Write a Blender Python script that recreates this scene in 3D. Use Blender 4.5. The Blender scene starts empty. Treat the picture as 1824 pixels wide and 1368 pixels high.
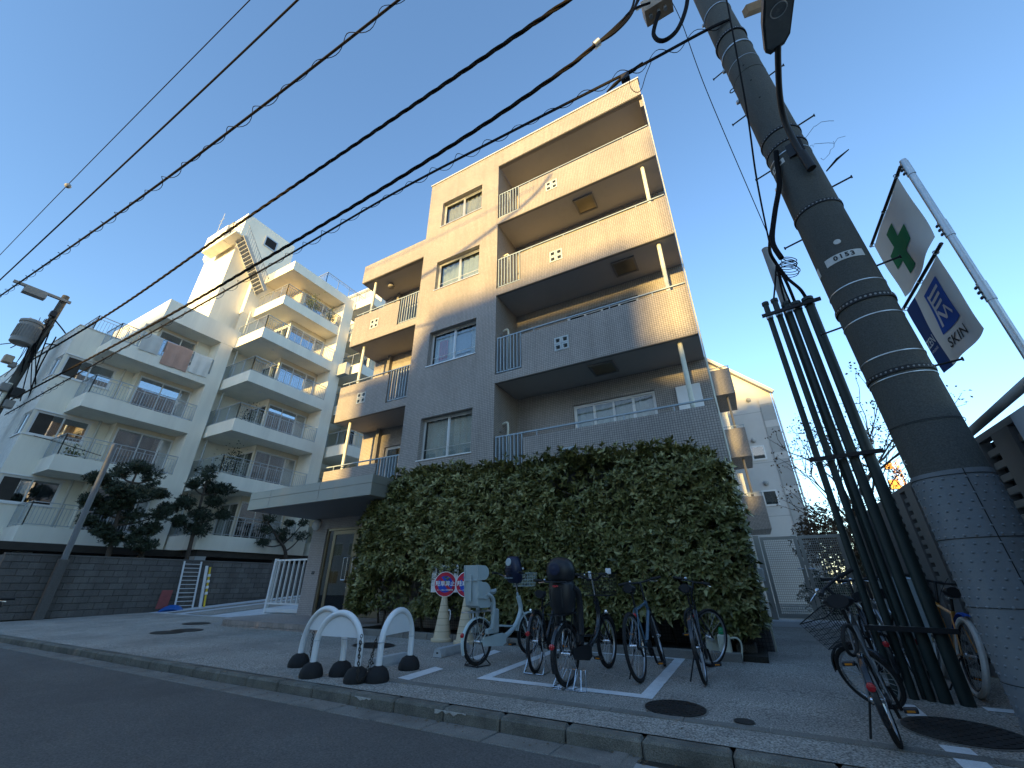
import bpy, bmesh, math, random
import numpy as np
from mathutils import Vector, Matrix

random.seed(7); RNG = np.random.default_rng(11)
SC = bpy.context.scene
COL = SC.collection
R = math.radians

# ------------------------------------------------------------------ camera
CAM_H, FPX, PITCH, YAW, ROLL = 1.03, 725.2, R(26.07), R(28.52), R(-0.1)
FWD = Vector((-math.sin(YAW)*math.cos(PITCH), math.cos(YAW)*math.cos(PITCH), math.sin(PITCH)))
RT0 = Vector((math.cos(YAW), math.sin(YAW), 0)); UP0 = RT0.cross(FWD)
RT = RT0*math.cos(ROLL) + UP0*math.sin(ROLL); UPV = -RT0*math.sin(ROLL) + UP0*math.cos(ROLL)
CPOS = Vector((0, 0, CAM_H))
cd = bpy.data.cameras.new('camera'); cam = bpy.data.objects.new('camera', cd); COL.objects.link(cam)
cd.sensor_fit = 'HORIZONTAL'; cd.sensor_width = 36; cd.lens = 36*FPX/1824
cd.clip_start = 0.05; cd.clip_end = 2000
m = Matrix((RT, UPV, -FWD)).transposed().to_4x4(); m.translation = CPOS
cam.matrix_world = m
SC.camera = cam

# ------------------------------------------------------------------ sky, sun, exposure
SUN_EL, SUN_AZ = R(9.5), R(1.0)          # low sun behind the camera, a touch to the left
sun_from = Vector((-math.sin(SUN_AZ)*math.cos(SUN_EL), -math.cos(SUN_AZ)*math.cos(SUN_EL), math.sin(SUN_EL)))
W = bpy.data.worlds.new('World'); SC.world = W; W.use_nodes = True
nt = W.node_tree; nt.nodes.clear()
sky = nt.nodes.new('ShaderNodeTexSky'); sky.sky_type = 'NISHITA'; sky.sun_disc = False
sky.sun_elevation = SUN_EL; sky.sun_rotation = math.atan2(sun_from.x, sun_from.y)
sky.altitude = 50; sky.air_density = 1.0; sky.dust_density = 0.3; sky.ozone_density = 2.8
bg = nt.nodes.new('ShaderNodeBackground'); bg.inputs[1].default_value = 0.15
wo = nt.nodes.new('ShaderNodeOutputWorld')
nt.links.new(sky.outputs[0], bg.inputs[0]); nt.links.new(bg.outputs[0], wo.inputs[0])
sl = bpy.data.lights.new('sun', 'SUN'); sl.energy = 3.7; sl.angle = R(2.0); sl.color = (1.0, 0.67, 0.22)
so = bpy.data.objects.new('sun', sl); COL.objects.link(so)
so.rotation_euler = (-sun_from).to_track_quat('-Z', 'Y').to_euler(); so.location = (0, -30, 40)
VS = SC.view_settings
VS.view_transform = 'Standard'; VS.look = 'None'; VS.exposure = 1.75; VS.gamma = 1.0; VS.use_curve_mapping = False
SC.cycles.max_bounces = 8; SC.cycles.transparent_max_bounces = 12

# ------------------------------------------------------------------ pixel -> place (a pixel gives a direction only)
KS, KY0 = 0.0175, 3.8
def gz(y): return KS*(min(max(y, 3.8), 14.0) - KY0)     # forecourt rises gently to the buildings
def ray(x, y): return RT*((x-912)/FPX) - UPV*((y-684)/FPX) + FWD
def atY(x, y, Y): d = ray(x, y); return CPOS + d*(Y/d.y)
def atX(x, y, X): d = ray(x, y); return CPOS + d*(X/d.x)
def atZ(x, y, Z): d = ray(x, y); return CPOS + d*((Z-CAM_H)/d.z)
def gp(x, y):
    d = ray(x, y); t = (-KS*KY0-CAM_H)/(d.z-KS*d.y); return CPOS + d*t
def atD(x, y, D):                                          # at horizontal distance D
    d = ray(x, y); return CPOS + d*(D/math.hypot(d.x, d.y))

# ------------------------------------------------------------------ materials
def _n(nt, t, **kw):
    n = nt.nodes.new(t)
    for k, v in kw.items(): setattr(n, k, v)
    return n
MATS = {}
def M(name, col, rough=0.6, var=0.12, scale=3.0, bump=0.0, bscale=40, metal=0.0, spec=0.4, speck=0.0, sscale=120,
      dirt=0.0, dscale=0.6, dcol=(0.06, 0.055, 0.05), coat=0.0, streak=False, emit=None):
    """procedural paint / concrete / metal: base colour with large mottling, fine speckle, dirt patches and bump"""
    m = bpy.data.materials.new(name); m.use_nodes = True; nt = m.node_tree; L = nt.links
    b = nt.nodes['Principled BSDF']
    geo = _n(nt, 'ShaderNodeNewGeometry')
    pos = geo.outputs['Position']
    if streak:
        mp = _n(nt, 'ShaderNodeMapping'); mp.inputs['Scale'].default_value = (1, 1, 0.12); L.new(pos, mp.inputs[0]); spos = mp.outputs[0]
    else: spos = pos
    c = _n(nt, 'ShaderNodeRGB'); c.outputs[0].default_value = (*col, 1); out = c.outputs[0]
    if var:
        n1 = _n(nt, 'ShaderNodeTexNoise'); n1.inputs['Scale'].default_value = scale; n1.inputs['Detail'].default_value = 6; n1.inputs['Roughness'].default_value = 0.65
        L.new(spos, n1.inputs['Vector'])
        mr = _n(nt, 'ShaderNodeMapRange'); mr.inputs[1].default_value = 0.3; mr.inputs[2].default_value = 0.7; mr.inputs[3].default_value = 1-var; mr.inputs[4].default_value = 1+var
        L.new(n1.outputs[0], mr.inputs[0])
        mx = _n(nt, 'ShaderNodeMix', data_type='RGBA', blend_type='MULTIPLY'); mx.inputs[0].default_value = 1
        L.new(out, mx.inputs[6]); L.new(mr.outputs[0], mx.inputs[7]); out = mx.outputs[2]
        rr = _n(nt, 'ShaderNodeMapRange'); rr.inputs[3].default_value = max(0.02, rough-0.12); rr.inputs[4].default_value = min(1, rough+0.12)
        L.new(n1.outputs[0], rr.inputs[0]); L.new(rr.outputs[0], b.inputs['Roughness'])
    else: b.inputs['Roughness'].default_value = rough
    if speck:
        n2 = _n(nt, 'ShaderNodeTexNoise'); n2.inputs['Scale'].default_value = sscale; n2.inputs['Detail'].default_value = 3
        L.new(pos, n2.inputs['Vector'])
        mr = _n(nt, 'ShaderNodeMapRange'); mr.inputs[1].default_value = 0.35; mr.inputs[2].default_value = 0.65; mr.inputs[3].default_value = 1-speck; mr.inputs[4].default_value = 1+speck
        L.new(n2.outputs[0], mr.inputs[0])
        mx = _n(nt, 'ShaderNodeMix', data_type='RGBA', blend_type='MULTIPLY'); mx.inputs[0].default_value = 1
        L.new(out, mx.inputs[6]); L.new(mr.outputs[0], mx.inputs[7]); out = mx.outputs[2]
    if dirt:
        n3 = _n(nt, 'ShaderNodeTexNoise'); n3.inputs['Scale'].default_value = dscale; n3.inputs['Detail'].default_value = 8; n3.inputs['Roughness'].default_value = 0.7
        L.new(spos, n3.inputs['Vector'])
        mr = _n(nt, 'ShaderNodeMapRange'); mr.inputs[1].default_value = 0.48; mr.inputs[2].default_value = 0.72; mr.inputs[3].default_value = 0; mr.inputs[4].default_value = dirt
        L.new(n3.outputs[0], mr.inputs[0])
        mx = _n(nt, 'ShaderNodeMix', data_type='RGBA'); L.new(mr.outputs[0], mx.inputs[0]); L.new(out, mx.inputs[6]); mx.inputs[7].default_value = (*dcol, 1); out = mx.outputs[2]
    L.new(out, b.inputs['Base Color'])
    b.inputs['Metallic'].default_value = metal; b.inputs['Specular IOR Level'].default_value = spec; b.inputs['Coat Weight'].default_value = coat
    if bump:
        nb = _n(nt, 'ShaderNodeTexNoise'); nb.inputs['Scale'].default_value = bscale; nb.inputs['Detail'].default_value = 5; L.new(pos, nb.inputs['Vector'])
        bp = _n(nt, 'ShaderNodeBump'); bp.inputs['Strength'].default_value = bump; bp.inputs['Distance'].default_value = 0.02
        L.new(nb.outputs[0], bp.inputs['Height']); L.new(bp.outputs[0], b.inputs['Normal'])
    if emit: b.inputs['Emission Color'].default_value = (*emit[:3], 1); b.inputs['Emission Strength'].default_value = emit[3]
    MATS[name] = m
    return m

def tile_mat(name, c1, c2, mortar, w, h, mw=0.0035, offset=0.0, rough=0.45, bump=0.5, var=0.10):
    """small facade tiles laid on whichever way the face looks"""
    m = bpy.data.materials.new(name); m.use_nodes = True; nt = m.node_tree; L = nt.links
    b = nt.nodes['Principled BSDF']; geo = _n(nt, 'ShaderNodeNewGeometry')
    sp = _n(nt, 'ShaderNodeSeparateXYZ'); L.new(geo.outputs['Position'], sp.inputs[0])
    sn = _n(nt, 'ShaderNodeSeparateXYZ'); L.new(geo.outputs['True Normal'], sn.inputs[0])
    def big(o):
        a = _n(nt, 'ShaderNodeMath', operation='ABSOLUTE'); L.new(o, a.inputs[0])
        g = _n(nt, 'ShaderNodeMath', operation='GREATER_THAN'); g.inputs[1].default_value = 0.6; L.new(a.outputs[0], g.inputs[0]); return g.outputs[0]
    def mixf(f, a, b_):
        x = _n(nt, 'ShaderNodeMix', data_type='FLOAT'); L.new(f, x.inputs[0]); L.new(a, x.inputs[2]); L.new(b_, x.inputs[3]); return x.outputs[0]
    u = mixf(big(sn.outputs[0]), sp.outputs[0], sp.outputs[1]); v = mixf(big(sn.outputs[2]), sp.outputs[2], sp.outputs[1])
    cv = _n(nt, 'ShaderNodeCombineXYZ'); L.new(u, cv.inputs[0]); L.new(v, cv.inputs[1])
    br = _n(nt, 'ShaderNodeTexBrick'); br.offset = offset; br.squash = 1; L.new(cv.outputs[0], br.inputs['Vector'])
    br.inputs['Color1'].default_value = (*c1, 1); br.inputs['Color2'].default_value = (*c2, 1); br.inputs['Mortar'].default_value = (*mortar, 1)
    br.inputs['Scale'].default_value = 1; br.inputs['Mortar Size'].default_value = mw; br.inputs['Mortar Smooth'].default_value = 0.1
    br.inputs['Brick Width'].default_value = w; br.inputs['Row Height'].default_value = h; br.inputs['Bias'].default_value = 0
    n1 = _n(nt, 'ShaderNodeTexNoise'); n1.inputs['Scale'].default_value = 0.8; n1.inputs['Detail'].default_value = 7; L.new(geo.outputs['Position'], n1.inputs['Vector'])
    mr = _n(nt, 'ShaderNodeMapRange'); mr.inputs[1].default_value = 0.3; mr.inputs[2].default_value = 0.7; mr.inputs[3].default_value = 1-var; mr.inputs[4].default_value = 1+var; L.new(n1.outputs[0], mr.inputs[0])
    mx = _n(nt, 'ShaderNodeMix', data_type='RGBA', blend_type='MULTIPLY'); mx.inputs[0].default_value = 1; L.new(br.outputs[0], mx.inputs[6]); L.new(mr.outputs[0], mx.inputs[7])
    mp = _n(nt, 'ShaderNodeMapping'); mp.inputs['Scale'].default_value = (2.6, 2.6, 0.16); L.new(geo.outputs['Position'], mp.inputs[0])
    ns = _n(nt, 'ShaderNodeTexNoise'); ns.inputs['Scale'].default_value = 1.6; ns.inputs['Detail'].default_value = 6; ns.inputs['Roughness'].default_value = 0.7; L.new(mp.outputs[0], ns.inputs['Vector'])
    ms = _n(nt, 'ShaderNodeMapRange'); ms.inputs[1].default_value = 0.45; ms.inputs[2].default_value = 0.75; ms.inputs[3].default_value = 1.0; ms.inputs[4].default_value = 0.82; L.new(ns.outputs[0], ms.inputs[0])
    mx2 = _n(nt, 'ShaderNodeMix', data_type='RGBA', blend_type='MULTIPLY'); mx2.inputs[0].default_value = 1; L.new(mx.outputs[2], mx2.inputs[6]); L.new(ms.outputs[0], mx2.inputs[7])
    L.new(mx2.outputs[2], b.inputs['Base Color']); b.inputs['Roughness'].default_value = rough; b.inputs['Specular IOR Level'].default_value = 0.35
    inv = _n(nt, 'ShaderNodeMath', operation='SUBTRACT'); inv.inputs[0].default_value = 1; L.new(br.outputs['Fac'], inv.inputs[1])
    bp = _n(nt, 'ShaderNodeBump'); bp.inputs['Strength'].default_value = bump; bp.inputs['Distance'].default_value = 0.004; L.new(inv.outputs[0], bp.inputs['Height']); L.new(bp.outputs[0], b.inputs['Normal'])
    MATS[name] = m; return m

def glass_mat(name, tint, refl=0.25, rough=0.02, trans=0.75):
    m = bpy.data.materials.new(name); m.use_nodes = True; nt = m.node_tree; L = nt.links; nt.nodes.clear()
    o = _n(nt, 'ShaderNodeOutputMaterial'); tr = _n(nt, 'ShaderNodeBsdfTransparent'); tr.inputs[0].default_value = (*tint, 1)
    gl = _n(nt, 'ShaderNodeBsdfGlossy'); gl.inputs[0].default_value = (0.9, 0.93, 0.97, 1); gl.inputs['Roughness'].default_value = rough
    fr = _n(nt, 'ShaderNodeLayerWeight'); fr.inputs[0].default_value = 0.5
    pw = _n(nt, 'ShaderNodeMath', operation='POWER'); pw.inputs[1].default_value = 4.0; L.new(fr.outputs['Facing'], pw.inputs[0])
    ad = _n(nt, 'ShaderNodeMath', operation='MULTIPLY_ADD'); ad.inputs[1].default_value = 0.75; ad.inputs[2].default_value = refl*0.6; ad.use_clamp = True; L.new(pw.outputs[0], ad.inputs[0])
    mx = _n(nt, 'ShaderNodeMixShader'); L.new(ad.outputs[0], mx.inputs[0]); L.new(tr.outputs[0], mx.inputs[1]); L.new(gl.outputs[0], mx.inputs[2])
    L.new(mx.outputs[0], o.inputs[0]); MATS[name] = m; return m

def leaf_mat(name, c1, c2, c3, rough=0.4, trans=0.15):
    m = bpy.data.materials.new(name); m.use_nodes = True; nt = m.node_tree; L = nt.links
    b = nt.nodes['Principled BSDF']; a = _n(nt, 'ShaderNodeAttribute', attribute_name='rnd')
    oi = _n(nt, 'ShaderNodeObjectInfo'); ad = _n(nt, 'ShaderNodeMath', operation='ADD'); L.new(a.outputs['Fac'], ad.inputs[0])
    rp = _n(nt, 'ShaderNodeValToRGB'); rp.color_ramp.elements[0].color = (*c1, 1); rp.color_ramp.elements[1].color = (*c3, 1)
    e = rp.color_ramp.elements.new(0.55); e.color = (*c2, 1)
    ml = _n(nt, 'ShaderNodeMath', operation='MULTIPLY'); ml.inputs[1].default_value = 0.0; L.new(oi.outputs['Random'], ml.inputs[0]); L.new(ml.outputs[0], ad.inputs[1])
    L.new(ad.outputs[0], rp.inputs[0]); L.new(rp.outputs[0], b.inputs['Base Color'])
    b.inputs['Roughness'].default_value = rough; b.inputs['Specular IOR Level'].default_value = 0.35
    b.inputs['Subsurface Weight'].default_value = 0.0
    MATS[name] = m; return m

# ------------------------------------------------------------------ mesh building
ORG = {}
def root_org(o):
    while o is not None:
        if o.name in ORG: return ORG[o.name]
        o = o.parent
    return Vector((0, 0, 0))

class MB:
    def __init__(s): s.v = []; s.f = []
    def add(s, vs, fs):
        k = len(s.v); s.v += [tuple(v) for v in vs]; s.f += [tuple(i+k for i in f) for f in fs]; return s
    def box(s, x0, x1, y0, y1, z0, z1):
        if x0 > x1: x0, x1 = x1, x0
        if y0 > y1: y0, y1 = y1, y0
        if z0 > z1: z0, z1 = z1, z0
        return s.add([(x0,y0,z0),(x1,y0,z0),(x1,y1,z0),(x0,y1,z0),(x0,y0,z1),(x1,y0,z1),(x1,y1,z1),(x0,y1,z1)],
                     [(0,3,2,1),(4,5,6,7),(0,1,5,4),(1,2,6,5),(2,3,7,6),(3,0,4,7)])
    def bbox(s, x0, x1, y0, y1, z0, z1, b=0.01):
        """box with all edges bevelled"""
        bm = bmesh.new(); bmesh.ops.create_cube(bm, size=1)
        for v in bm.verts: v.co = Vector(((x0+x1)/2+v.co.x*(x1-x0), (y0+y1)/2+v.co.y*(y1-y0), (z0+z1)/2+v.co.z*(z1-z0)))
        bmesh.ops.bevel(bm, geom=bm.edges[:], offset=b, segments=1, affect='EDGES')
        bmesh.ops.recalc_face_normals(bm, faces=bm.faces[:])
        bm.verts.index_update(); s.add([v.co for v in bm.verts], [[v.index for v in f.verts] for f in bm.faces]); bm.free(); return s
    def obox(s, c, ax, ay, az, sx, sy, sz):
        c = Vector(c); ax = Vector(ax).normalized()*sx/2; ay = Vector(ay).normalized()*sy/2; az = Vector(az).normalized()*sz/2
        return s.add([c-ax-ay-az, c+ax-ay-az, c+ax+ay-az, c-ax+ay-az, c-ax-ay+az, c+ax-ay+az, c+ax+ay+az, c-ax+ay+az],
                     [(0,3,2,1),(4,5,6,7),(0,1,5,4),(1,2,6,5),(2,3,7,6),(3,0,4,7)])
    def bar(s, p0, p1, w, h=None, up=(0,0,1)):
        p0 = Vector(p0); p1 = Vector(p1); d = p1-p0; u = Vector(up)
        if d.length < 1e-6: return s
        if abs(d.normalized().dot(u)) > 0.98: u = Vector((0,1,0)) if abs(d.normalized().y) < 0.9 else Vector((1,0,0))
        a = d.cross(u).normalized(); b = a.cross(d).normalized()
        return s.obox((p0+p1)/2, d, a, b, d.length, w, h or w)
    def cyl(s, p0, p1, r0, r1=None, n=10, caps=True):
        return s.tube([p0, p1], [r0, r0 if r1 is None else r1], n, caps)
    def tube(s, pts, r, n=8, caps=True, closed=False):
        pts = [Vector(p) for p in pts]; N = len(pts); rs = r if isinstance(r, (list, tuple)) else [r]*N
        k = len(s.v); u = None
        for i, p in enumerate(pts):
            if closed: d = pts[(i+1) % N]-pts[i-1]
            else: d = pts[min(i+1, N-1)]-pts[max(i-1, 0)]
            if d.length < 1e-9: d = Vector((0,0,1))
            d.normalize()
            if u is None: u = d.orthogonal().normalized()
            u = (u-d*u.dot(d))
            if u.length < 1e-6: u = d.orthogonal()
            u.normalize(); w = d.cross(u)
            for j in range(n):
                a = 2*math.pi*j/n; s.v.append(tuple(p+(u*math.cos(a)+w*math.sin(a))*rs[i]))
        for i in range(N if closed else N-1):
            i2 = (i+1) % N
            for j in range(n):
                j2 = (j+1) % n; s.f.append((k+i*n+j, k+i*n+j2, k+i2*n+j2, k+i2*n+j))
        if caps and not closed:
            s.f.append(tuple(k+j for j in reversed(range(n)))); s.f.append(tuple(k+(N-1)*n+j for j in range(n)))
        return s
    def lathe(s, c, prof, n=20, axis=(0,0,1), cap=True):
        """prof: list of (radius, height) along axis from c"""
        c = Vector(c); ax = Vector(axis).normalized(); u = ax.orthogonal().normalized(); w = ax.cross(u); k = len(s.v)
        for r, h in prof:
            for j in range(n):
                a = 2*math.pi*j/n; s.v.append(tuple(c+ax*h+(u*math.cos(a)+w*math.sin(a))*r))
        for i in range(len(prof)-1):
            for j in range(n):
                j2 = (j+1) % n; s.f.append((k+i*n+j, k+i*n+j2, k+(i+1)*n+j2, k+(i+1)*n+j))
        if cap:
            s.f.append(tuple(k+j for j in reversed(range(n)))); s.f.append(tuple(k+(len(prof)-1)*n+j for j in range(n)))
        return s
    def torus(s, c, R_, r, axis=(0,1,0), n=28, k=8, a0=0, a1=2*math.pi, squash=1.0):
        c = Vector(c); ax = Vector(axis).normalized(); u = ax.orthogonal().normalized(); w = ax.cross(u)
        full = abs(a1-a0-2*math.pi) < 1e-6; N = n if full else n+1
        base = len(s.v)
        for i in range(N):
            a = a0+(a1-a0)*i/n; d = u*math.cos(a)+w*math.sin(a)
            for j in range(k):
                t = 2*math.pi*j/k; s.v.append(tuple(c+d*(R_+r*math.cos(t))+ax*(r*squash*math.sin(t))))
        for i in range(n):
            i2 = (i+1) % N
            for j in range(k):
                j2 = (j+1) % k; s.f.append((base+i*k+j, base+i2*k+j, base+i2*k+j2, base+i*k+j2))
        return s
    def prism(s, poly, p_ax, q_ax, e_ax, depth, o=(0,0,0)):
        """2-D polygon (p,q) extruded along e_ax by depth, from origin o"""
        o = Vector(o); p_ax = Vector(p_ax); q_ax = Vector(q_ax); e = Vector(e_ax)*depth; n = len(poly); k = len(s.v)
        for p, q in poly: s.v.append(tuple(o+p_ax*p+q_ax*q))
        for p, q in poly: s.v.append(tuple(o+p_ax*p+q_ax*q+e))
        s.f.append(tuple(k+i for i in range(n))); s.f.append(tuple(k+n+i for i in reversed(range(n))))
        for i in range(n):
            j = (i+1) % n; s.f.append((k+j, k+i, k+n+i, k+n+j))
        return s
    def quad(s, a, b, c, d): return s.add([a, b, c, d], [(0,1,2,3)])
    def mesh(s, name, smooth=False, org=Vector((0,0,0)), fix=True):
        me = bpy.data.meshes.new(name)
        me.from_pydata([(v[0]-org[0], v[1]-org[1], v[2]-org[2]) for v in s.v], [], s.f)
        if fix:
            bm = bmesh.new(); bm.from_mesh(me); bmesh.ops.recalc_face_normals(bm, faces=bm.faces[:]); bm.to_mesh(me); bm.free()
        if smooth:
            me.polygons.foreach_set('use_smooth', [True]*len(me.polygons))
            try: me.set_sharp_from_angle(angle=R(40))
            except Exception: pass
        return me
    def build(s, name, mat, parent=None, smooth=False, label=None, cat=None, group=None, kind=None, fix=True):
        org = root_org(parent) if parent is not None else Vector((0,0,0))
        if parent is None and s.v and kind != 'structure':
            a = np.array(s.v); org = Vector((float(a[:,0].mean()), float(a[:,1].mean()), float(a[:,2].min())))
        me = s.mesh(name, smooth, org, fix)
        me.materials.append(MATS[mat] if isinstance(mat, str) else mat)
        o = bpy.data.objects.new(name, me); COL.objects.link(o)
        if parent is not None: o.parent = parent
        else: o.location = org; ORG[o.name] = org.copy()
        tag(o, label, cat, group, kind); return o

def tag(o, label=None, cat=None, group=None, kind=None):
    if label: o['label'] = label
    if cat: o['category'] = cat
    if group: o['group'] = group
    if kind: o['kind'] = kind
    return o
def thing(name, label, cat, loc=(0,0,0), group=None):
    o = bpy.data.objects.new(name, None); COL.objects.link(o); o.empty_display_size = 0.2
    o.location = loc; ORG[o.name] = Vector(loc); tag(o, label, cat, group); return o
def local_thing(name, label, cat, group=None):
    """a thing whose parts are modelled round its own origin; placed afterwards"""
    o = bpy.data.objects.new(name, None); COL.objects.link(o); o.empty_display_size = 0.2
    ORG[o.name] = Vector((0,0,0)); tag(o, label, cat, group); return o
def copy_tree(o, parent=None):
    c = o.copy(); COL.objects.link(c); c.parent = parent
    for ch in list(o.children): copy_tree(ch, c)
    return c
def np_mesh(name, verts, faces, rnd=None, mat=None):
    """fast mesh from numpy: verts (n,3), faces (m,k)"""
    me = bpy.data.meshes.new(name); m_, k = faces.shape
    me.vertices.add(len(verts)); me.vertices.foreach_set('co', verts.astype(np.float32).ravel())
    me.loops.add(m_*k); me.loops.foreach_set('vertex_index', faces.astype(np.int32).ravel())
    me.polygons.add(m_); me.polygons.foreach_set('loop_start', np.arange(0, m_*k, k, dtype=np.int32))
    if rnd is not None:
        a = me.attributes.new('rnd', 'FLOAT', 'FACE'); a.data.foreach_set('value', rnd.astype(np.float32))
    me.update(calc_edges=True)
    if mat: me.materials.append(MATS[mat])
    return me
def wave_sheet(u0, u1, v0, v1, fn, nu=24, nv=2):
    """grid (u,v) -> point by fn(u,v)"""
    b = MB()
    for j in range(nv+1):
        for i in range(nu+1): b.v.append(tuple(fn(u0+(u1-u0)*i/nu, v0+(v1-v0)*j/nv)))
    for j in range(nv):
        for i in range(nu): k = j*(nu+1)+i; b.f.append((k, k+1, k+nu+2, k+nu+1))
    return b
def smooth_pts(pts, n=6):
    """Catmull-Rom through points"""
    P = [Vector(p) for p in pts]; out = []
    for i in range(len(P)-1):
        a = P[max(i-1, 0)]; b = P[i]; c = P[i+1]; d = P[min(i+2, len(P)-1)]
        for k in range(n):
            t = k/n; out.append(0.5*((2*b)+(c-a)*t+(2*a-5*b+4*c-d)*t*t+(3*b-a-3*c+d)*t*t*t))
    out.append(P[-1]); return out
def text_mesh(body, size, align='CENTER', extrude=0.002, bold=0.0):
    cu = bpy.data.curves.new('txt', 'FONT'); cu.body = body; cu.size = size; cu.align_x = align; cu.align_y = 'CENTER'; cu.extrude = extrude; cu.offset = bold
    cu.resolution_u = 3
    ob = bpy.data.objects.new('txt', cu); COL.objects.link(ob)
    dg = bpy.context.evaluated_depsgraph_get(); me = bpy.data.meshes.new_from_object(ob.evaluated_get(dg))
    bpy.data.objects.remove(ob); bpy.data.curves.remove(cu); return me
def put_text(name, body, size, mat, parent, o, ax, ay, bold=0.0, align='CENTER', extrude=0.002):
    """flat lettering at world point o with text x along ax, up along ay"""
    me = text_mesh(body, size, align, extrude, bold); ax = Vector(ax).normalized(); ay = Vector(ay).normalized(); az = ax.cross(ay)
    org = root_org(parent); mt = Matrix((ax, ay, az)).transposed().to_4x4(); mt.translation = Vector(o)-org
    me.transform(mt); me.materials.clear(); me.materials.append(MATS[mat])
    ob = bpy.data.objects.new(name, me); COL.objects.link(ob); ob.parent = parent; return ob
# ------------------------------------------------------------------ palette
M('asphalt', (0.11, 0.104, 0.097), rough=0.85, var=0.18, scale=1.2, speck=0.3, sscale=70, bump=0.35, bscale=220, dirt=0.55, dscale=0.45, dcol=(0.05, 0.05, 0.05))
M('pavement', (0.30, 0.282, 0.25), rough=0.9, var=0.2, scale=0.9, speck=0.65, sscale=70, bump=0.6, bscale=60, dirt=0.5, dscale=0.8, dcol=(0.13, 0.125, 0.115))
M('gutter', (0.19, 0.18, 0.16), rough=0.9, var=0.2, scale=2.5, speck=0.35, sscale=150, bump=0.3, bscale=120, dirt=0.6, dscale=2.0)
M('kerb', (0.15, 0.142, 0.12), rough=0.9, var=0.35, scale=3.5, speck=0.35, sscale=130, bump=0.5, bscale=70, dirt=0.8, dscale=2.6, dcol=(0.05, 0.052, 0.045))
M('kerb_pale', (0.42, 0.42, 0.40), rough=0.9, var=0.25, scale=5, speck=0.25, bump=0.3, dirt=0.5, dscale=5)
M('soil', (0.03, 0.027, 0.02), rough=1, var=0.3, speck=0.4, bump=0.6, bscale=60)
M('roadpaint', (0.70, 0.72, 0.73), rough=0.6, var=0.10, scale=2, speck=0.10, sscale=90, dirt=0.28, dscale=9, dcol=(0.28, 0.28, 0.28), bump=0.15, bscale=150)
M('iron', (0.045, 0.042, 0.04), rough=0.55, var=0.3, scale=6, metal=0.6, bump=0.2, bscale=120)
M('concrete', (0.33, 0.33, 0.32), rough=0.9, var=0.15, speck=0.2, bump=0.25, dirt=0.4, dscale=1.5, streak=True)
M('ramp_pale', (0.50, 0.52, 0.54), rough=0.8, var=0.1, speck=0.15, bump=0.2)
tile_mat('tile', (0.37, 0.335, 0.305), (0.315, 0.285, 0.262), (0.105, 0.098, 0.092), 0.05, 0.05, mw=0.0045)
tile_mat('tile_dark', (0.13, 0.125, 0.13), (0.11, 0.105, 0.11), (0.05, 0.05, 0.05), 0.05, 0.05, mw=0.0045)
tile_mat('tile_wide', (0.37, 0.33, 0.31), (0.34, 0.30, 0.285), (0.16, 0.15, 0.145), 0.15, 0.05, mw=0.0035, offset=0.5, bump=0.3)
tile_mat('tile_step', (0.30, 0.25, 0.22), (0.26, 0.215, 0.19), (0.10, 0.09, 0.085), 0.105, 0.105, mw=0.008)
M('soffit', (0.40, 0.38, 0.36), rough=0.85, var=0.12, scale=1.0, bump=0.1, dirt=0.25, dscale=1.0, dcol=(0.15, 0.13, 0.11))
M('soffit_trim', (0.20, 0.19, 0.18), rough=0.7, var=0.1)
M('coping', (0.55, 0.56, 0.55), rough=0.4, var=0.08, metal=0.3)
M('alu', (0.56, 0.57, 0.57), rough=0.4, var=0.06, metal=0.7)
M('alu_white', (0.70, 0.71, 0.71), rough=0.45, var=0.05, metal=0.1)
M('rail_blue', (0.30, 0.37, 0.42), rough=0.5, var=0.1, metal=0.15)
M('pipe_cream', (0.60, 0.60, 0.50), rough=0.45, var=0.12, scale=2)
M('block_vent', (0.40, 0.45, 0.47), rough=0.8, var=0.1, bump=0.2)
M('dark_void', (0.012, 0.012, 0.014), rough=0.9, var=0)
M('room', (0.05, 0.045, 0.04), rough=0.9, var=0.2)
M('curtain', (0.62, 0.61, 0.57), rough=0.9, var=0.08, scale=6)
M('curtain_warm', (0.60, 0.52, 0.40), rough=0.9, var=0.08, scale=6)
M('curtain_blue', (0.40, 0.46, 0.55), rough=0.9, var=0.08, scale=6)
M('red_cloth', (0.45, 0.05, 0.06), rough=0.9, var=0.1)
glass_mat('glass', (0.75, 0.80, 0.80), refl=0.16)
glass_mat('glass_room', (0.75, 0.8, 0.8), refl=0.06)
glass_mat('glass_dark', (0.30, 0.33, 0.34), refl=0.14)
glass_mat('glass_blue', (0.60, 0.66, 0.72), refl=0.75)
glass_mat('glass_frost', (0.62, 0.68, 0.72), refl=0.08, rough=0.35)
M('canopy', (0.30, 0.30, 0.275), rough=0.45, var=0.08, metal=0.55, scale=1.5)
M('bronze', (0.22, 0.19, 0.14), rough=0.35, var=0.08, metal=0.8)
M('chrome', (0.75, 0.76, 0.78), rough=0.18, var=0, metal=1.0)
M('steel', (0.42, 0.43, 0.44), rough=0.35, var=0.12, metal=0.9, scale=5)
M('lampglass', (0.75, 0.74, 0.70), rough=0.3, var=0)
M('white_wall', (0.80, 0.76, 0.65), rough=0.85, var=0.06, scale=1.2, bump=0.15, bscale=90, dirt=0.22, dscale=0.9, dcol=(0.36, 0.35, 0.31), streak=True)
M('white_rough', (0.66, 0.66, 0.62), rough=0.95, var=0.14, scale=7, bump=0.9, bscale=14, dirt=0.25, dscale=1.2, dcol=(0.36, 0.35, 0.32))
M('cream_wall', (0.62, 0.54, 0.40), rough=0.85, var=0.06, bump=0.1)
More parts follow.
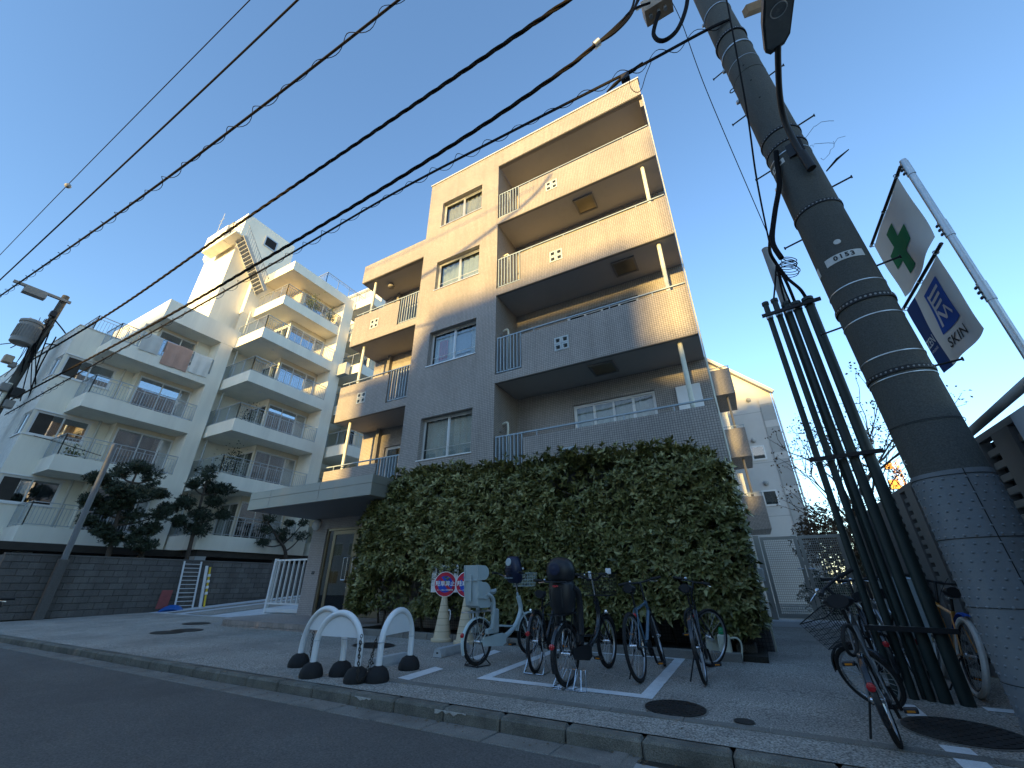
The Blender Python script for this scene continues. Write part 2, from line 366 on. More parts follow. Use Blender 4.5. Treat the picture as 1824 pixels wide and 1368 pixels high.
M('white_soffit', (0.56, 0.55, 0.50), rough=0.9, var=0.08, dirt=0.2, dscale=1.0, dcol=(0.3, 0.28, 0.24))
M('balcony_metal', (0.42, 0.45, 0.47), rough=0.45, var=0.1, metal=0.5)
M('greywall', (0.55, 0.55, 0.54), rough=0.9, var=0.06, scale=0.8, dirt=0.2, dscale=0.6, dcol=(0.4, 0.4, 0.39), bump=0.1)
M('greywall_dark', (0.38, 0.39, 0.39), rough=0.9, var=0.06, bump=0.1)
M('opposite', (0.55, 0.53, 0.49), rough=0.9, var=0.1)

# ------------------------------------------------------------------ ground
YK = 3.80                       # front edge of the kerb
road = MB().quad((-90, -70, -0.095), (60, -70, -0.095), (60, 3.5, -0.095), (-90, 3.5, -0.095)).build('road', 'asphalt', kind='structure')
sheet = MB()
ys = [YK+0.148, 14.0, 60.0]
for i in range(2):
    sheet.quad((-90, ys[i], gz(ys[i])), (60, ys[i], gz(ys[i])), (60, ys[i+1], gz(ys[i+1])), (-90, ys[i+1], gz(ys[i+1])))
pave = sheet.build('pavement', 'pavement', kind='structure')
far = MB().quad((-600, -600, -0.30), (600, -600, -0.30), (600, 600, -0.30), (-600, 600, -0.30)).build('ground', 'concrete', kind='structure')

gut = bpy.data.objects.new('gutter', None); COL.objects.link(gut); gut['kind'] = 'structure'; ORG['gutter'] = Vector((0,0,0))
ker = bpy.data.objects.new('kerb', None); COL.objects.link(ker); ker['kind'] = 'structure'; ORG['kerb'] = Vector((0,0,0))
MB().quad((-90, 3.2, -0.11), (60, 3.2, -0.11), (60, 3.95, -0.11), (-90, 3.95, -0.11)).build('gutter_bed', 'soil', gut)
def shared(meshes, name, parent, loc, rot=(0,0,0)):
    o = bpy.data.objects.new(name, random.choice(meshes)); COL.objects.link(o); o.parent = parent; o.location = loc; o.rotation_euler = rot; return o
def slab_mesh(nm, lx, ly, z0, z1, mat, b=0.008, jit=0.0, tilt=0.0):
    out = []
    for k in range(4):
        mb = MB().bbox(0.004, lx-0.004, 0, ly, z0, z1, b)
        if jit or tilt: mb.v = [(v[0]+random.uniform(-jit, jit), v[1]+random.uniform(-jit, jit), v[2]+random.uniform(-jit, jit)*0.5+(tilt*(v[1]/ly) if v[2] > (z0+z1)/2 else 0)) for v in mb.v]
        me = mb.mesh(nm); me.materials.append(MATS[mat]); out.append(me)
    return out
g_m = slab_mesh('gutter_slab', 0.6, 0.285, -0.2, -0.088, 'gutter', tilt=-0.008, jit=0.0015)
k_m = slab_mesh('kerb_stone', 0.6, 0.15, -0.3, 0.004, 'kerb', b=0.02, jit=0.003)
x = -34.0; i = 0
while x < 6.0:
    if not (-1.22 < x+0.3 < 0.02):
        shared(g_m, 'gutter_slab', gut, (x, 3.505, random.uniform(-0.003, 0.003)))
    shared(k_m, 'kerb_stone', ker, (x, YK+random.uniform(-0.004, 0.004), random.uniform(-0.004, 0.002)), (0, 0, random.uniform(-0.004, 0.004)))
    x += 0.6
# inner border strip of the forecourt, set flush
sm = slab_mesh('border_strip', 0.62, 0.10, -0.1, 0.010, 'gutter', b=0.004)
x = -4.5
while x < 6.0:
    shared(sm, 'border_stone', ker, (x, 4.36, gz(4.36)), (KS, 0, 0)); x += 0.62
# old white paint flaking on two kerb stones
for (a, b_) in [((632, 1244), (660, 1252)), ((775, 1262), (830, 1270))]:
    p = atY(*a, YK); q = atY(*b_, YK)
    mb = MB()
    pts = []
    for k in range(9): pts.append((p.x+(q.x-p.x)*k/8, -0.028+random.uniform(-0.02, 0.012)))
    top = [(p.x+(q.x-p.x)*k/8, 0.0) for k in range(8, -1, -1)]
    mb.prism([(u, v) for u, v in pts]+[(u, v-0.015) for u, v in top], (1,0,0), (0,0,1), (0,-1,0), 0.003, (0, YK-0.004, 0))
    mb.build('paint_remnant', 'kerb_pale', ker)
# storm drain in the gutter, right foreground
sd = thing('storm_drain', 'concrete street drain with dark slot set in the gutter', 'drain', (-0.6, 3.5, -0.12))
MB().bbox(-1.205, -0.02, 3.255, 3.40, -0.24, -0.082, 0.008).bbox(-1.205, -1.09, 3.40, 3.785, -0.24, -0.082, 0.008).bbox(-0.13, -0.02, 3.40, 3.785, -0.24, -0.082, 0.008).build('frame', 'gutter', sd)
MB().bbox(-1.08, -0.14, 3.405, 3.66, -0.2, -0.092, 0.01).build('cover', 'concrete', sd)
MB().box(-1.085, -0.135, 3.66, 3.79, -0.25, -0.2).build('pit', 'dark_void', sd)

# painted lines of the bicycle bay and the odd dashes
def paint(name, pts, label):
    P = [gp(*p) for p in pts]; mb = MB()
    mb.add([(q.x, q.y, gz(q.y)+0.004) for q in P], [tuple(range(len(P)))])
    return mb.build(name, 'roadpaint', label=label, cat='road marking', group='white lines painted on the forecourt')
x0, x1, y0, y1, w = -3.16, -1.14, 4.92, 7.30, 0.135
bay = MB(); e = 0.004
def strip(mb, X0, X1, Y0_, Y1_):
    mb.quad((X0, Y0_, gz(Y0_)+e), (X1, Y0_, gz(Y0_)+e), (X1, Y1_, gz(Y1_)+e), (X0, Y1_, gz(Y1_)+e))
strip(bay, x0, x1, y0, y0+w); strip(bay, x0, x0+w, y0+w, y1-w); strip(bay, x1-w, x1, y0+w, y1-w); strip(bay, x0, x1, y1-w, y1)
bay.build('bay_marking', 'roadpaint', label='white rectangle painted on the ground under the parked bicycles', cat='road marking', group='white lines painted on the forecourt')
paint('dash_marking', [(708, 1208), (728, 1212), (790, 1192), (775, 1188)], 'short white dash beside the rightmost white arched barrier')
paint('dash_marking', [(838, 1172), (850, 1176), (892, 1161), (880, 1158)], 'short white dash behind the pale blue bicycle rear wheel')
p = [gp(1640, 1268), gp(1660, 1253)]
strip(MB(), 0, 0, 0, 0)
sq = MB(); strip(sq, 0.86, 1.0, 5.33, 5.75); sq.build('dash_marking', 'roadpaint', label='white square dash beside the big dark manhole by the conduits', cat='road marking', group='white lines painted on the forecourt')
sq = MB(); strip(sq, 0.86, 1.02, 4.0, 4.62); sq.build('dash_marking', 'roadpaint', label='white dash at the bottom right corner in front of the manhole', cat='road marking', group='white lines painted on the forecourt')
sq = MB(); strip(sq, 1.5, 2.0, 5.80, 5.93); sq.build('dash_marking', 'roadpaint', label='pale line on the ground at the foot of the utility pole', cat='road marking', group='white lines painted on the forecourt')

# manhole covers
def manhole(c, rx, label, n=40, studs=True, ry=None):
    ry = ry or rx
    t = thing('manhole_cover', label, 'manhole', (c[0], c[1], gz(c[1])), 'manhole covers in the forecourt')
    z = gz(c[1])
    MB().add([(c[0]+math.cos(a)*rx*1.07, c[1]+math.sin(a)*ry*1.07, gz(c[1]+math.sin(a)*ry*1.07)+0.004) for a in [2*math.pi*k/n for k in range(n)]], [tuple(range(n))]).build('rim', 'gutter', t)
    MB().prism([(math.cos(2*math.pi*k/n)*rx, math.sin(2*math.pi*k/n)*ry) for k in range(n)], (1,0,0), (0,1,KS), (0,0,1), 0.005, (c[0], c[1], z+0.006)).build('lid', 'iron', t)
    if studs:
        mb = MB(); s = rx/7
        for i in range(-7, 8):
            for j in range(-7, 8):
                if (i*s/rx)**2+(j*s/ry)**2 < 0.88 and (i+j) % 2 == 0:
                    X, Y = c[0]+i*s, c[1]+j*s*ry/rx; zz = gz(Y)+0.011
                    mb.bbox(X-s*0.33, X+s*0.33, Y-s*0.33, Y+s*0.33, zz, zz+0.004, 0.001)
        mb.build('tread_studs', 'iron', t, kind='stuff')
    return t
manhole((-0.895, 4.70), 0.26, 'round dark iron manhole cover in front of the bicycle bay')
manhole((1.10, 5.02), 0.35, 'large dark manhole cover at the foot of the utility pole')
manhole((-0.34, 4.56), 0.075, 'small round iron cap in the pavement left of the large manhole', studs=False)
for (px, py), lab in [((297, 1127), 'nearest of the three dark iron plates in front of the entrance step'), ((333, 1123), 'middle of the three dark iron plates in front of the entrance step'), ((350, 1111), 'farthest of the three dark iron plates, beside the driveway ramp'),((665,1150),'dark iron plate in the ground behind the arched barriers')]:
    g = gp(px, py); manhole((g.x, g.y), 0.42, lab, studs=False, ry=0.28)

# ------------------------------------------------------------------ houses across the street (behind the camera): their shade lies on the lower storeys
TS = math.tan(SUN_EL)/math.cos(SUN_AZ); DX = math.tan(SUN_AZ)
def opposite(xa, xb, zshade, Y1, label, depth=9.0, Yref=8.4, gable=None):
    """house whose shade reaches height zshade between xa and xb on a wall at Yref"""
    h = zshade + TS*(Yref-Y1); sx = DX*(Yref-Y1); a, b_ = xa-sx, xb-sx
    t = thing('house', label, 'building', ((a+b_)/2, Y1-depth/2, -0.12), 'houses across the street')
    if gable: poly = [(a, -0.12), (b_, -0.12), (b_, h), (a+gable[0], h), (a, h-gable[1])]
    else: poly = [(a, -0.12), (b_, -0.12), (b_, h), (a, h)]
    MB().prism(poly, (1,0,0), (0,0,1), (0,-1,0), depth, (0, Y1, 0)).build('wall', 'opposite', t)
    zz = 1.0
    while zz+1.4 < h-1.2:
        xx = a+0.8
        while xx+1.6 < b_-0.5:
            w_ = MB().box(xx, xx+1.6, Y1-0.02, Y1+0.03, zz, zz+1.3).build('window', 'alu', t)
            MB().box(xx+0.05, xx+0.77, Y1+0.03, Y1+0.036, zz+0.05, zz+1.25).build('pane', 'glass_dark', w_); MB().box(xx+0.83, xx+1.55, Y1+0.03, Y1+0.036, zz+0.05, zz+1.25).build('pane', 'glass_dark', w_)
            xx += 2.6
        zz += 2.8
    return t
opposite(-8.3, -1.0, 9.0, -15.0, 'tall plain house across the street behind the viewer', gable=(0.9, 1.3))
opposite(0.06, 16.0, 12.7, -17.0, 'tall wide house across the street at the right')
opposite(-10.45, -8.35, 7.25, -15.3, 'narrow house across the street between two taller ones')
opposite(-19.6, -10.5, 3.6, -15.6, 'low house across the street opposite the driveway')
opposite(-50.0, -19.7, 13.1, -16.0, 'long apartment house across the street at the left', depth=12)
opposite(-0.98, 0.04, 5.9, -15.8, 'low shed across the street in the gap between two houses')
# ------------------------------------------------------------------ brown tiled apartment building
YF, YR = 8.40, 9.69
XR, XT0, XT1, XL = 0.0, -5.10, -8.22, -11.35       # right edge, tower right, tower left, left wing end
LV = [2.93, 5.87, 8.81, 11.76]                       # balcony slab undersides 2F..5F
ZTOP, ZLOW = 15.45, 12.61
def wallY(x0, x1, z0, z1, Y, holes=(), rev=0.14):
    """sheet facing -Y with rectangular openings (xa,xb,za,zb) and their reveals"""
    mb = MB(); xs = sorted({x0, x1, *[h[0] for h in holes], *[h[1] for h in holes]}); zs = sorted({z0, z1, *[h[2] for h in holes], *[h[3] for h in holes]})
    for i in range(len(xs)-1):
        for j in range(len(zs)-1):
            cx, cz = (xs[i]+xs[i+1])/2, (zs[j]+zs[j+1])/2
            if any(h[0] < cx < h[1] and h[2] < cz < h[3] for h in holes): continue
            mb.quad((xs[i], Y, zs[j]), (xs[i+1], Y, zs[j]), (xs[i+1], Y, zs[j+1]), (xs[i], Y, zs[j+1]))
    for a, b, c_, d in holes:
        mb.quad((a, Y, c_), (a, Y, d), (a, Y+rev, d), (a, Y+rev, c_)); mb.quad((b, Y, d), (b, Y, c_), (b, Y+rev, c_), (b, Y+rev, d))
        mb.quad((a, Y, d), (b, Y, d), (b, Y+rev, d), (a, Y+rev, d)); mb.quad((b, Y, c_), (a, Y, c_), (a, Y+rev, c_), (b, Y+rev, c_))
    return mb
def wallX(y0, y1, z0, z1, X, holes=(), rev=0.14, s=-1):
    mb = wallY(y0, y1, z0, z1, 0, holes, rev); mb.v = [(X+s*v[1], v[0], v[2]) for v in mb.v]; return mb
class Fr:
    """maps wall-local (u along wall, d into wall, z) to the world for -Y faces or +X faces"""
    def __init__(s, kind, P): s.k = kind; s.P = P
    def box(s, mb, u0, u1, d0, d1, z0, z1):
        if s.k == 'Y': return mb.box(u0, u1, s.P+d0, s.P+d1, z0, z1)
        return mb.box(s.P-d1, s.P-d0, u0, u1, z0, z1)
    def pt(s, u, d, z): return (u, s.P+d, z) if s.k == 'Y' else (s.P-d, u, z)
def window(parent, fr, u0, u1, z0, z1, d=0.10, n=2, frame='alu', glass='glass', curt='curtain', fw=0.045, room=True, cfull=1.0, split=None, crail=False):
    """sliding window: outer frame, sashes (> pane each), curtain and the dark room behind"""
    mb = MB(); fr.box(mb, u0, u1, d, d+0.07, z0, z0+fw); fr.box(mb, u0, u1, d, d+0.07, z1-fw, z1); fr.box(mb, u0, u0+fw, d, d+0.07, z0+fw, z1-fw); fr.box(mb, u1-fw, u1, d, d+0.07, z0+fw, z1-fw)
    w = mb.build('window', frame, parent)
    us = split or [u0+fw+(u1-u0-2*fw)*k/n for k in range(n+1)]
    for k in range(len(us)-1):
        a, b = us[k], us[k+1]; dd = d+0.015+0.022*(k % 2); s = MB(); t = 0.03
        fr.box(s, a, b, dd, dd+0.02, z0+fw, z0+fw+t); fr.box(s, a, b, dd, dd+0.02, z1-fw-t, z1-fw); fr.box(s, a, a+t, dd, dd+0.02, z0+fw+t, z1-fw-t); fr.box(s, b-t, b, dd, dd+0.02, z0+fw+t, z1-fw-t)
        s.build('sash', frame, w)
        p = MB(); fr.box(p, a+t, b-t, dd+0.008, dd+0.012, z0+fw+t, z1-fw-t); p.build('pane', glass, w)
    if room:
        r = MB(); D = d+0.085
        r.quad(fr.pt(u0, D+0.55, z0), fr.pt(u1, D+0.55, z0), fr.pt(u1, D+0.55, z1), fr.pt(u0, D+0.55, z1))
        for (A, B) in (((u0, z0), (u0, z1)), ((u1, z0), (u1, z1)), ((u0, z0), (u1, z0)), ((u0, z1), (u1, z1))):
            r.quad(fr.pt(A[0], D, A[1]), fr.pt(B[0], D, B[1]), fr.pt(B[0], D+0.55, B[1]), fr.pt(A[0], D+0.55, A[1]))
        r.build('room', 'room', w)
    if curt:
        ph = random.random()*6; f = 55+random.random()*20
        spans = [(u0+0.03, u0+0.03+(u1-u0-0.06)*cfull)] if cfull >= 1 else [(u0+0.03, u0+0.03+(u1-u0)*cfull*0.5), (u1-0.03-(u1-u0)*cfull*0.5, u1-0.03)]
        for (a, b) in spans:
            c = wave_sheet(a, b, z0+0.02, z1-0.02, lambda u, z: fr.pt(u, d+0.17+0.022*math.sin(u*f*0.45+ph+0.4*math.sin(z*2))+0.012*math.sin(u*f+z), z), nu=int(26*(b-a))+8, nv=3)
            c.build('curtain', curt, w, smooth=True, fix=False)
    return w

BB = thing('apartment_building', 'five storey apartment building clad in small brown grey tiles behind the hedge', 'building', (-5.5, 9.5, 0))
# window openings of the central block
wp = [((789.4, 363.6), (857.9, 370.2), 784.4), None, None, ((750.4, 744.2), (837.4, 803.4), 741)]
a = atY(789.4, 363.6, YF); b = atY(857.9, 370.2, YF); a2 = atY(750.4, 744.2, YF); b2 = atY(837.4, 803.4, YF); bl = atY(741, 819.9, YF)
WX0, WX1 = (a.x+a2.x)/2, (b.x+b2.x)/2
dz5 = a.z-LV[3]; dz2 = a2.z-LV[0]
WT = (dz5+dz2)/2; WB = WT-((a2.z-bl.z)+(a.z-atY(784.4, 405.3, YF).z))/2
holes = [(WX0, WX1, l+WB, l+WT) for l in LV]
wallY(XT1, XT0, 0, ZTOP, YF, holes, 0.16).build('central_wall', 'tile', BB)
wallX(YF, 12, ZLOW, ZTOP, XT1, s=1).build('central_side_wall', 'tile', BB)
wallX(YF, YR, 0, ZLOW-0.85, XT1-0.001, s=1).build('central_side_wall', 'tile', BB)
wallX(YF, YR, LV[0], 14.66, XT0+0.001, s=1).build('recess_side_wall', 'tile', BB)
FY = Fr('Y', YF)
for k, h in enumerate(holes):
    w = window(BB, FY, *h, d=0.15, frame='alu', glass='glass', curt=['curtain', 'curtain', 'curtain', 'curtain_warm'][k], fw=0.04)
    s = MB(); FY.box(s, h[0]-0.03, h[1]+0.03, -0.025, 0.15, h[2]-0.03, h[2]-0.002); s.build('sill', 'alu', w)
    if k < 3:
        g = MB(); zz = h[2]+0.3; g.tube([FY.pt(h[0]+0.05, 0.12, zz), FY.pt(h[1]-0.05, 0.12, zz)], 0.008, 6); g.build('guard_rail', 'alu', w)
    if k == 1:
        c = wave_sheet(h[0]+0.22, h[0]+0.55, h[2]+0.25, h[3]-0.25, lambda u, z: FY.pt(u, 0.275+0.01*math.sin(u*60), z), 10, 3); c.build('hanging_cloth', 'red_cloth', w, fix=False)
        c = MB().prism([(0.05, 0), (0.55, 0), (0.6, 0.6), (0.42, 0.85), (0.2, 0.85), (0.0, 0.55)], (1,0,0), (0,0,1), (0,1,0), 0.01, (h[0]+0.85, YF+0.272, h[2]+0.3)); c.build('hanging_shirt', 'curtain_blue', w)

def parapet(x0, x1, z, gap, vent_x, parent, left=True):
    """tile parapet with its slab edge, vent opening of four screen blocks, open bar panel and hand rail.  gap=(xa,xb) is the bar panel"""
    zt = z+1.27; px0, px1 = (gap[1], x1) if gap[0] <= x0+0.05 else (x0, gap[0])
    vs = 0.40; vz = z+0.66
    front = wallY(px0, px1, z+0.24, zt, YF, [(vent_x-vs/2, vent_x+vs/2, vz-vs/2, vz+vs/2)], 0.12)
    front.quad((px0, YF, zt), (px1, YF, zt), (px1, YF+0.13, zt), (px0, YF+0.13, zt)); front.quad((px1, YF+0.13, z+0.24), (px0, YF+0.13, z+0.24), (px0, YF+0.13, zt), (px1, YF+0.13, zt))
    for X in (px0, px1): front.quad((X, YF, z+0.24), (X, YF+0.13, z+0.24), (X, YF+0.13, zt), (X, YF, zt))
    front.quad((x0, YF, z), (x1, YF, z), (x1, YF, z+0.24), (x0, YF, z+0.24)); front.quad((gap[0], YF, z+0.24), (gap[1], YF, z+0.24), (gap[1], YF+0.13, z+0.24), (gap[0], YF+0.13, z+0.24))
    par = front.build('parapet', 'tile', parent)
    for i in (0, 1):
        for j in (0, 1):
            cx, cz = vent_x+(i-0.5)*vs/2, vz+(j-0.5)*vs/2; h = vs/4-0.004; t = 0.042; mb = MB(); Y0, Y1 = YF-0.012, YF+0.11
            mb.box(cx-h, cx+h, Y0, Y1, cz-h, cz-h+t); mb.box(cx-h, cx+h, Y0, Y1, cz+h-t, cz+h); mb.box(cx-h, cx-h+t, Y0, Y1, cz-h+t, cz+h-t); mb.box(cx+h-t, cx+h, Y0, Y1, cz-h+t, cz+h-t)
            mb.build('screen_block', 'block_vent', par)
    rail = MB(); rz = zt+0.14; rail.box(x0+0.03, x1-0.03, YF+0.045, YF+0.085, rz-0.012, rz+0.02)
    X = px0+0.35
    while X < px1-0.1: rail.box(X-0.012, X+0.012, YF+0.055, YF+0.075, zt, rz-0.012); X += 1.05
    r = rail.build('hand_rail', 'rail_blue', parent)
    bars = MB(); bars.box(gap[0]+0.02, gap[1]-0.02, YF+0.045, YF+0.085, z+0.30, z+0.33)
    n = max(6, int((gap[1]-gap[0])/0.115)); 
    for k in range(n+1):
        X = gap[0]+0.05+(gap[1]-gap[0]-0.1)*k/n; bars.box(X-0.010, X+0.010, YF+0.03, YF+0.10, z+0.33, rz-0.012)
    bars.build('bar_panel', 'rail_blue', parent)
    return par
def soffit(x0, x1, z, parent, hatch=None):
    s = MB().box(x0+0.002, x1-0.002, YF+0.003, YR+0.002, z-0.004, z+0.235).build('slab', 'soffit', parent)
    t = MB().box(x0+0.02, x1-0.02, YF+0.01, YF+0.09, z-0.02, z-0.006).build('drip_edge', 'soffit_trim', parent)
    if hatch:
        hx, hy = hatch; mb = MB(); w = 0.31
        mb.box(hx-w, hx+w, hy-w, hy-w+0.05, z-0.05, z-0.006).box(hx-w, hx+w, hy+w-0.05, hy+w, z-0.05, z-0.006).box(hx-w, hx-w+0.05, hy-w+0.05, hy+w-0.05, z-0.05, z-0.006).box(hx+w-0.05, hx+w, hy-w+0.05, hy+w-0.05, z-0.05, z-0.006)
        hh = mb.build('escape_hatch', 'soffit_trim', parent)
        MB().box(hx-w+0.05, hx+w-0.05, hy-w+0.05, hy+w-0.05, z-0.03, z-0.006).build('hatch_lid', 'bronze', hh)
vx = atY(1012.5, 800, YF).x; vxl = atY(560+385/4.56, 560+650/4.56, YF).x
gR = atY(931, 784, YF).x; gL = atY(560+605/4.56, 560+500/4.56, YF).x
hatches = {1: (1075, 655), 2: (1113, 474), 3: (1043, 363)}
for k, z in enumerate(LV):
    parapet(XT0, XR, z, (XT0, gR), vx, BB)
    ht = None
    if k in hatches: q = atZ(*hatches[k], z); ht = (q.x, q.y)
    soffit(XT0, XR, z, BB, ht)
    wallX(YF+0.14, YR, z+0.24, z+1.27, XR-0.002, s=1).build('side_parapet', 'tile', BB)
    MB().box(XR-0.13, XR-0.003, YF+0.14, YR, z+0.24, z+1.268).build('side_parapet_core', 'soffit', BB)
    # white drain pipe near the right end
    if k < 4:
        zt = (LV[k+1] if k < 3 else 14.66)-0.006
        MB().cyl((-0.42, YF+0.22, z+0.236), (-0.42, YF+0.22, zt), 0.052, n=14).build('drain_pipe', 'pipe_cream', BB, smooth=True) if k < 3 else None
    # hoses and wall caps by the recess side
    hz = z+1.9; X = XT0+0.12
    hs = smooth_pts([(XT0, YF+0.45, hz), (X+0.02, YF+0.45, hz+0.02), (X+0.05, YF+0.46, hz-0.12), (X+0.03, YF+0.47, hz-0.45), (X+0.03, YF+0.47, hz-1.5)], 6)
    MB().tube(hs, 0.03, 8).build('cooler_hose', 'pipe_cream', BB, smooth=True)
    hs = smooth_pts([(XT0+0.3, YR, hz-0.25), (XT0+0.3, YR-0.09, hz-0.25), (XT0+0.25, YR-0.12, hz-0.45), (XT0+0.25, YR-0.12, hz-1.5)], 6)
    MB().tube(hs, 0.026, 8).build('cooler_hose', 'pipe_cream', BB, smooth=True)
    MB().lathe((XT0+0.002, YF+0.32, hz-0.22), [(0.06, 0), (0.055, 0.03), (0.02, 0.045)], 14, axis=(1,0,0)).build('vent_cap', 'soffit_trim', BB, smooth=True)
    MB().bbox(XT0+0.42, XT0+1.1, YR-0.45, YR-0.1, z+0.26, z+0.9, 0.02).build('air_conditioner', 'alu_white', BB)
# rear wall of the right-hand balconies with its windows
a = atY(1020.4, 723, YR); b = atY(1166, 700, YR)
rh = [(a.x, b.x, z+0.35, a.z-LV[0]+z) for z in LV]
wallY(XT0, XR, LV[0], 14.66, YR, rh, 0.12).build('rear_wall', 'tile', BB)
FR = Fr('Y', YR)
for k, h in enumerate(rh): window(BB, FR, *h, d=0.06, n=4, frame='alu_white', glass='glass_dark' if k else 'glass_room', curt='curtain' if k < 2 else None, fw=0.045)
q = atY(1228, 705, YR-0.05)
bd = MB().bbox(q.x-0.27, q.x+0.27, YR-0.09, YR-0.02, q.z-0.42, q.z+0.27, 0.01).build('wall_board', 'alu_white', BB)
# roof band over the right-hand balconies
MB().box(XT0, XR-0.001, YF+0.0, YF+0.16, 14.66, ZTOP).build('roof_band', 'tile', BB)
MB().box(XT0+0.003, XR-0.003, YF+0.162, YR, 14.66, 14.9).build('roof_soffit', 'soffit', BB)
MB().box(XT0+0.02, XR-0.1, YF+0.02, YF+0.12, 14.645, 14.657).build('drip_edge', 'soffit_trim', BB)
MB().box(XR-0.10, XR-0.004, YF+0.17, YR, 14.3, 14.655).build('roof_side_beam', 'tile', BB)
MB().box(XT1-0.03, XR+0.03, YF-0.035, YF+0.2, ZTOP+0.001, ZTOP+0.05).build('coping', 'coping', BB)
# lower right ground floor wall behind the hedge
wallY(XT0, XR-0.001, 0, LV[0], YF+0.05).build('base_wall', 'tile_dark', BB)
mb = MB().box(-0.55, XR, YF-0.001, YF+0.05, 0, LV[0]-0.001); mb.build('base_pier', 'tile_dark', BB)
dp = MB().tube([(0.022, YF+0.03, gz(YF)), (0.022, YF+0.03, 14.6)], 0.016, 10); dp.build('down_pipe', 'pipe_cream', BB, smooth=True)
db = MB().bbox(0.02, 0.11, YF+0.05, YF+0.2, 1.05, 1.25, 0.01).build('junction_box', 'coping', BB)
# the mass behind
MB().box(XT1+0.01, XR-0.004, YR+0.75, 23.0, 0, ZTOP-0.1).build('rear_block', 'tile', BB)
MB().box(XL+0.01, XT1+0.01, YR+0.75, 23.0, 0, ZLOW-0.1).build('rear_block', 'tile', BB)
MB().box(XT1+0.01, XR-0.01, YR+0.02, YR+0.74, 14.9, ZTOP-0.11).build('roof_slab', 'soffit', BB)
# left wing
for k, z in enumerate(LV[:3]):
    parapet(XL, XT1, z, (gL, XT1), vxl, BB)
    soffit(XL, XT1, z, BB)
    wallX(YF+0.001, YR, z, z+1.27, XL-0.0, s=1).build('side_parapet', 'tile', BB)
    MB().box(XL+0.003, XL+0.13, YF+0.135, YR, z+0.24, z+1.268).build('side_parapet_core', 'tile', BB)
    MB().cyl((XL+0.55, YF+0.22, z+0.236), (XL+0.55, YF+0.22, LV[k+1]-0.006), 0.05, n=14).build('drain_pipe', 'pipe_cream', BB, smooth=True)
    MB().box(-10.55, -10.42, YR-0.14, YR-0.002, z+0.236, LV[k+1]-0.006).build('pillar', 'soffit_trim', BB)
MB().box(XL, XT1-0.002, YF, YF+0.16, LV[3], ZLOW).build('roof_band', 'tile', BB)
MB().box(XL+0.003, XT1-0.003, YF+0.162, YR, LV[3], LV[3]+0.2).build('roof_soffit', 'soffit', BB)
MB().box(XL+0.02, XT1-0.02, YF+0.02, YF+0.10, LV[3]-0.018, LV[3]-0.002).build('drip_edge', 'soffit_trim', BB)
MB().box(XL+0.001, XL+0.15, YF+0.161, 12, LV[3]+0.001, ZLOW-0.001).build('roof_side_band', 'tile', BB)
MB().lathe((-10.35, YF+0.6, LV[3]-0.002), [(0.09, 0), (0.09, -0.05), (0.13, -0.09), (0.12, -0.16), (0.05, -0.2)], 16).build('dome_camera', 'soffit_trim', BB, smooth=True)
lh = [(-10.2, XT1-0.15, z+0.25, z+2.25) for z in LV[:3]]
wallY(XL, XT1, LV[0], LV[3], YR, lh, 0.12).build('rear_wall', 'tile', BB)
wallX(YR, 12, 0.0, LV[3], XL, s=1).build('side_wall', 'tile', BB)
for k, h in enumerate(lh): window(BB, FR, *h, d=0.06, n=2, frame='alu', glass='glass_dark', curt='curtain_warm' if k == 0 else None, fw=0.05)
# ground floor entrance under the left wing
YE, ZE = 9.0, 0.21
DX0, DX1 = -11.45, -8.9
wallY(-12.1, XT1, 0, 2.93, YE, [(DX0, DX1, ZE, 2.56)], 0.12).build('entrance_wall', 'tile_wide', BB)
wallX(YE, 12, 0, 2.93, -12.1, s=1).build('entrance_side_wall', 'tile_wide', BB)
wallX(YF, YE, 0, 2.93, XT1-0.0015, s=1).build('entrance_inner_wall', 'tile_wide', BB)
fr = MB(); FE = Fr('Y', YE); 
for (u0, u1) in ((DX0, DX0+0.07), (DX1-0.07, DX1)): FE.box(fr, u0, u1, 0.03, 0.11, ZE, 2.56)
FE.box(fr, DX0+0.07, DX1-0.07, 0.03, 0.11, 2.49, 2.56); doorf = fr.build('door_frame', 'bronze', BB)
def door_leaf(u0, u1, hside):
    d = MB()
    for (a_, b_) in ((u0, u0+0.11), (u1-0.11, u1)): FE.box(d, a_, b_, 0.05, 0.09, ZE+0.01, 2.48)
    FE.box(d, u0+0.11, u1-0.11, 0.05, 0.09, ZE+0.01, ZE+0.16); FE.box(d, u0+0.11, u1-0.11, 0.05, 0.09, 2.37, 2.48)
    leaf = d.build('door', 'bronze', BB); g = MB(); FE.box(g, u0+0.11, u1-0.11, 0.066, 0.074, ZE+0.16, 2.37); g.build('pane', 'glass_dark', leaf)
    hx = u1-0.10 if hside > 0 else u0+0.10; hp = [FE.pt(hx, 0.05, 1.12), FE.pt(hx, -0.05, 1.12), FE.pt(hx, -0.05, 1.70), FE.pt(hx, 0.05, 1.70)]
    hp2 = []
    for i_, p in enumerate(hp): hp2.append(p)
    MB().tube(hp2, 0.014, 8).tube([FE.pt(hx-0.16*hside, 0.05, 1.12), FE.pt(hx-0.16*hside, -0.05, 1.12), FE.pt(hx-0.16*hside, -0.05, 1.70), FE.pt(hx-0.16*hside, 0.05, 1.70)], 0.014, 8).tube([FE.pt(hx, -0.05, 1.12), FE.pt(hx-0.16*hside, -0.05, 1.12)], 0.012, 8).tube([FE.pt(hx, -0.05, 1.70), FE.pt(hx-0.16*hside, -0.05, 1.70)], 0.012, 8).build('handle', 'chrome', leaf, smooth=True)
    MB().lathe(FE.pt(hx, 0.05, 0.93), [(0.022, 0), (0.02, 0.012)], 10, axis=(0,-1,0)).build('lock', 'chrome', leaf)
sx = [DX0+0.07, DX0+0.27, -10.16, DX1-0.07]
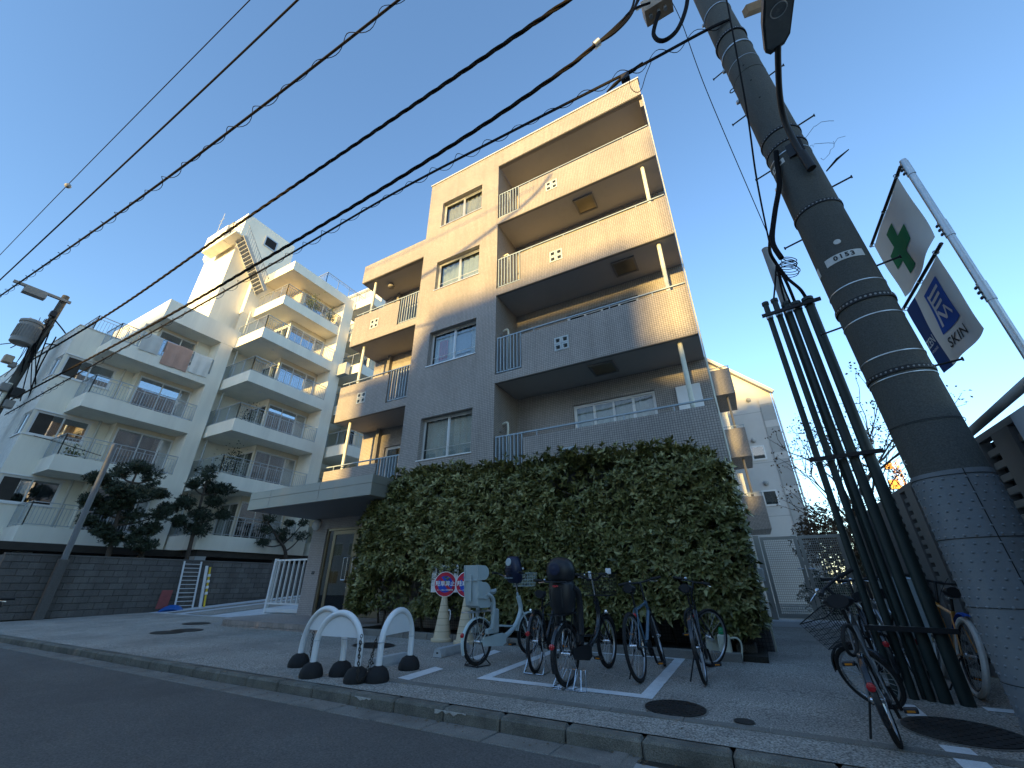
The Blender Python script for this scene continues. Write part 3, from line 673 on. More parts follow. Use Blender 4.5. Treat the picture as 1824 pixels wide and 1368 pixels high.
sl_ = MB(); FE.box(sl_, sx[0], sx[1], 0.066, 0.074, ZE, 2.49); sl_.build('side_pane', 'glass_dark', doorf)
door_leaf(sx[1]+0.01, sx[2]-0.005, 1); door_leaf(sx[2]+0.005, sx[3]-0.01, -1)
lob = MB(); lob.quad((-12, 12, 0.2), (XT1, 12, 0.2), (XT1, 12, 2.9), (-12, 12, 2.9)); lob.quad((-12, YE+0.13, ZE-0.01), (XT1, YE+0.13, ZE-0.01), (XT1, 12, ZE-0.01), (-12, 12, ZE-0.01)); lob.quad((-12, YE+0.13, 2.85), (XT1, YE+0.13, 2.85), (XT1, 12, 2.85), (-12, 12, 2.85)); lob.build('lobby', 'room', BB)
mb = MB().bbox(-9.6, -9.0, 10.8, 11.2, ZE, 1.2, 0.02).bbox(-10.9, -10.5, 11.5, 11.9, 1.2, 2.2, 0.01); mb.build('lobby_panel', 'soffit', BB)
MB().lathe((-11.93, YE, 2.70), [(0.15, 0), (0.165, 0.02), (0.165, 0.06), (0.14, 0.10), (0.08, 0.125), (0.0, 0.135)], 24, axis=(0,-1,0)).build('wall_lamp', 'lampglass', BB, smooth=True)
mb = MB().bbox(-11.78, -11.66, YE-0.012, YE, 1.28, 1.36, 0.004).build('number_plate', 'dark_void', BB)
put_text('plate_lettering', '1-3', 0.06, 'alu_white', mb, (-11.72, YE-0.0135, 1.32), (1,0,0), (0,0,1))
# entrance canopy
cy0, cx0, cx1, cz0, cz1 = 6.85, -12.22, -7.46, 2.88, 3.36
can = MB().box(cx0, cx1, cy0, YE-0.003, cz0, cz0+0.27).box(cx0+0.012, cx1-0.012, cy0+0.012, YE-0.003, cz0+0.27, cz0+0.285).box(cx0, cx1, cy0, YF-0.003, cz0+0.285, cz1)
can.build('canopy', 'canopy', BB)
MB().box(cx0+0.06, cx1-0.06, cy0+0.06, YE-0.004, cz0-0.012, cz0-0.003).build('canopy_soffit', 'soffit_trim', BB)
sm_ = MB()
for X in (-11.3, -9.3): sm_.box(X-0.004, X+0.004, cy0-0.003, cy0, cz0, cz1)
sm_.build('canopy_seam', 'soffit_trim', BB)
MB().box(-8.9, -8.3, cy0+0.5, cy0+0.9, cz1, cz1+0.05).build('canopy_vent', 'alu_white', BB)
# side balconies at the back right, seen past the corner
for z in LV[:3]:
    yb, xb = 19.6, 0.9
    mb = wallY(-0.02, xb, z, z+1.27, yb); mb.quad((xb, yb, z), (xb, yb+2.4, z), (xb, yb+2.4, z+1.27), (xb, yb, z+1.27)); mb.quad((-0.02, yb, z), (xb, yb, z), (xb, yb+2.4, z), (-0.02, yb+2.4, z)); mb.quad((-0.02, yb+0.12, z+0.3), (xb-0.12, yb+0.12, z+0.3), (xb-0.12, yb+2.4, z+0.3), (-0.02, yb+2.4, z+0.3)); mb.quad((-0.02, yb, z+1.27), (xb, yb, z+1.27), (xb, yb+0.12, z+1.27), (-0.02, yb+0.12, z+1.27))
    mb.build('side_balcony', 'tile', BB, fix=False)
    MB().box(0.0, xb, yb+0.05, yb+0.08, z+1.39, z+1.42).box(0.4, 0.43, yb+0.05, yb+0.08, z+1.27, z+1.39).box(xb-0.05, xb-0.02, yb+0.05, yb+0.08, z+1.27, z+1.39).build('hand_rail', 'rail_blue', BB)
    if z < LV[2]: MB().cyl((0.55, yb+0.4, z+0.3), (0.55, yb+0.4, z+2.94), 0.05, n=10).build('drain_pipe', 'soffit_trim', BB, smooth=True)
    if z < LV[2]: MB().bbox(0.02, 0.4, yb+1.2, yb+1.3, z+1.5, z+2.5, 0.01).build('balcony_screen', 'alu_white', BB)

# ------------------------------------------------------------------ entrance step with rounded end
def round_step():
    t = thing('entrance_step', 'rounded tiled step in front of the entrance doors', 'step', (-10.0, 8.0, 0))
    out = []; r = 1.0
    yf, yb, xl, xr = 7.05, 8.99, -12.05, -7.6
    for k in range(15):
        a = math.pi/2*k/14; out.append((xl-0.55+ (1-math.sin(a))*0.0 - math.sin(math.pi/2-a)*0.55*0 - 0.0, 0)) if False else None
    cxp, cyp = -12.0, yf+1.0
    for k in range(17):
        a = math.pi*1.5-math.pi/2*k/16; out.append((cxp+1.0*math.cos(a), cyp+1.0*math.sin(a)))
    out.append((cxp-1.0, yb)); out.append((xr, yb)); out.append((xr, yf))
    out = out[::-1]
    MB().prism(out, (1,0,0), (0,1,0), (0,0,1), 0.012, (0,0,ZE-0.012)).build('top_paving', 'tile_wide', t)
    # each riser tile a piece of its own
    me = MB().bbox(0.003, 0.102, -0.02, 0.03, 0.0, 0.099, 0.004).mesh('riser_tile'); me.materials.append(MATS['riser_a'])
    me2 = me.copy(); me2.materials.clear(); me2.materials.append(MATS['riser_b'])
    path = [Vector((xr, yf, 0))]+[Vector((cxp+1.0*math.cos(math.pi*1.5-math.pi/2*k/16), cyp+1.0*math.sin(math.pi*1.5-math.pi/2*k/16), 0)) for k in range(17)]
    core = MB().prism([(o[0]+0.0, o[1]+0.02) for o in out], (1,0,0), (0,1,0), (0,0,1), ZE-0.013, (0,0,0)).build('core', 'soil', t)
    seg = []; d = 0.0; L = 0.105
    for i in range(len(path)-1):
        a, b = path[i], path[i+1]; ln = (b-a).length; s = (L-d) if d > 0 else 0.0
        while s < ln: seg.append((a+(b-a)*(s/ln), (b-a).normalized())); s += L
        d = (ln-s+L) % L
    for p, dr in seg:
        for row in (0, 1):
            o = bpy.data.objects.new('riser_tile', random.choice((me, me2))); COL.objects.link(o); o.parent = t
            z = ZE-0.012-0.105*(row+1)+0.004
            o.location = Vector((p.x, p.y, z))-ORG[t.name]; o.rotation_euler = (0, 0, math.atan2(dr.y, dr.x)+math.pi); 
            o.location += Vector(( -0.0, 0, 0))
M('riser_a', (0.30, 0.25, 0.22), rough=0.6, var=0.12, scale=8); M('riser_b', (0.25, 0.21, 0.185), rough=0.6, var=0.12, scale=8)
round_step()
# ------------------------------------------------------------------ white apartment building across the driveway
WB_ = thing('apartment_building', 'white stepped apartment building with many balconies behind the block wall', 'building', (-24.5, 10, 0))
ZL = [2.36, 5.06, 7.77, 10.47, 13.15, 15.84]
FH, RH = 0.63, 1.5                                   # fascia height, rail top above the slab underside
def glazed(parent, kind, P, u0, u1, z0, z1, split, d=0.03, **kw):
    return window(parent, Fr(kind, P), u0, u1, z0, z1, d=d, split=split, frame='alu_white', **kw)
def w_rail(pts, z0, z1, name='railing', n_per=9.0, posts=True, glass=None, parent=None, jx=0.0):
    """bar railing along a polyline on plan; glass = list of segment numbers that carry frosted panels instead"""
    mb = MB(); gl = MB(); glass = glass or []
    for i in range(len(pts)-1):
        a = Vector((*pts[i], 0)); b = Vector((*pts[i+1], 0)); d = (b-a); L = d.length; d.normalize()
        mb.bar(a+Vector((0,0,z1)), b+Vector((0,0,z1)), 0.04, 0.03); mb.bar(a+Vector((0,0,z0+0.07)), b+Vector((0,0,z0+0.07)), 0.025, 0.025)
        if i not in glass: mb.bar(a+Vector((0,0,z1-0.16)), b+Vector((0,0,z1-0.16)), 0.02, 0.02)
        n = max(2, int(L*n_per))
        for k in range(n+1):
            p = a+d*(L*k/n); big = (k % max(1, int(n_per*0.95)) == 0) or k == n
            if i in glass:
                if big: mb.bar(p+Vector((0,0,z0)), p+Vector((0,0,z1)), 0.03, 0.03)
            else: mb.bar(p+Vector((0,0,z0+(0 if big else 0.07))), p+Vector((0,0,z1-(0 if big else 0.16))), 0.03 if big else 0.014)
        if i in glass:
            nrm = Vector((-d.y, d.x, 0))*0.02; gl.quad(a+nrm+Vector((0,0,z0+0.1)), b+nrm+Vector((0,0,z0+0.1)), b+nrm+Vector((0,0,z1-0.03)), a+nrm+Vector((0,0,z1-0.03)))
    r = mb.build(name, 'balcony_metal', parent)
    if gl.v: gl.build('screen_panel', 'glass_frost', r)
    return r
def slab(x0, x1, y0, y1, z, parent, up=FH, th=0.12):
    """balcony tray: solid fascia with a soffit"""
    b = MB().box(x0, x1, y0, y1, z, z+th)
    b.box(x1-th, x1, y0, y1, z+th, z+up); b.box(x0, x1-th, y0, y0+th, z+th, z+up)
    return b.build('balcony', 'white_wall', parent)
# --- corner block at the street end (rough plaster towards the street)
CX, CY, CZ = -25.2, 4.31, 11.85
sh = []
win_lv = [ZL[0], ZL[1], ZL[2]]
hx = [(4.42, 6.2, z+1.55, z+2.58) for z in win_lv]; hy = [(-26.35, CX-0.05, z+1.55, z+2.58) for z in win_lv]
wallY(-38, CX, 2.36, CZ, CY, hy, 0.12).build('street_wall', 'white_rough', WB_)
wallX(CY, 6.85, 2.36, CZ, CX, hx, 0.12).build('side_wall', 'white_wall', WB_)
for h, g in zip(hx, hy):
    w = glazed(WB_, 'X', CX, *h, split=[h[0]+0.05, 5.32, h[1]-0.05], glass='glass_blue', curt='curtain' if h[2] > 8 or h[2] < 5 else None, cfull=0.55)
    glazed(WB_, 'Y', CY, *g, split=[g[0]+0.05, (g[0]+g[1])/2, g[1]-0.05], glass='glass_dark', curt=None)
    MB().box(CX-0.02, CX+0.05, h[0]-0.1, h[1]+0.05, h[2]-0.05, h[2]-0.005).build('sill', 'alu_white', w); MB().box(CX-0.02, CX+0.04, h[0]-0.1, h[1]+0.05, h[3]+0.005, h[3]+0.05).build('window_head', 'alu_white', w); MB().box(g[0]-0.05, CX-0.021, CY-0.05, CY+0.02, g[2]-0.051, g[2]-0.006).build('sill', 'alu_white', w)
MB().box(-38, CX-0.01, CY+0.02, 12, CZ-0.2, CZ-0.01).build('roof_slab', 'white_soffit', WB_)
MB().box(-38, CX+0.03, CY-0.03, CY+0.18, CZ, CZ+0.05).box(CX-0.18, CX+0.03, CY+0.18, 6.4, CZ, CZ+0.05).build('coping', 'white_soffit', WB_)
w_rail([(-33, CY+0.5), (CX-0.4, CY+0.5), (CX-0.4, 6.0)], CZ+0.05, CZ+1.0, parent=WB_)
MB().box(-35, -31.2, 9.0, 13, CZ-0.1, CZ+4.2).box(-35.1, -31.1, 8.9, 13.1, CZ+4.2, CZ+4.3).build('roof_hut', 'cream_wall', WB_)
MB().box(-33.4, -32.6, 8.97, 9.0, CZ+2.4, CZ+3.2).build('hut_window', 'dark_void', WB_)
# --- bay 1
X1, XW1 = -23.45, -24.6
wallY(CX, XW1, 2.36, ZL[3]+0.1, 6.85).build('return_wall', 'white_wall', WB_)
for k in range(4):
    z = ZL[k]; y0 = 5.17; y1 = 9.25
    b = MB().box(CX+0.001, X1, y0, y1, z, z+0.12).box(X1-0.12, X1, y0, y1, z+0.12, z+FH).box(CX+0.001, X1-0.12, y0, y0+0.12, z+0.12, z+FH).build('balcony', 'white_wall', WB_)
    w_rail([(CX+0.1, y0+0.06), (X1-0.06, y0+0.06), (X1-0.06, y1)], z+FH, z+RH, parent=WB_, glass=[0])
    wt = z+2.52
    glazed(WB_, 'X', XW1, 6.95, 9.25, z+0.3, wt, [7.0, 7.95, 8.75, 9.2], glass='glass_blue', curt=['curtain', 'curtain_warm', 'curtain_blue', None][k], cfull=[1, 0.6, 0.62, 1][k])
    MB().cyl((CX+0.15, 6.42, z+0.12), (CX+0.15, 6.42, z+2.7), 0.05, n=10).build('down_pipe', 'white_soffit', WB_, smooth=True)
    MB().bbox(X1-0.55, X1-0.2, 8.4, 9.15, z+0.13, z+0.75, 0.02).build('air_conditioner', 'alu_white', WB_)
mb = MB()
for k in range(4): mb.add(*[(lambda w: (w.v, w.f))(wallX(6.85, 9.30, ZL[k]+0.12, ZL[k]+2.7, XW1, [(6.95, 9.25, ZL[k]+0.3, ZL[k]+2.52)], 0.1))][0])
mb.build('window_wall', 'cream_wall', WB_)
# pier between bay 1 and bay 2
mb = MB().box(XW1, X1-0.006, 9.252, 9.9, 2.36, 13.105).build('pier', 'white_wall', WB_)
# top of bay 1
MB().box(-30, X1, 6.47, 10.2, 13.11, 13.3).box(X1-0.15, X1, 6.47, 10.2, 13.3, 14.2).box(-30, X1-0.15, 6.47, 6.62, 13.3, 14.2).build('roof_band', 'white_wall', WB_)
wallY(-30, XW1, ZL[3]+0.12, 13.11, 6.9, [(-26.2, -25.0, 12.0, 12.8)], 0.12).build('upper_wall', 'white_wall', WB_)
glazed(WB_, 'Y', 6.9, -26.2, -25.0, 12.0, 12.8, [-26.15, -25.6, -25.05], glass='glass_dark', curt=None)
# --- bay 2
X2, XW2, YW2 = -21.0, -22.2, 12.0
for k in range(5):
    z = ZL[k]; y0, y1 = 10.0, 14.55
    slab(-24.4, X2, y0, y1, z, WB_)
    w_rail([(-23.8, y0+0.06), (X2-0.06, y0+0.06), (X2-0.06, y1)], z+FH, z+RH, parent=WB_, glass=[0])
    h = (12.08, 14.5, z+0.3, z+2.45)
    mb = wallX(YW2, 14.8, z+0.12, z+2.7, XW2, [h], 0.1); mb.build('window_wall', 'cream_wall', WB_)
    glazed(WB_, 'X', XW2, *h, split=[12.13, 12.95, 13.85, 14.45], glass='glass_blue', curt=[None, 'curtain_warm', 'curtain_blue', 'curtain', None][k], cfull=0.6)
    g = (-24.0, -22.35, z+0.3, z+2.4)
    wallY(-24.6, XW2, z+0.12, z+2.7, YW2, [g], 0.1).build('end_wall', 'white_wall', WB_)
    glazed(WB_, 'Y', YW2, *g, split=[-23.95, -23.15, -22.4], glass='glass', curt='curtain')
    MB().cyl((-23.6, 10.25, z+0.12), (-23.6, 10.25, z+2.7), 0.05, n=10).build('down_pipe', 'white_soffit', WB_, smooth=True)
    MB().cyl((-21.8, 11.2, z), (-21.8, 11.2, z-0.03), 0.07, n=12).build('ceiling_lamp', 'lampglass', WB_)
mb = MB().quad((-23.96, 9.9, 2.36), (-23.96, 12.0, 2.36), (-23.96, 12.0, 15.8), (-23.96, 9.9, 15.8)); mb.build('inner_wall', 'white_wall', WB_)
MB().box(XW2-0.2, X2-0.02, 14.56, 15.3, 2.36, 18.4).build('pier', 'white_wall', WB_)
# --- penthouse storey
XA, YA = -21.1, 10.62
z = ZL[5]
slab(-28.2, XA, YA, 14.55, z, WB_)
w_rail([(-28.0, YA+0.06), (XA-0.06, YA+0.06), (XA-0.06, 14.55)], z+FH, z+RH, parent=WB_, glass=[])
MB().box(-28.2, XA, YA, 15.3, 18.45, 18.6).box(XA-0.15, XA, YA, 15.3, 18.6, 19.1).box(-28.2, XA-0.15, YA, YA+0.15, 18.6, 19.1).build('roof_band', 'white_wall', WB_)
h = (12.4, 14.5, z+0.35, z+2.5)
wallX(12.2, 14.8, z+0.12, 18.45, XW2, [h], 0.1).build('window_wall', 'cream_wall', WB_)
glazed(WB_, 'X', XW2, *h, split=[12.45, 13.1, 13.85, 14.45], glass='glass_blue', curt='curtain', cfull=0.5)
wallY(-30, XW2, z+0.12, 18.45, 12.2).build('end_wall', 'cream_wall', WB_)
w_rail([(XA-0.2, 13.0), (XA-0.2, 19.5)], 19.1, 20.1, parent=WB_, n_per=1.2)
w_rail([(XA-0.2, 13.0), (XA-2.5, 13.0)], 19.1, 20.1, parent=WB_, n_per=6)
# --- lift tower with overhanging head and outside stair
TX, TY = -24.0, 8.42
tw = MB().box(-29.5, TX, TY+0.25, 12.0, 11.8, 18.6); 
MB().box(-28.2, -24.45, 8.6, 11.5, 11.8, 20.4).build('tower_shaft', 'white_wall', WB_)
MB().box(-24.44, TX-0.02, 10.0, 11.7, 15.85, 18.6).build('tower_shaft', 'white_wall', WB_)
hd = MB().prism([(TY, 22.62), (11.75, 22.62), (11.9, 18.4), (10.0, 18.4), (TY, 20.6)], (0,1,0), (0,0,1), (-1,0,0), 4.2, (TX, 0, 0)).build('tower_head', 'white_wall', WB_)
MB().box(-26.85, TX-0.55, 7.83, TY-0.002, 20.05, 21.3).build('tower_ledge', 'white_wall', WB_)
q = atX(330+830/5.473, 360+410/5.473, TX)
tv = MB().box(TX-0.05, TX+0.06, q.y-0.42, q.y+0.42, q.z-0.42, q.z+0.42).build('tower_window', 'alu', WB_); MB().box(TX+0.06, TX+0.066, q.y-0.34, q.y+0.34, q.z-0.33, q.z+0.33).build('opening', 'dark_void', tv)
# stair flight climbing the tower side: stringers and treads
s0 = Vector((TX+0.05, 8.35, 20.15)); s1 = Vector((TX+0.05, 10.4, 17.4)); st = MB()
for dx in (0.0, 0.85): st.bar(s0+Vector((dx, 0, 0)), s1+Vector((dx, 0, 0)), 0.05, 0.22)
st.bar(s0+Vector((0.85, 0, 0.9)), s1+Vector((0.85, 0, 0.9)), 0.03, 0.03)
stair = st.build('tower_stair', 'greywall_dark', WB_)
for k in range(15):
    p = s0+(s1-s0)*((k+0.5)/15); MB().box(p.x, p.x+0.85, p.y-0.13, p.y+0.13, p.z-0.02, p.z+0.02).bar(p+Vector((0.85, 0, 0)), p+Vector((0.85, 0, 0.9)), 0.02).build('stair_tread', 'greywall_dark', stair)
w_rail([(TX-0.5, 7.86), (TX+0.1, 7.86), (TX+0.1, 8.3)], 20.2, 21.25, parent=WB_, n_per=6)
MB().box(TX-0.54, TX+0.85, 7.84, 8.40, 20.06, 20.16).build('stair_landing', 'white_wall', WB_)
MB().tube([(-27.0, 8.2, 21.3), (-27.0, 8.2, 24.0)], 0.025, 6).tube([(-27.3, 8.2, 23.4), (-26.7, 8.2, 23.4)], 0.015, 6).tube([(-27.2, 8.2, 23.0), (-26.8, 8.2, 23.0)], 0.015, 6).build('aerial', 'balcony_metal', WB_)
# --- bay 3 glimpsed behind the brown building
X3 = -19.55
for k in range(5):
    z = ZL[k]; slab(-22.4, X3, 15.5, 20.0, z, WB_)
    w_rail([(-22.2, 15.56), (X3-0.06, 15.56), (X3-0.06, 20.0)], z+FH, z+RH, parent=WB_, glass=[0])
    wallX(17.2, 20.2, z+0.12, z+2.7, -20.8).build('window_wall', 'cream_wall', WB_)
    wallY(-22.4, -20.8, z+0.12, z+2.7, 17.2, [(-22.0, -21.0, z+0.3, z+2.3)], 0.1).build('end_wall', 'white_wall', WB_)
    glazed(WB_, 'Y', 17.2, -22.0, -21.0, z+0.3, z+2.3, [-21.95, -21.5, -21.05], glass='glass_dark', curt=None)
    MB().cyl((-21.9, 15.8, z+0.12), (-21.9, 15.8, z+2.7), 0.05, n=10).build('down_pipe', 'white_soffit', WB_, smooth=True)
for z in (15.84, 18.55):
    slab(-22.4, X3, 15.5, 20.0, z, WB_); w_rail([(-22.2, 15.56), (X3-0.06, 15.56), (X3-0.06, 20.0)], z+FH, z+RH, parent=WB_, glass=[0])
MB().box(-26.0, -20.7, 17.25, 22, 15.97, 21.9).build('upper_block', 'white_wall', WB_)
MB().box(-26.1, -20.6, 17.15, 22.1, 21.9, 22.15).build('upper_coping', 'white_soffit', WB_)
MB().box(-22.2, -20.2, 15.0, 15.31, 13.0, 13.8).build('air_conditioner', 'balcony_metal', WB_)
# --- dark open ground floor and the mass behind
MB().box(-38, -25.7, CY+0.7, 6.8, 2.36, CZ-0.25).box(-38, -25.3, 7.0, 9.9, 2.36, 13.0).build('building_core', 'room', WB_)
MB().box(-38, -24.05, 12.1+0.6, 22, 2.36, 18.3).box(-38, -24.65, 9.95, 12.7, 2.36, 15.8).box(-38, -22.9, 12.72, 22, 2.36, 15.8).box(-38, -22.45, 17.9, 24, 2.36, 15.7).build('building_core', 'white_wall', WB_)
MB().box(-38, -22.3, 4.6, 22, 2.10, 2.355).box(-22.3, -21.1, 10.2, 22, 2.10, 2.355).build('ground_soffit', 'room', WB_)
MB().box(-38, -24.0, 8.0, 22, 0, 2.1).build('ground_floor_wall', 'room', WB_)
for (X, Y) in ((-23.6, 5.6), (-23.6, 9.0), (-21.3, 10.4), (-21.3, 14.2)): MB().box(X-0.22, X+0.22, Y-0.22, Y+0.22, 0, 2.1).build('column', 'greywall_dark', WB_)
# potted greenery on balconies
def balcony_plant(c, n, r, h, label_mat='foliage_mid'):
    """leafy clump"""
    vs, fs, rn = leaf_cloud(n, lambda: np.array(c)+np.array([RNG.normal(0, r*0.45), RNG.normal(0, r*0.45), abs(RNG.normal(0, 1))*h*0.5]), 0.09, 0.035)
    me = np_mesh('foliage', vs-np.array(ORG[WB_.name])[None, :], fs, rn, label_mat); o = bpy.data.objects.new('balcony_plant', me); COL.objects.link(o); o.parent = WB_; o['kind'] = 'stuff'; return o
def leaf_cloud(n, posf, ln, wd, up=0.3, out=None):
    """n rhombic folded leaves at random positions -> verts, tri faces, per-face random"""
    P = np.array([posf() for _ in range(n)]); D = RNG.normal(0, 1, (n, 3)); D[:, 2] += up
    if out is not None: D += out(P)
    D /= np.linalg.norm(D, axis=1)[:, None]; A = RNG.normal(0, 1, (n, 3)); S = np.cross(D, A); S /= np.linalg.norm(S, axis=1)[:, None]; N = np.cross(S, D)
    l = ln*RNG.uniform(0.7, 1.3, n)[:, None]; w = wd*RNG.uniform(0.7, 1.3, n)[:, None]
    v0 = P; v1 = P+D*l*0.45+S*w+N*w*0.35; v2 = P+D*l-N*l*0.1; v3 = P+D*l*0.45-S*w+N*w*0.35
    V = np.stack([v0, v1, v2, v3], 1).reshape(-1, 3); b = np.arange(n)*4
    F = np.stack([np.stack([b, b+1, b+2], 1), np.stack([b, b+2, b+3], 1)], 1).reshape(-1, 3); r = np.repeat(RNG.uniform(0, 1, n), 2)
    return V, F, r
leaf_mat('foliage_hedge', (0.05, 0.060, 0.018), (0.17, 0.168, 0.055), (0.44, 0.42, 0.20), rough=0.36)
leaf_mat('foliage_dark', (0.014, 0.024, 0.014), (0.030, 0.045, 0.025), (0.065, 0.080, 0.042), rough=0.5)
leaf_mat('foliage_mid', (0.04, 0.06, 0.02), (0.09, 0.12, 0.04), (0.19, 0.19, 0.07), rough=0.5)
leaf_mat('foliage_rust', (0.04, 0.022, 0.012), (0.075, 0.045, 0.022), (0.12, 0.085, 0.04), rough=0.6)
balcony_plant((-21.4, 12.5, ZL[5]+0.9), 500, 0.5, 0.9); balcony_plant((-21.4, 14.0, ZL[5]+0.9), 300, 0.3, 0.8)
balcony_plant((-22.0, 10.9, ZL[1]+1.0), 450, 0.55, 1.1, 'foliage_dark'); balcony_plant((-21.9, 11.0, ZL[2]+1.0), 150, 0.4, 0.8, 'foliage_dark')
balcony_plant((-24.2, 5.8, ZL[1]+0.7), 200, 0.3, 0.5)
# bedding hung out to air on the top balcony of bay 1 (things of their own)
M('bedding_brown', (0.44, 0.28, 0.22), rough=0.95, var=0.08, bump=0.2, bscale=30); M('bedding_white', (0.66, 0.65, 0.60), rough=0.95, var=0.06, bump=0.2, bscale=30); M('bedding_grey', (0.50, 0.50, 0.47), rough=0.95, var=0.06)
def quilt(y0, y1, drop, mat, label):
    z = ZL[3]+RH; pts = []
    prof = [(-0.055, -0.45*drop), (-0.05, -0.06), (-0.035, 0.02), (0.0, 0.04), (0.045, 0.02), (0.075, -0.06), (0.098, -0.35*drop), (0.105, -0.7*drop), (0.105, -drop)]
    mb = MB(); n = 14
    for j in range(n+1):
        y = y0+(y1-y0)*j/n
        for i, (dx, dz) in enumerate(prof): mb.v.append((X1-0.06+dx+0.016*math.sin(y*14+i*0.4)*(1 if i > 5 else 0.15), y, z+dz+0.02*math.sin(y*5)))
    k = len(prof)
    for j in range(n):
        for i in range(k-1): mb.f.append((j*k+i, j*k+i+1, (j+1)*k+i+1, (j+1)*k+i))
    o = mb.build('bedding', mat, smooth=False, label=label, cat='bedding', group='bedding hung over the white balcony rail', fix=False)
    sd_ = o.modifiers.new('thick', 'SOLIDIFY'); sd_.thickness = 0.022; return o
quilt(7.05, 8.2, 1.25, 'bedding_brown', 'brown quilt hung over the balcony rail of the white building'); quilt(8.28, 9.15, 1.15, 'bedding_white', 'white quilt hung right of the brown quilt'); quilt(6.1, 6.85, 0.95, 'bedding_grey', 'pale sheet hung left of the brown quilt')

# ------------------------------------------------------------------ grey gabled block at the back right
GB = thing('grey_building', 'pale grey gabled apartment block behind the gate', 'building', (0, 26, 0))
YG = 24.0
tr = atY(1371, 700, YG); tl = atY(1258, 645, YG)
poly = [(-7, 0), (tr.x, 0), (tr.x, tr.z), (tl.x-3.0, tr.z+(tl.z-tr.z)*(tr.x-tl.x+3.0)/(tr.x-tl.x)), (-7, 9)]
MB().prism(poly, (1,0,0), (0,0,1), (0,1,0), 12, (0, YG, 0)).build('wall', 'greywall', GB)
e = Vector((tl.x-3-tr.x, 0, (tl.z-tr.z)*(tr.x-tl.x+3.0)/(tr.x-tl.x)))
MB().bar(Vector((tr.x+0.15, YG-0.12, tr.z-0.02)), Vector((tr.x, YG-0.12, tr.z+0.08))+e, 0.3, 0.16).build('eave', 'greywall', GB)
pl = atY(1352, 720, YG)
MB().box(tr.x-0.62, tr.x-0.005, YG-0.05, YG-0.002, 0, tr.z-0.3).build('corner_strip', 'greywall_dark', GB)
for z_ in (4.9, 6.6, 8.3, 9.6): MB().box(tr.x-0.62, tr.x-0.005, YG-0.057, YG-0.052, z_, z_+0.35).build('corner_band', 'greywall', GB)
for z_ in (3.9, 6.5, 9.2): MB().box(-4, tr.x-0.63, YG-0.006, YG-0.001, z_, z_+0.03).build('joint', 'greywall_dark', GB)
MB().tube([(tr.x+0.06, YG-0.08, 0), (tr.x+0.06, YG-0.08, tr.z-0.1)], 0.045, 8).build('down_pipe', 'alu_white', GB)
for (px, py) in ((1351, 807), (1373, 887)):
    q = atY(px, py, YG); f_ = MB().box(q.x-0.32, q.x+0.32, YG-0.05, YG-0.002, q.z-0.38, q.z+0.38).build('window', 'alu_white', GB); MB().box(q.x-0.25, q.x+0.25, YG-0.058, YG-0.051, q.z-0.30, q.z+0.31).build('pane', 'glass_dark', f_)
for (px, py) in ((1333, 713), (1342, 785), (1365, 861)):
    q = atY(px, py, YG); MB().lathe((q.x, YG-0.002, q.z), [(0.12, 0), (0.12, 0.08), (0.05, 0.14)], 12, axis=(0,-1,0)).build('vent_cap', 'greywall_dark', GB, smooth=True)

# ------------------------------------------------------------------ concrete block wall along the driveway (each block its own piece)
XBW = -20.0
M('block_a', (0.115, 0.11, 0.105), rough=0.95, var=0.25, scale=2, speck=0.3, sscale=60, bump=0.8, bscale=30, dirt=0.6, dscale=0.8, streak=True)
M('block_b', (0.125, 0.12, 0.115), rough=0.95, var=0.25, scale=2, speck=0.3, sscale=60, bump=0.8, bscale=30, dirt=0.6, dscale=0.8, streak=True)
M('block_c', (0.105, 0.10, 0.096), rough=0.95, var=0.25, scale=2, speck=0.3, sscale=60, bump=0.8, bscale=30, dirt=0.6, dscale=0.8, streak=True)
bw = thing('block_wall', 'dark weathered concrete block wall along the driveway', 'wall', (XBW, 9, 0))
bms = []
for mt in ('block_a', 'block_b', 'block_c'):
    me = MB().bbox(-0.10, 0.0, 0.003, 0.397, 0.006, 0.196, 0.010).mesh('block'); me.materials.append(MATS[mt]); bms.append(me)
MB().box(XBW-0.14, XBW-0.02, 4.45, 16.0, -0.1, 1.84).build('core', 'soil', bw)
for row in range(9):
    y = 4.42 - (0.2 if row % 2 else 0.0)
    while y < 15.8:
        yy = max(y, 4.42)
        o = bpy.data.objects.new('block', random.choice(bms)); COL.objects.link(o); o.parent = bw
        o.location = Vector((XBW+random.uniform(-0.004, 0.004), yy, 0.05+row*0.2))-ORG[bw.name]
        if y < 4.42: o.scale = (1, 0.5, 1)
        y += 0.4
MB().box(XBW-0.13, XBW+0.015, 4.40, 16.0, 1.852, 1.90).build('coping', 'block_b', bw)
MB().box(-34, XBW-0.03, 4.42, 4.52, 0, 1.85).build('street_return', 'block_a', bw)
# slender steel post standing in front of the wall, on a concrete buttress
M('post_grey', (0.14, 0.15, 0.16), rough=0.5, var=0.1)
pt = thing('steel_post', 'slim grey steel post rising from a concrete buttress on the block wall', 'post', (XBW+0.1, 5.72, 0))
MB().bbox(XBW+0.02, XBW+0.22, 5.62, 5.86, 0, 1.75, 0.02).build('buttress', 'block_b', pt)
MB().cyl((XBW+0.12, 5.74, 1.75), (XBW+0.12, 5.74, 5.65), 0.085, n=14).lathe((XBW+0.12, 5.74, 5.65), [(0.085, 0), (0.06, 0.04), (0.0, 0.05)], 14).build('shaft', 'post_grey', pt, smooth=True)
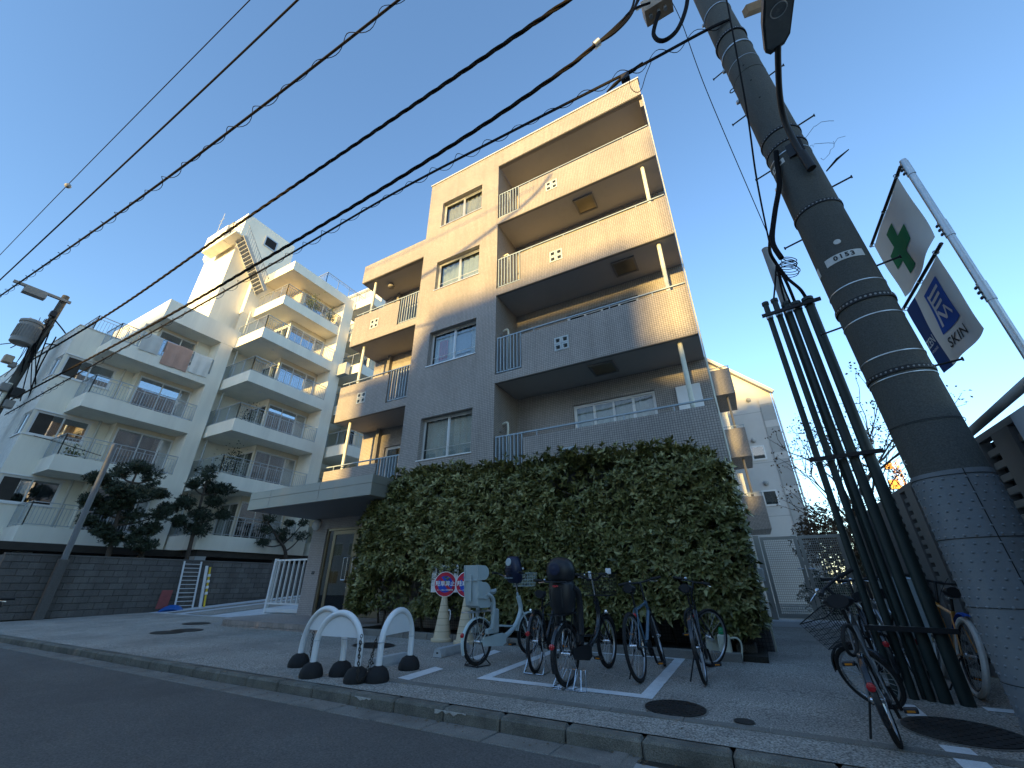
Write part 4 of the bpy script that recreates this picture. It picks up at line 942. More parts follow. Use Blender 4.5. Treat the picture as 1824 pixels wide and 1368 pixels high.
# driveway ramp
rm = MB(); rm.prism([(8.6, gz(8.6)+0.004), (16, 0.62), (16, 0.0), (8.6, 0.0)], (0,1,0), (0,0,1), (-1,0,0), 5.6, (-14.2, 0, 0)); rm.build('driveway_ramp', 'ramp_pale', kind='structure')
rl = MB(); rl.prism([(8.7, gz(8.7)+0.02), (16, 0.635), (16, 0.64), (8.7, gz(8.7)+0.026)], (0,1,0), (0,0,1), (-1,0,0), 1.5, (-16.0, 0, 0)); rl.build('driveway_track', 'pavement', kind='structure')
rl = MB(); rl.prism([(8.7, gz(8.7)+0.02), (16, 0.635), (16, 0.64), (8.7, gz(8.7)+0.026)], (0,1,0), (0,0,1), (-1,0,0), 0.5, (-18.2, 0, 0)); rl.build('driveway_track', 'pavement', kind='structure')
# aluminium bar fence beside the entrance
q0 = atY(495, 997, 9.6); q1 = atY(545, 997, 9.6)
al = thing('bar_fence', 'white aluminium fence of upright bars left of the entrance', 'fence', ((q0.x+q1.x)/2, 9.6, 0.15))
fx0, fx1, fz0, fz1 = q0.x, -12.15, gz(9.6)+0.1, q0.z
MB().box(fx0-0.09, fx0, 9.55, 9.65, gz(9.6)-0.05, fz1+0.03).build('post', 'alu_white', al)
for (za_, zb_) in ((fz1-0.05, fz1), (fz0, fz0+0.10), (fz0+0.22, fz0+0.26)): MB().box(fx0, fx1, 9.57, 9.63, za_, zb_).build('rail', 'alu_white', al)
n = 9
for k in range(n):
    X = fx0+(fx1-fx0)*(k+0.6)/n; MB().box(X-0.018, X+0.018, 9.575, 9.625, fz0+0.26, fz1-0.05).build('bar', 'alu_white', al)
# ------------------------------------------------------------------ hedge in front of the brown building
HG = thing('hedge', 'tall clipped evergreen hedge in front of the brown tiled building', 'hedge', (-4.2, 7.9, 0))
M('bark', (0.075, 0.06, 0.048), rough=0.95, var=0.3, scale=12, bump=0.6, bscale=50)
def leaf6(P, D, S, ln, wd, droop=0.12):
    """vectorised folded leaves: base P, direction D, side S -> verts and tris"""
    n = len(P); N = np.cross(S, D); l = ln[:, None]; w = wd[:, None]
    v0 = P; vL = P+D*l*0.42+S*w+N*w*0.35; vR = P+D*l*0.42-S*w+N*w*0.35; vM = P+D*l*0.5; vT = P+D*l-N*l*droop
    V = np.stack([v0, vL, vM, vR, vT], 1).reshape(-1, 3); b = np.arange(n)*5
    F = np.stack([np.stack([b, b+2, b+1], 1), np.stack([b, b+3, b+2], 1), np.stack([b+1, b+2, b+4], 1), np.stack([b+2, b+3, b+4], 1)], 1).reshape(-1, 3)
    return V, F
def vnoise(P, s, seed=0):
    """cheap smooth noise from sines"""
    r = np.random.default_rng(seed); o = np.zeros(len(P))
    for k in range(7):
        d = r.normal(0, 1, 3); d *= s*(0.6+0.25*k)/np.linalg.norm(d); o += np.sin(P@d+r.uniform(0, 6.28))/(1+0.35*k)
    return o/3.0
def sprigs(C, A, nl, ln, wd, spread=(35, 80), rnd_bias=0.0):
    """rosettes: centres C, axes A, nl leaves each"""
    n = len(C); A = A/np.linalg.norm(A, axis=1)[:, None]
    T = np.cross(A, RNG.normal(0, 1, (n, 3))); T /= np.linalg.norm(T, axis=1)[:, None]; B = np.cross(A, T)
    Vs = []; Fs = []; Rs = []; base = 0; tone = RNG.normal(0.45+rnd_bias, 0.15, n)+0.16*vnoise(C, 1.7, 8)
    for k in range(nl):
        ph = 2*np.pi*k/nl*1.0+RNG.uniform(-0.35, 0.35, n)+k*0.4; th = np.radians(RNG.uniform(spread[0], spread[1], n))
        D = A*np.cos(th)[:, None]+(T*np.cos(ph)[:, None]+B*np.sin(ph)[:, None])*np.sin(th)[:, None]
        D += RNG.normal(0, 0.12, (n, 3)); D /= np.linalg.norm(D, axis=1)[:, None]
        S = np.cross(D, A+RNG.normal(0, 0.15, (n, 3))); S /= np.linalg.norm(S, axis=1)[:, None]+1e-9
        P = C+A*(RNG.uniform(-0.04, 0.03, n))[:, None]
        V, F = leaf6(P, D, S, ln*RNG.uniform(0.7, 1.25, n), wd*RNG.uniform(0.8, 1.2, n)); Vs.append(V); Fs.append(F+base); base += len(V)
        Rs.append(np.repeat(np.clip(tone+RNG.normal(0, 0.12, n), 0, 1), 4))
    return np.concatenate(Vs), np.concatenate(Fs), np.concatenate(Rs)
def htop(x): return np.interp(x, [-8.4, -8.0, -7.4, -6.4, -4.2, -3.0, -1.8, -1.0, -0.3, 0.0], [2.2, 2.9, 3.42, 3.40, 3.22, 3.28, 3.2, 3.16, 3.0, 2.5])
def hedge_points(n, inner=False):
    x = RNG.uniform(-8.35, -0.05, n); t = RNG.uniform(0, 1, n); top = htop(x); zb = 0.42+0.10*np.sin(x*3.1)
    z = zb+(top-zb)*t
    base = 7.36+0.10*np.abs(z-1.6)**1.5*0.3+0.10*vnoise(np.stack([x, z*0, z], 1), 2.2, 3)
    left = np.clip((x+8.35)/0.5, 0, 1); right = np.clip((-0.05-x)/0.35, 0, 1)
    base = base+(1-np.sqrt(1-(1-left)**2))*0.5+(1-np.sqrt(np.clip(1-(1-right)**2, 0, 1)))*0.45
    topr = np.clip((top-z)/0.35, 0, 1); base = base+(1-np.sqrt(np.clip(1-(1-topr)**2, 0, 1)))*0.35
    y = base+(RNG.uniform(0.12, 0.5, n) if inner else np.abs(RNG.normal(0, 0.06, n)))
    return np.stack([x, y, z], 1)
P = hedge_points(4300); gap = vnoise(P*np.array([1, 0.3, 1.2]), 2.6, 5)
P = P[gap > -0.48]; A = np.stack([RNG.normal(0, 0.35, len(P)), -0.75+RNG.normal(0, 0.2, len(P)), 0.55+RNG.normal(0, 0.3, len(P))], 1)
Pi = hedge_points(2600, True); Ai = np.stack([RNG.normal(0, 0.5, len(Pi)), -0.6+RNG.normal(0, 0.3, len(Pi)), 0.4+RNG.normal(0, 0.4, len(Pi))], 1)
xt = RNG.uniform(-8.1, -0.15, 1500); Pt = np.stack([xt, RNG.uniform(7.5, 8.32, 1500), htop(xt)+RNG.normal(0.03, 0.09, 1500)], 1); At = np.stack([RNG.normal(0, 0.35, 1500), RNG.normal(-0.1, 0.3, 1500), np.ones(1500)], 1)
ys_ = RNG.uniform(7.5, 8.35, 420); Ps = np.stack([-0.12+RNG.normal(0, 0.06, 420), ys_, RNG.uniform(0.5, 2.9, 420)], 1); As = np.stack([np.ones(420), RNG.normal(-0.3, 0.3, 420), RNG.normal(0.5, 0.3, 420)], 1)
Pl = np.stack([-8.3+RNG.normal(0, 0.06, 420), ys_, RNG.uniform(0.5, 2.7, 420)], 1); Al = As*np.array([-1, 1, 1])
Vv, Ff, Rr = [], [], []; bs = 0
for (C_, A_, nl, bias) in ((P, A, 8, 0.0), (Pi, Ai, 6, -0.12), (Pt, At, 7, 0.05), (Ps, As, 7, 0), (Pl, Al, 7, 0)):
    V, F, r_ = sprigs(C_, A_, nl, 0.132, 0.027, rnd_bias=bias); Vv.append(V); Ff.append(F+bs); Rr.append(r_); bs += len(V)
V = np.concatenate(Vv); V[:, 1] = np.minimum(V[:, 1], 8.385+0*V[:, 1]); F = np.concatenate(Ff); r_ = np.concatenate(Rr)
me = np_mesh('foliage', V-np.array(ORG[HG.name])[None, :], F, r_, 'foliage_hedge'); o = bpy.data.objects.new('foliage', me); COL.objects.link(o); o.parent = HG; o['kind'] = 'stuff'
# the three hundred nearest leaves, each a piece of its own
lv = []
for k in range(5):
    V1, F1 = leaf6(np.zeros((1, 3)), np.array([[0, 1.0, 0]]), np.array([[1.0, 0, 0]]), np.array([0.125]), np.array([0.026]), droop=0.05+0.06*k)
    me = np_mesh('leaf', V1, F1, np.full(4, 0.3+0.13*k), 'foliage_hedge'); lv.append(me)
hp = hedge_points(300)
for p in hp:
    o = bpy.data.objects.new('leaf', random.choice(lv)); COL.objects.link(o); o.parent = HG
    d = Vector((random.gauss(0, 0.6), -0.8, random.gauss(0.35, 0.5))); o.rotation_euler = d.to_track_quat('Y', 'Z').to_euler(); o.location = Vector((p[0], p[1]-0.07, p[2]))-ORG[HG.name]
for k in range(26):
    x = -8.0+7.6*(k+random.uniform(0.2, 0.8))/26; y = random.uniform(7.75, 8.2); pts = [(x, y, gz(y)), (x+random.uniform(-.1, .1), y-0.05, 0.6), (x+random.uniform(-.3, .3), y-random.uniform(0, .25), 1.5), (x+random.uniform(-.5, .5), y-random.uniform(0, .3), 2.6)]
    MB().tube(smooth_pts(pts, 4), [0.028-0.0016*i for i in range(13)], 6).build('stem', 'bark', HG, smooth=True)
    for q in range(3):
        z = random.uniform(0.7, 2.4); bx = x+random.uniform(-.1, .1)
        MB().tube(smooth_pts([(bx, y-0.1, z), (bx+random.uniform(-.3, .3), y-0.3, z+0.25), (bx+random.uniform(-.45, .45), 7.5, z+0.55)], 3), 0.008, 5).build('branch', 'bark', HG)
# stone edging of the hedge bed
ed = thing('bed_edging', 'low concrete edging along the foot of the hedge', 'edging', (-4, 7.3, 0))
X = -7.6
while X < -0.6:
    MB().bbox(X, X+0.592, 7.24, 7.36, 0, gz(7.3)+0.11, 0.012).build('edging_stone', 'gutter', ed); X += 0.6
MB().box(-8.2, -0.1, 7.36, 8.38, 0, gz(7.4)+0.07).build('soil_bed', 'soil', ed)

# ------------------------------------------------------------------ pruned garden trees behind the block wall
def pad_tree(name, label, base, pads, lean=0.2, n_leaf=1500, X=-20.75, mat='foliage_dark', rr=0.42):
    """base and pads are photo pixels at the plane X"""
    b = atX(*base, X); t = thing(name, label, 'tree', (b.x, b.y, 0.3), 'pruned garden trees behind the block wall')
    tops = [atX(px, py, X+random.uniform(-0.45, 0.45)) for px, py in pads]
    top = max(tops, key=lambda q: q.z); mid = Vector((b.x, (b.y+top.y)/2+random.uniform(-.15, .15), (b.z+top.z)/2))
    trunk = smooth_pts([(b.x, b.y, 0.3), (b.x, b.y+0.03, b.z), mid, top-Vector((0, 0, 0.25))], 6)
    tr = MB().tube(trunk, [0.115-0.085*i/(len(trunk)-1) for i in range(len(trunk))], 9)
    tro = tr.build('trunk', 'bark', t, smooth=True)
    Cs = []; As = []
    for q in tops:
        a = min(trunk, key=lambda p: (p-(q-Vector((0, 0, 0.35)))).length+max(0, p.z-q.z)*3); m_ = (a+q)/2+Vector((0, 0, -0.12))
        MB().tube(smooth_pts([a, m_, q-Vector((0, 0, 0.06))], 4), [0.045-0.0035*i for i in range(9)], 6).build('limb', 'bark', tro, smooth=True)
        n = int(n_leaf*random.uniform(0.7, 1.2)/7); u = RNG.normal(0, 1, (n, 3)); u /= np.linalg.norm(u, axis=1)[:, None]
        s = np.array([rr, rr*random.uniform(0.8, 1.2), rr*random.uniform(0.55, 0.85)])*random.uniform(0.6, 1.05); c = np.array(q)+u*s*RNG.uniform(0.15, 1.15, n)[:, None]**0.7
        c += 0.10*np.stack([vnoise(c, 6, 1), vnoise(c, 6, 2), vnoise(c, 6, 4)], 1)
        Cs.append(c); As.append(u*np.array([1, 1, 0.6])+np.array([0, 0, 0.55]))
    V, F, r_ = sprigs(np.concatenate(Cs), np.concatenate(As), 8, 0.12, 0.014, (20, 70))
    me = np_mesh('crown', V-np.array(ORG[t.name])[None, :], F, r_, mat); o = bpy.data.objects.new('crown', me); COL.objects.link(o); o.parent = t; o['kind'] = 'stuff'; return t
pad_tree('garden_tree', 'broad dark pruned tree, leftmost behind the block wall', (190, 992), [(180, 852), (215, 838), (248, 832), (272, 850), (205, 872), (163, 893), (245, 880), (288, 882), (192, 905), (236, 918), (155, 925), (284, 915), (178, 945), (250, 950), (300, 905), (205, 962), (222, 895), (268, 940)])
pad_tree('garden_tree', 'slimmer dark pruned tree, middle one behind the block wall', (330, 1000), [(372, 843), (345, 862), (400, 872), (330, 895), (382, 893), (358, 915), (398, 915), (322, 925), (352, 942), (375, 870)])
pad_tree('garden_tree', 'small open pine seen under the canopy beside the entrance', (508, 990), [(480, 922), (515, 932), (472, 945), (503, 948), (540, 930), (468, 968), (500, 962), (536, 955)], n_leaf=700, rr=0.36)
pad_tree('garden_shrub', 'low dark shrub on top of the block wall right of the broad tree', (250, 992), [(240, 968), (262, 972)], n_leaf=1100, rr=0.33)

# ------------------------------------------------------------------ trees behind the gate
def bare_tree(name, label, base, height, spread, seed, leaves=900, mat='foliage_rust', r0=0.11):
    random.seed(seed); t = thing(name, label, 'tree', base); tips = []
    tr = MB(); tw = MB()
    def grow(p, d, L, r, lvl):
        n = 4; pts = [p]; q = p; dd = d.copy()
        for k in range(n):
            dd = (dd+Vector((random.gauss(0, .16), random.gauss(0, .16), random.gauss(0.04, .10)))).normalized(); q = q+dd*L/n; pts.append(q)
        (tr if lvl < 2 else tw).tube(pts, [r*(1-0.5*i/n) for i in range(n+1)], 6 if lvl < 2 else 4, caps=False)
        if lvl >= 4: tips.append(q); return
        for k in range([4, 4, 4, 3][lvl]):
            i = random.randint(1, n) if k else n; s = Vector((random.gauss(0, 1), random.gauss(0, 1), random.gauss(0.35, 0.5))).normalized()
            nd = (dd*0.75+s*0.75*spread).normalized(); grow(pts[i], nd, L*random.uniform(0.6, 0.85), max(r*0.55, 0.009), lvl+1)
        tips.append(q)
    grow(Vector(base), Vector((0, 0, 1)), height*0.36, r0, 0)
    tro = tr.build('trunk', 'bark', t, smooth=True, fix=False); tw.build('twigs', 'bark', tro, kind='stuff', fix=False)
    T = np.array([list(q) for q in tips]); idx = RNG.integers(0, len(T), leaves); P_ = T[idx]+RNG.normal(0, 0.13, (leaves, 3)); it = iter(P_)
    V, F, r_ = leaf_cloud(leaves, lambda: next(it), 0.09, 0.03)
    me = np_mesh('crown', V-np.array(ORG[t.name])[None, :], F, r_, mat); o = bpy.data.objects.new('crown', me); COL.objects.link(o); o.parent = t; o['kind'] = 'stuff'
    random.seed(seed+100); return t
b1 = atY(1478, 850, 16.5)
bare_tree('bare_tree', 'tall thin tree with few leaves behind the gate', (b1.x, 16.5, 0.2), 8.6, 1.25, 4, 1800, 'foliage_rust', 0.13)
def bush(name, label, c, s, n, mat, ln=0.09):
    t = thing(name, label, 'shrub', (c[0], c[1], gz(c[1])))
    u = RNG.normal(0, 1, (n, 3)); u /= np.linalg.norm(u, axis=1)[:, None]; p = np.array(c)+u*np.array(s)*(RNG.uniform(0.15, 1, n)**0.5)[:, None]*(1+0.22*vnoise(u, 4, 9))[:, None]
    V, F, r_ = sprigs(p, u+np.array([0, 0, 0.4]), 6, ln, ln*0.22)
    me = np_mesh('crown', V-np.array(ORG[t.name])[None, :], F, r_, mat); o = bpy.data.objects.new('crown', me); COL.objects.link(o); o.parent = t; o['kind'] = 'stuff'
    for k in range(5):
        a = random.uniform(0, 6.28); MB().tube(smooth_pts([(c[0], c[1], gz(c[1])), (c[0]+0.15*math.cos(a), c[1]+0.15*math.sin(a), c[2]*0.5), (c[0]+s[0]*0.6*math.cos(a), c[1]+s[1]*0.6*math.sin(a), c[2]+0.2*s[2])], 4), [0.04-0.003*i for i in range(9)], 6).build('stem', 'bark', t)
    return t
q = atY(1462, 925, 15.5); bush('shrub', 'rusty brown shrub showing over the gate', (q.x+0.05, 15.5, q.z-0.55), (0.95, 0.9, 1.05), 1300, 'foliage_rust')
q = atY(1560, 945, 15.0); bush('shrub', 'dark shrub behind the conduits', (q.x+0.1, 15.0, q.z-0.6), (0.8, 0.8, 0.9), 700, 'foliage_dark')
q = atY(1440, 1010, 14.3); bush('shrub', 'low green shrub close behind the mesh gate', (q.x+0.3, 14.3, 0.75), (0.7, 0.5, 0.6), 500, 'foliage_dark')

# ------------------------------------------------------------------ double mesh gate
M('gate', (0.29, 0.285, 0.255), rough=0.5, var=0.06, metal=0.3)
YGt = 12.5; GT = thing('mesh_gate', 'double leaf metal mesh gate at the end of the passage', 'gate', (1.05, YGt, 0.2))
gz0, gz1 = 0.30, 2.05
for X in (0.17, 1.98): MB().box(X-0.06, X+0.06, YGt-0.06, YGt+0.06, gz(YGt)-0.05, gz1+0.04).build('post', 'gate', GT)
for (a, b, hs) in ((0.25, 1.035, 1), (1.055, 1.90, -1)):
    f = MB(); w_ = 0.075
    f.box(a, a+w_, YGt-0.025, YGt+0.025, gz0, gz1); f.box(b-w_, b, YGt-0.025, YGt+0.025, gz0, gz1); f.box(a+w_, b-w_, YGt-0.025, YGt+0.025, gz0, gz0+0.09); f.box(a+w_, b-w_, YGt-0.025, YGt+0.025, gz1-0.07, gz1)
    leaf = f.build('gate_leaf', 'gate', GT); ms = MB(); z = gz0+0.13
    while z < gz1-0.08: ms.box(a+w_, b-w_, YGt-0.008, YGt+0.008, z, z+0.012); z += 0.05
    X = a+w_+0.03
    while X < b-w_: ms.box(X, X+0.010, YGt-0.006, YGt+0.006, gz0+0.09, gz1-0.07); X += 0.04
    ms.build('mesh', 'gate', leaf, kind='stuff')
    hx = b-0.04 if hs > 0 else a+0.04
    MB().tube([(hx, YGt-0.03, 1.32), (hx, YGt-0.08, 1.32), (hx-0.12*hs, YGt-0.08, 1.32)], 0.011, 8).build('handle', 'chrome', leaf, smooth=True)
sill = MB().bbox(-0.0, 2.0, YGt-0.35, YGt+0.3, 0.05, gz(YGt)+0.11, 0.015).build('gate_sill', 'ramp_pale', label='pale concrete sill under the mesh gate', cat='sill')

# ------------------------------------------------------------------ louvred fence along the right side
M('louver', (0.20, 0.19, 0.18), rough=0.55, var=0.08, metal=0.3); M('louver_post', (0.17, 0.16, 0.155), rough=0.5, var=0.08, metal=0.3)
XLF = 2.12; LF = thing('louver_fence', 'dark brown louvred fence along the right side', 'fence', (XLF, 8, 0))
lm = MB().bbox(-0.01, 0.03, 0.0, 0.235, 0.0, 0.062, 0.006).mesh('louver'); lm.materials.append(MATS['louver'])
y = 2.6
while y < 12.2:
    MB().box(XLF-0.03, XLF+0.05, y, y+0.30, 0, 2.20).build('post', 'louver_post', LF)
    for k in range(17):
        o = bpy.data.objects.new('louver', lm); COL.objects.link(o); o.parent = LF; o.location = Vector((XLF+0.0, y+0.305, 0.26+k*0.112))-ORG[LF.name]
    y += 0.545
MB().box(XLF-0.03, XLF+0.05, 2.6, 12.3, 2.201, 2.26).build('top_rail', 'louver_post', LF); MB().box(XLF-0.02, XLF+0.04, 2.6, 12.3, 0.08, 0.2).build('bottom_rail', 'louver_post', LF)
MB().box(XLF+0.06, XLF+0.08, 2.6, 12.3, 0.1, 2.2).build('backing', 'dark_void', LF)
# tube rail and hung panel of the building site in front of it
SR = thing('site_rail', 'horizontal steel tube with end ball above the louvred fence', 'rail', (2.0, 4.5, 2.25))
MB().tube([(1.98, 3.0, 2.36), (1.98, 6.2, 2.20)], 0.036, 12).lathe((1.98, 2.98, 2.36), [(0.0, -0.08), (0.06, -0.06), (0.085, 0), (0.06, 0.06), (0, 0.08)], 14, axis=(0,1,0)).build('tube', 'greywall_dark', SR, smooth=True)
for Y in (3.2, 5.9): MB().box(1.95, 2.08, Y-0.03, Y+0.03, 2.1, 2.25).build('bracket', 'steel', SR)
M('panel_grey', (0.42, 0.44, 0.47), rough=0.5, var=0.05)
q = atX(1800, 800, 1.99)
MB().bbox(1.985, 2.0, 2.7, 4.44, 1.3, 2.2, 0.004).build('hung_panel', 'panel_grey', label='plain pale grey panel hung on the fence at the right edge', cat='panel')
# ------------------------------------------------------------------ tower crane far away
M('crane', (0.75, 0.30, 0.05), rough=0.6, var=0.1)
YC = 60; a = atY(1617, 885, YC); b = atY(1592, 818, YC)
CR = thing('crane', 'orange lattice crane mast far behind the trees', 'crane', (a.x, YC, 0)); mb = MB(); w_ = 0.55; top = b.z
xs_ = (a.x+b.x)/2-0.3
for dx in (0, w_):
    for dy in (0, w_): mb.tube([(xs_+dx, YC+dy, 0), (xs_+dx, YC+dy, top)], 0.05, 4)
z = 0
while z+w_ < top:
    mb.tube([(xs_, YC, z), (xs_+w_, YC, z+w_)], 0.035, 4); mb.tube([(xs_+w_, YC, z), (xs_, YC, z+w_)], 0.035, 4); mb.tube([(xs_, YC, z), (xs_+w_, YC, z)], 0.035, 4); z += w_
mb.build('mast', 'crane', CR)
MB().box(xs_-0.8, xs_-0.05, YC, YC+0.6, top-3.2, top-2.2).box(xs_-0.6, xs_-0.05, YC, YC+0.6, top-1.0, top-0.4).build('cab', 'crane', CR)
# ------------------------------------------------------------------ utility pole, right foreground
M('pole', (0.075, 0.076, 0.070), rough=0.85, var=0.18, scale=2.5, speck=0.2, sscale=90, bump=0.25, bscale=60, dirt=0.4, dscale=1.5, streak=True, dcol=(0.055, 0.06, 0.05))
M('sheath', (0.16, 0.18, 0.20), rough=0.5, var=0.12, scale=2, bump=0.1, dirt=0.45, dscale=1.3, streak=True, dcol=(0.11, 0.09, 0.05))
M('black_metal', (0.018, 0.018, 0.02), rough=0.5, var=0.15, metal=0.3)
M('cable', (0.010, 0.010, 0.012), rough=0.8, var=0.1, spec=0.1)
M('cable_brown', (0.020, 0.017, 0.015), rough=0.85, var=0.2, scale=8, spec=0.1)
M('plate_white', (0.55, 0.55, 0.53), rough=0.6, var=0.1, scale=12, dirt=0.4, dscale=9)
M('print_black', (0.02, 0.02, 0.022), rough=0.6, var=0)
M('conduit_grey', (0.24, 0.24, 0.235), rough=0.6, var=0.15)
M('galv', (0.47, 0.49, 0.50), rough=0.38, var=0.15, metal=0.85, scale=9)
PB = Vector((1.57, 4.54, 0)); PD = 4.80; PV = Vector((PB.x, PB.y, 0)).normalized(); PS = Vector((PV.y, -PV.x, 0))   # towards / across the view
def pax(z): return Vector((PB.x, PB.y, z)) - PS*(0.021*max(z, 0))
def prad(z): return 0.246-0.0052*z
PZ0 = gz(PB.y)-0.05
UP_ = thing('utility_pole', 'thick concrete utility pole with studded steel sheath at the right', 'utility pole', (PB.x, PB.y, gz(PB.y)))
def pring(name, z, h, extra, mat, parent=None, n=36, tilt=0.0):
    c = pax(z); mb = MB().lathe(c-Vector((0, 0, h/2)), [(prad(z)+0.001, 0), (prad(z)+extra, 0), (prad(z)+extra, h), (prad(z)+0.001, h)], n, cap=False); return mb.build(name, mat, parent or UP_, smooth=True)
zs = [PZ0+13.2*k/24 for k in range(25)]
MB().tube([pax(z) for z in zs], [prad(z) for z in zs], 40).build('shaft', 'pole', UP_, smooth=True)
def pz(x, y): return atD(x, y, PD-0.2).z
ZS = pz(1690, 838)
mb = MB(); zz = [PZ0+(ZS-PZ0)*k/8 for k in range(9)]
mb.tube([pax(z) for z in zz], [prad(z)+0.008 for z in zz], 40); sheath = mb.build('sheath', 'sheath', UP_, smooth=True)
st = MB(); row = 0; z = 0.12
while z < ZS-0.03:
    for k in range(24):
        a = 2*math.pi*(k+0.5*(row % 2))/24; c = pax(z); d = Vector((math.cos(a), math.sin(a), 0))
        if d.dot(PV) < 0.35: st.lathe(c+d*(prad(z)+0.007), [(0.011, 0), (0.009, 0.004), (0.004, 0.007)], 6, axis=d)
    z += 0.058; row += 1
st.build('studs', 'sheath', sheath, smooth=True, kind='stuff')
sb = MB()
for k in range(5): sb.add(*(lambda w: (w.v, w.f))(MB().lathe(pax(0.42+k*0.45)-Vector((0,0,0.002)), [(prad(0.42+k*0.45)+0.0085, 0), (prad(0.42+k*0.45)+0.012, 0), (prad(0.42+k*0.45)+0.012, 0.005), (prad(0.42+k*0.45)+0.0085, 0.005)], 40, cap=False)))
a_ = math.atan2(-PV.y, -PV.x)+0.35; d = Vector((math.cos(a_), math.sin(a_), 0))
sb.bar(pax(0.1)+d*(prad(0.1)+0.009), pax(ZS)+d*(prad(ZS)+0.009), 0.006, 0.004); sb.build('sheath_seam', 'black_metal', sheath, kind='stuff')
# straps, tie wires and their tails
for (x, y, h, ex, mt) in [(1545, 495, 0.010, 0.005, 'galv'), (1570, 555, 0.010, 0.005, 'galv'), (1592, 628, 0.010, 0.005, 'galv'), (1550, 527, 0.05, 0.012, 'black_metal'), (1616, 655, 0.04, 0.010, 'black_metal'), (1620, 664, 0.008, 0.006, 'galv'), (1455, 362, 0.04, 0.010, 'black_metal'), (1392, 226, 0.035, 0.012, 'black_metal'), (1404, 247, 0.03, 0.01, 'black_metal'), (1412, 262, 0.012, 0.006, 'galv'), (1335, 118, 0.006, 0.003, 'cable'), (1330, 92, 0.008, 0.004, 'galv'), (1318, 68, 0.03, 0.012, 'galv'), (1305, 48, 0.05, 0.02, 'black_metal'), (1265, 14, 0.02, 0.01, 'galv')]:
    r_ = pring('strap', pz(x, y), h, ex, mt)
    if ex >= 0.01 and mt == 'black_metal':
        z = pz(x, y); hl = MB()
        for k in range(40):
            a = 2*math.pi*k/40; d = Vector((math.cos(a), math.sin(a), 0)); hl.lathe(pax(z)+d*(prad(z)+ex), [(h*0.22, 0), (h*0.22, 0.0015)], 6, axis=d)
        hl.build('strap_holes', 'conduit_grey', r_, kind='stuff')
# step bolts
for (x0, y0, x1, y1) in [(1283, 103, 1263, 110), (1322, 183, 1300, 193), (1360, 115, 1377, 107), (1410, 205, 1436, 194), (1368, 282, 1345, 291), (1474, 313, 1503, 305), (1428, 405, 1397, 418), (1555, 455, 1590, 444), (1503, 564, 1464, 572), (1664, 636, 1704, 629)]:
    z = pz(x0, y0); sgn = 1 if x1 > x0 else -1; ln = 0.19; a = pax(z)+PS*sgn*(prad(z)-0.02); b = a+PS*sgn*ln+Vector((0, 0, -0.004))
    MB().cyl(a, b, 0.010, n=8).cyl(b, b+PS*sgn*0.012, 0.019, n=10).build('step_bolt', 'black_metal', UP_, smooth=True)
# number plates bent round the pole
def bent_plate(name, z0, z1, a0, a1, mat, parent, ex=0.006, n=10):
    mb = MB(); ac = math.atan2(-PV.y, -PV.x)
    for j, z in enumerate((z0, z1)):
        for i in range(n+1):
            a = ac+R(a0+(a1-a0)*i/n); mb.v.append(tuple(pax(z)+Vector((math.cos(a), math.sin(a), 0))*(prad(z)+ex)))
    for i in range(n): mb.f.append((i, i+1, n+2+i, n+1+i))
    o = mb.build(name, mat, parent, smooth=True, fix=False); return o
def bent_text(parent, body, size, z, a_deg, mat='print_black', ex=0.0075):
    ac = math.atan2(-PV.y, -PV.x)
    tot = 0.62*size*len(body)
    for i, ch in enumerate(body):
        if ch == ' ': continue
        off = (i-(len(body)-1)/2)*0.66*size; a = ac+R(a_deg)+off/(prad(z)+ex); d = Vector((math.cos(a), math.sin(a), 0)); tx = Vector((0, 0, 1)).cross(d)
        put_text('lettering', ch, size, mat, parent, pax(z)+d*(prad(z)+ex), tx, (0, 0, 1), bold=0.003, extrude=0.0006)
z = pz(1515, 452); p1 = bent_plate('number_plate', z-0.045, z+0.045, -32, 52, 'plate_white', UP_); bent_text(p1, '0153', 0.072, z, 10)
z = pz(1392, 288); p2 = bent_plate('number_plate', z-0.04, z+0.04, -62, -12, 'plate_white', UP_); bent_text(p2, '3066', 0.058, z, -38)
z = pz(1468, 472); bent_plate('torn_label', z-0.06, z+0.05, -75, -58, 'plate_white', UP_)
z = pz(1506, 426); ac = math.atan2(-PV.y, -PV.x)+R(10); d = Vector((math.cos(ac), math.sin(ac), 0)); MB().lathe(pax(z)+d*(prad(z)), [(0.032, 0), (0.030, 0.006)], 16, axis=d).build('round_tag', 'plate_white', UP_)
for (x, y) in ((1332, 110), (1347, 136), (1364, 166)):
    z = pz(x, y); ac = math.atan2(-PV.y, -PV.x)+R(4); d = Vector((math.cos(ac), math.sin(ac), 0)); MB().lathe(pax(z)+d*(prad(z)-0.001), [(0.013, 0), (0.012, 0.002)], 10, axis=d).build('bolt_hole', 'dark_void', UP_)
# eye and clamps on the left flank
for (x, y) in ((1280, 110), (1304, 165), (1375, 322), (1255, 18)):
    z = pz(x, y); c = pax(z)-PS*(prad(z)+0.015)-PV*0.02; MB().bbox(c.x-0.022, c.x+0.022, c.y-0.022, c.y+0.022, z-0.03, z+0.03, 0.008).build('clamp', 'galv', UP_)
z = pz(1296, 140); MB().torus(pax(z)-PS*(prad(z)+0.02), 0.035, 0.008, axis=(PV.x, PV.y, 0), n=14, k=6).build('ring', 'black_metal', UP_, smooth=True)
z = pz(1606, 820); MB().torus(pax(z)-PS*(prad(z)-0.03)-PV*0.10, 0.018, 0.005, axis=(PV.x, PV.y, 0), n=14, k=6).build('ring', 'galv', UP_, smooth=True)
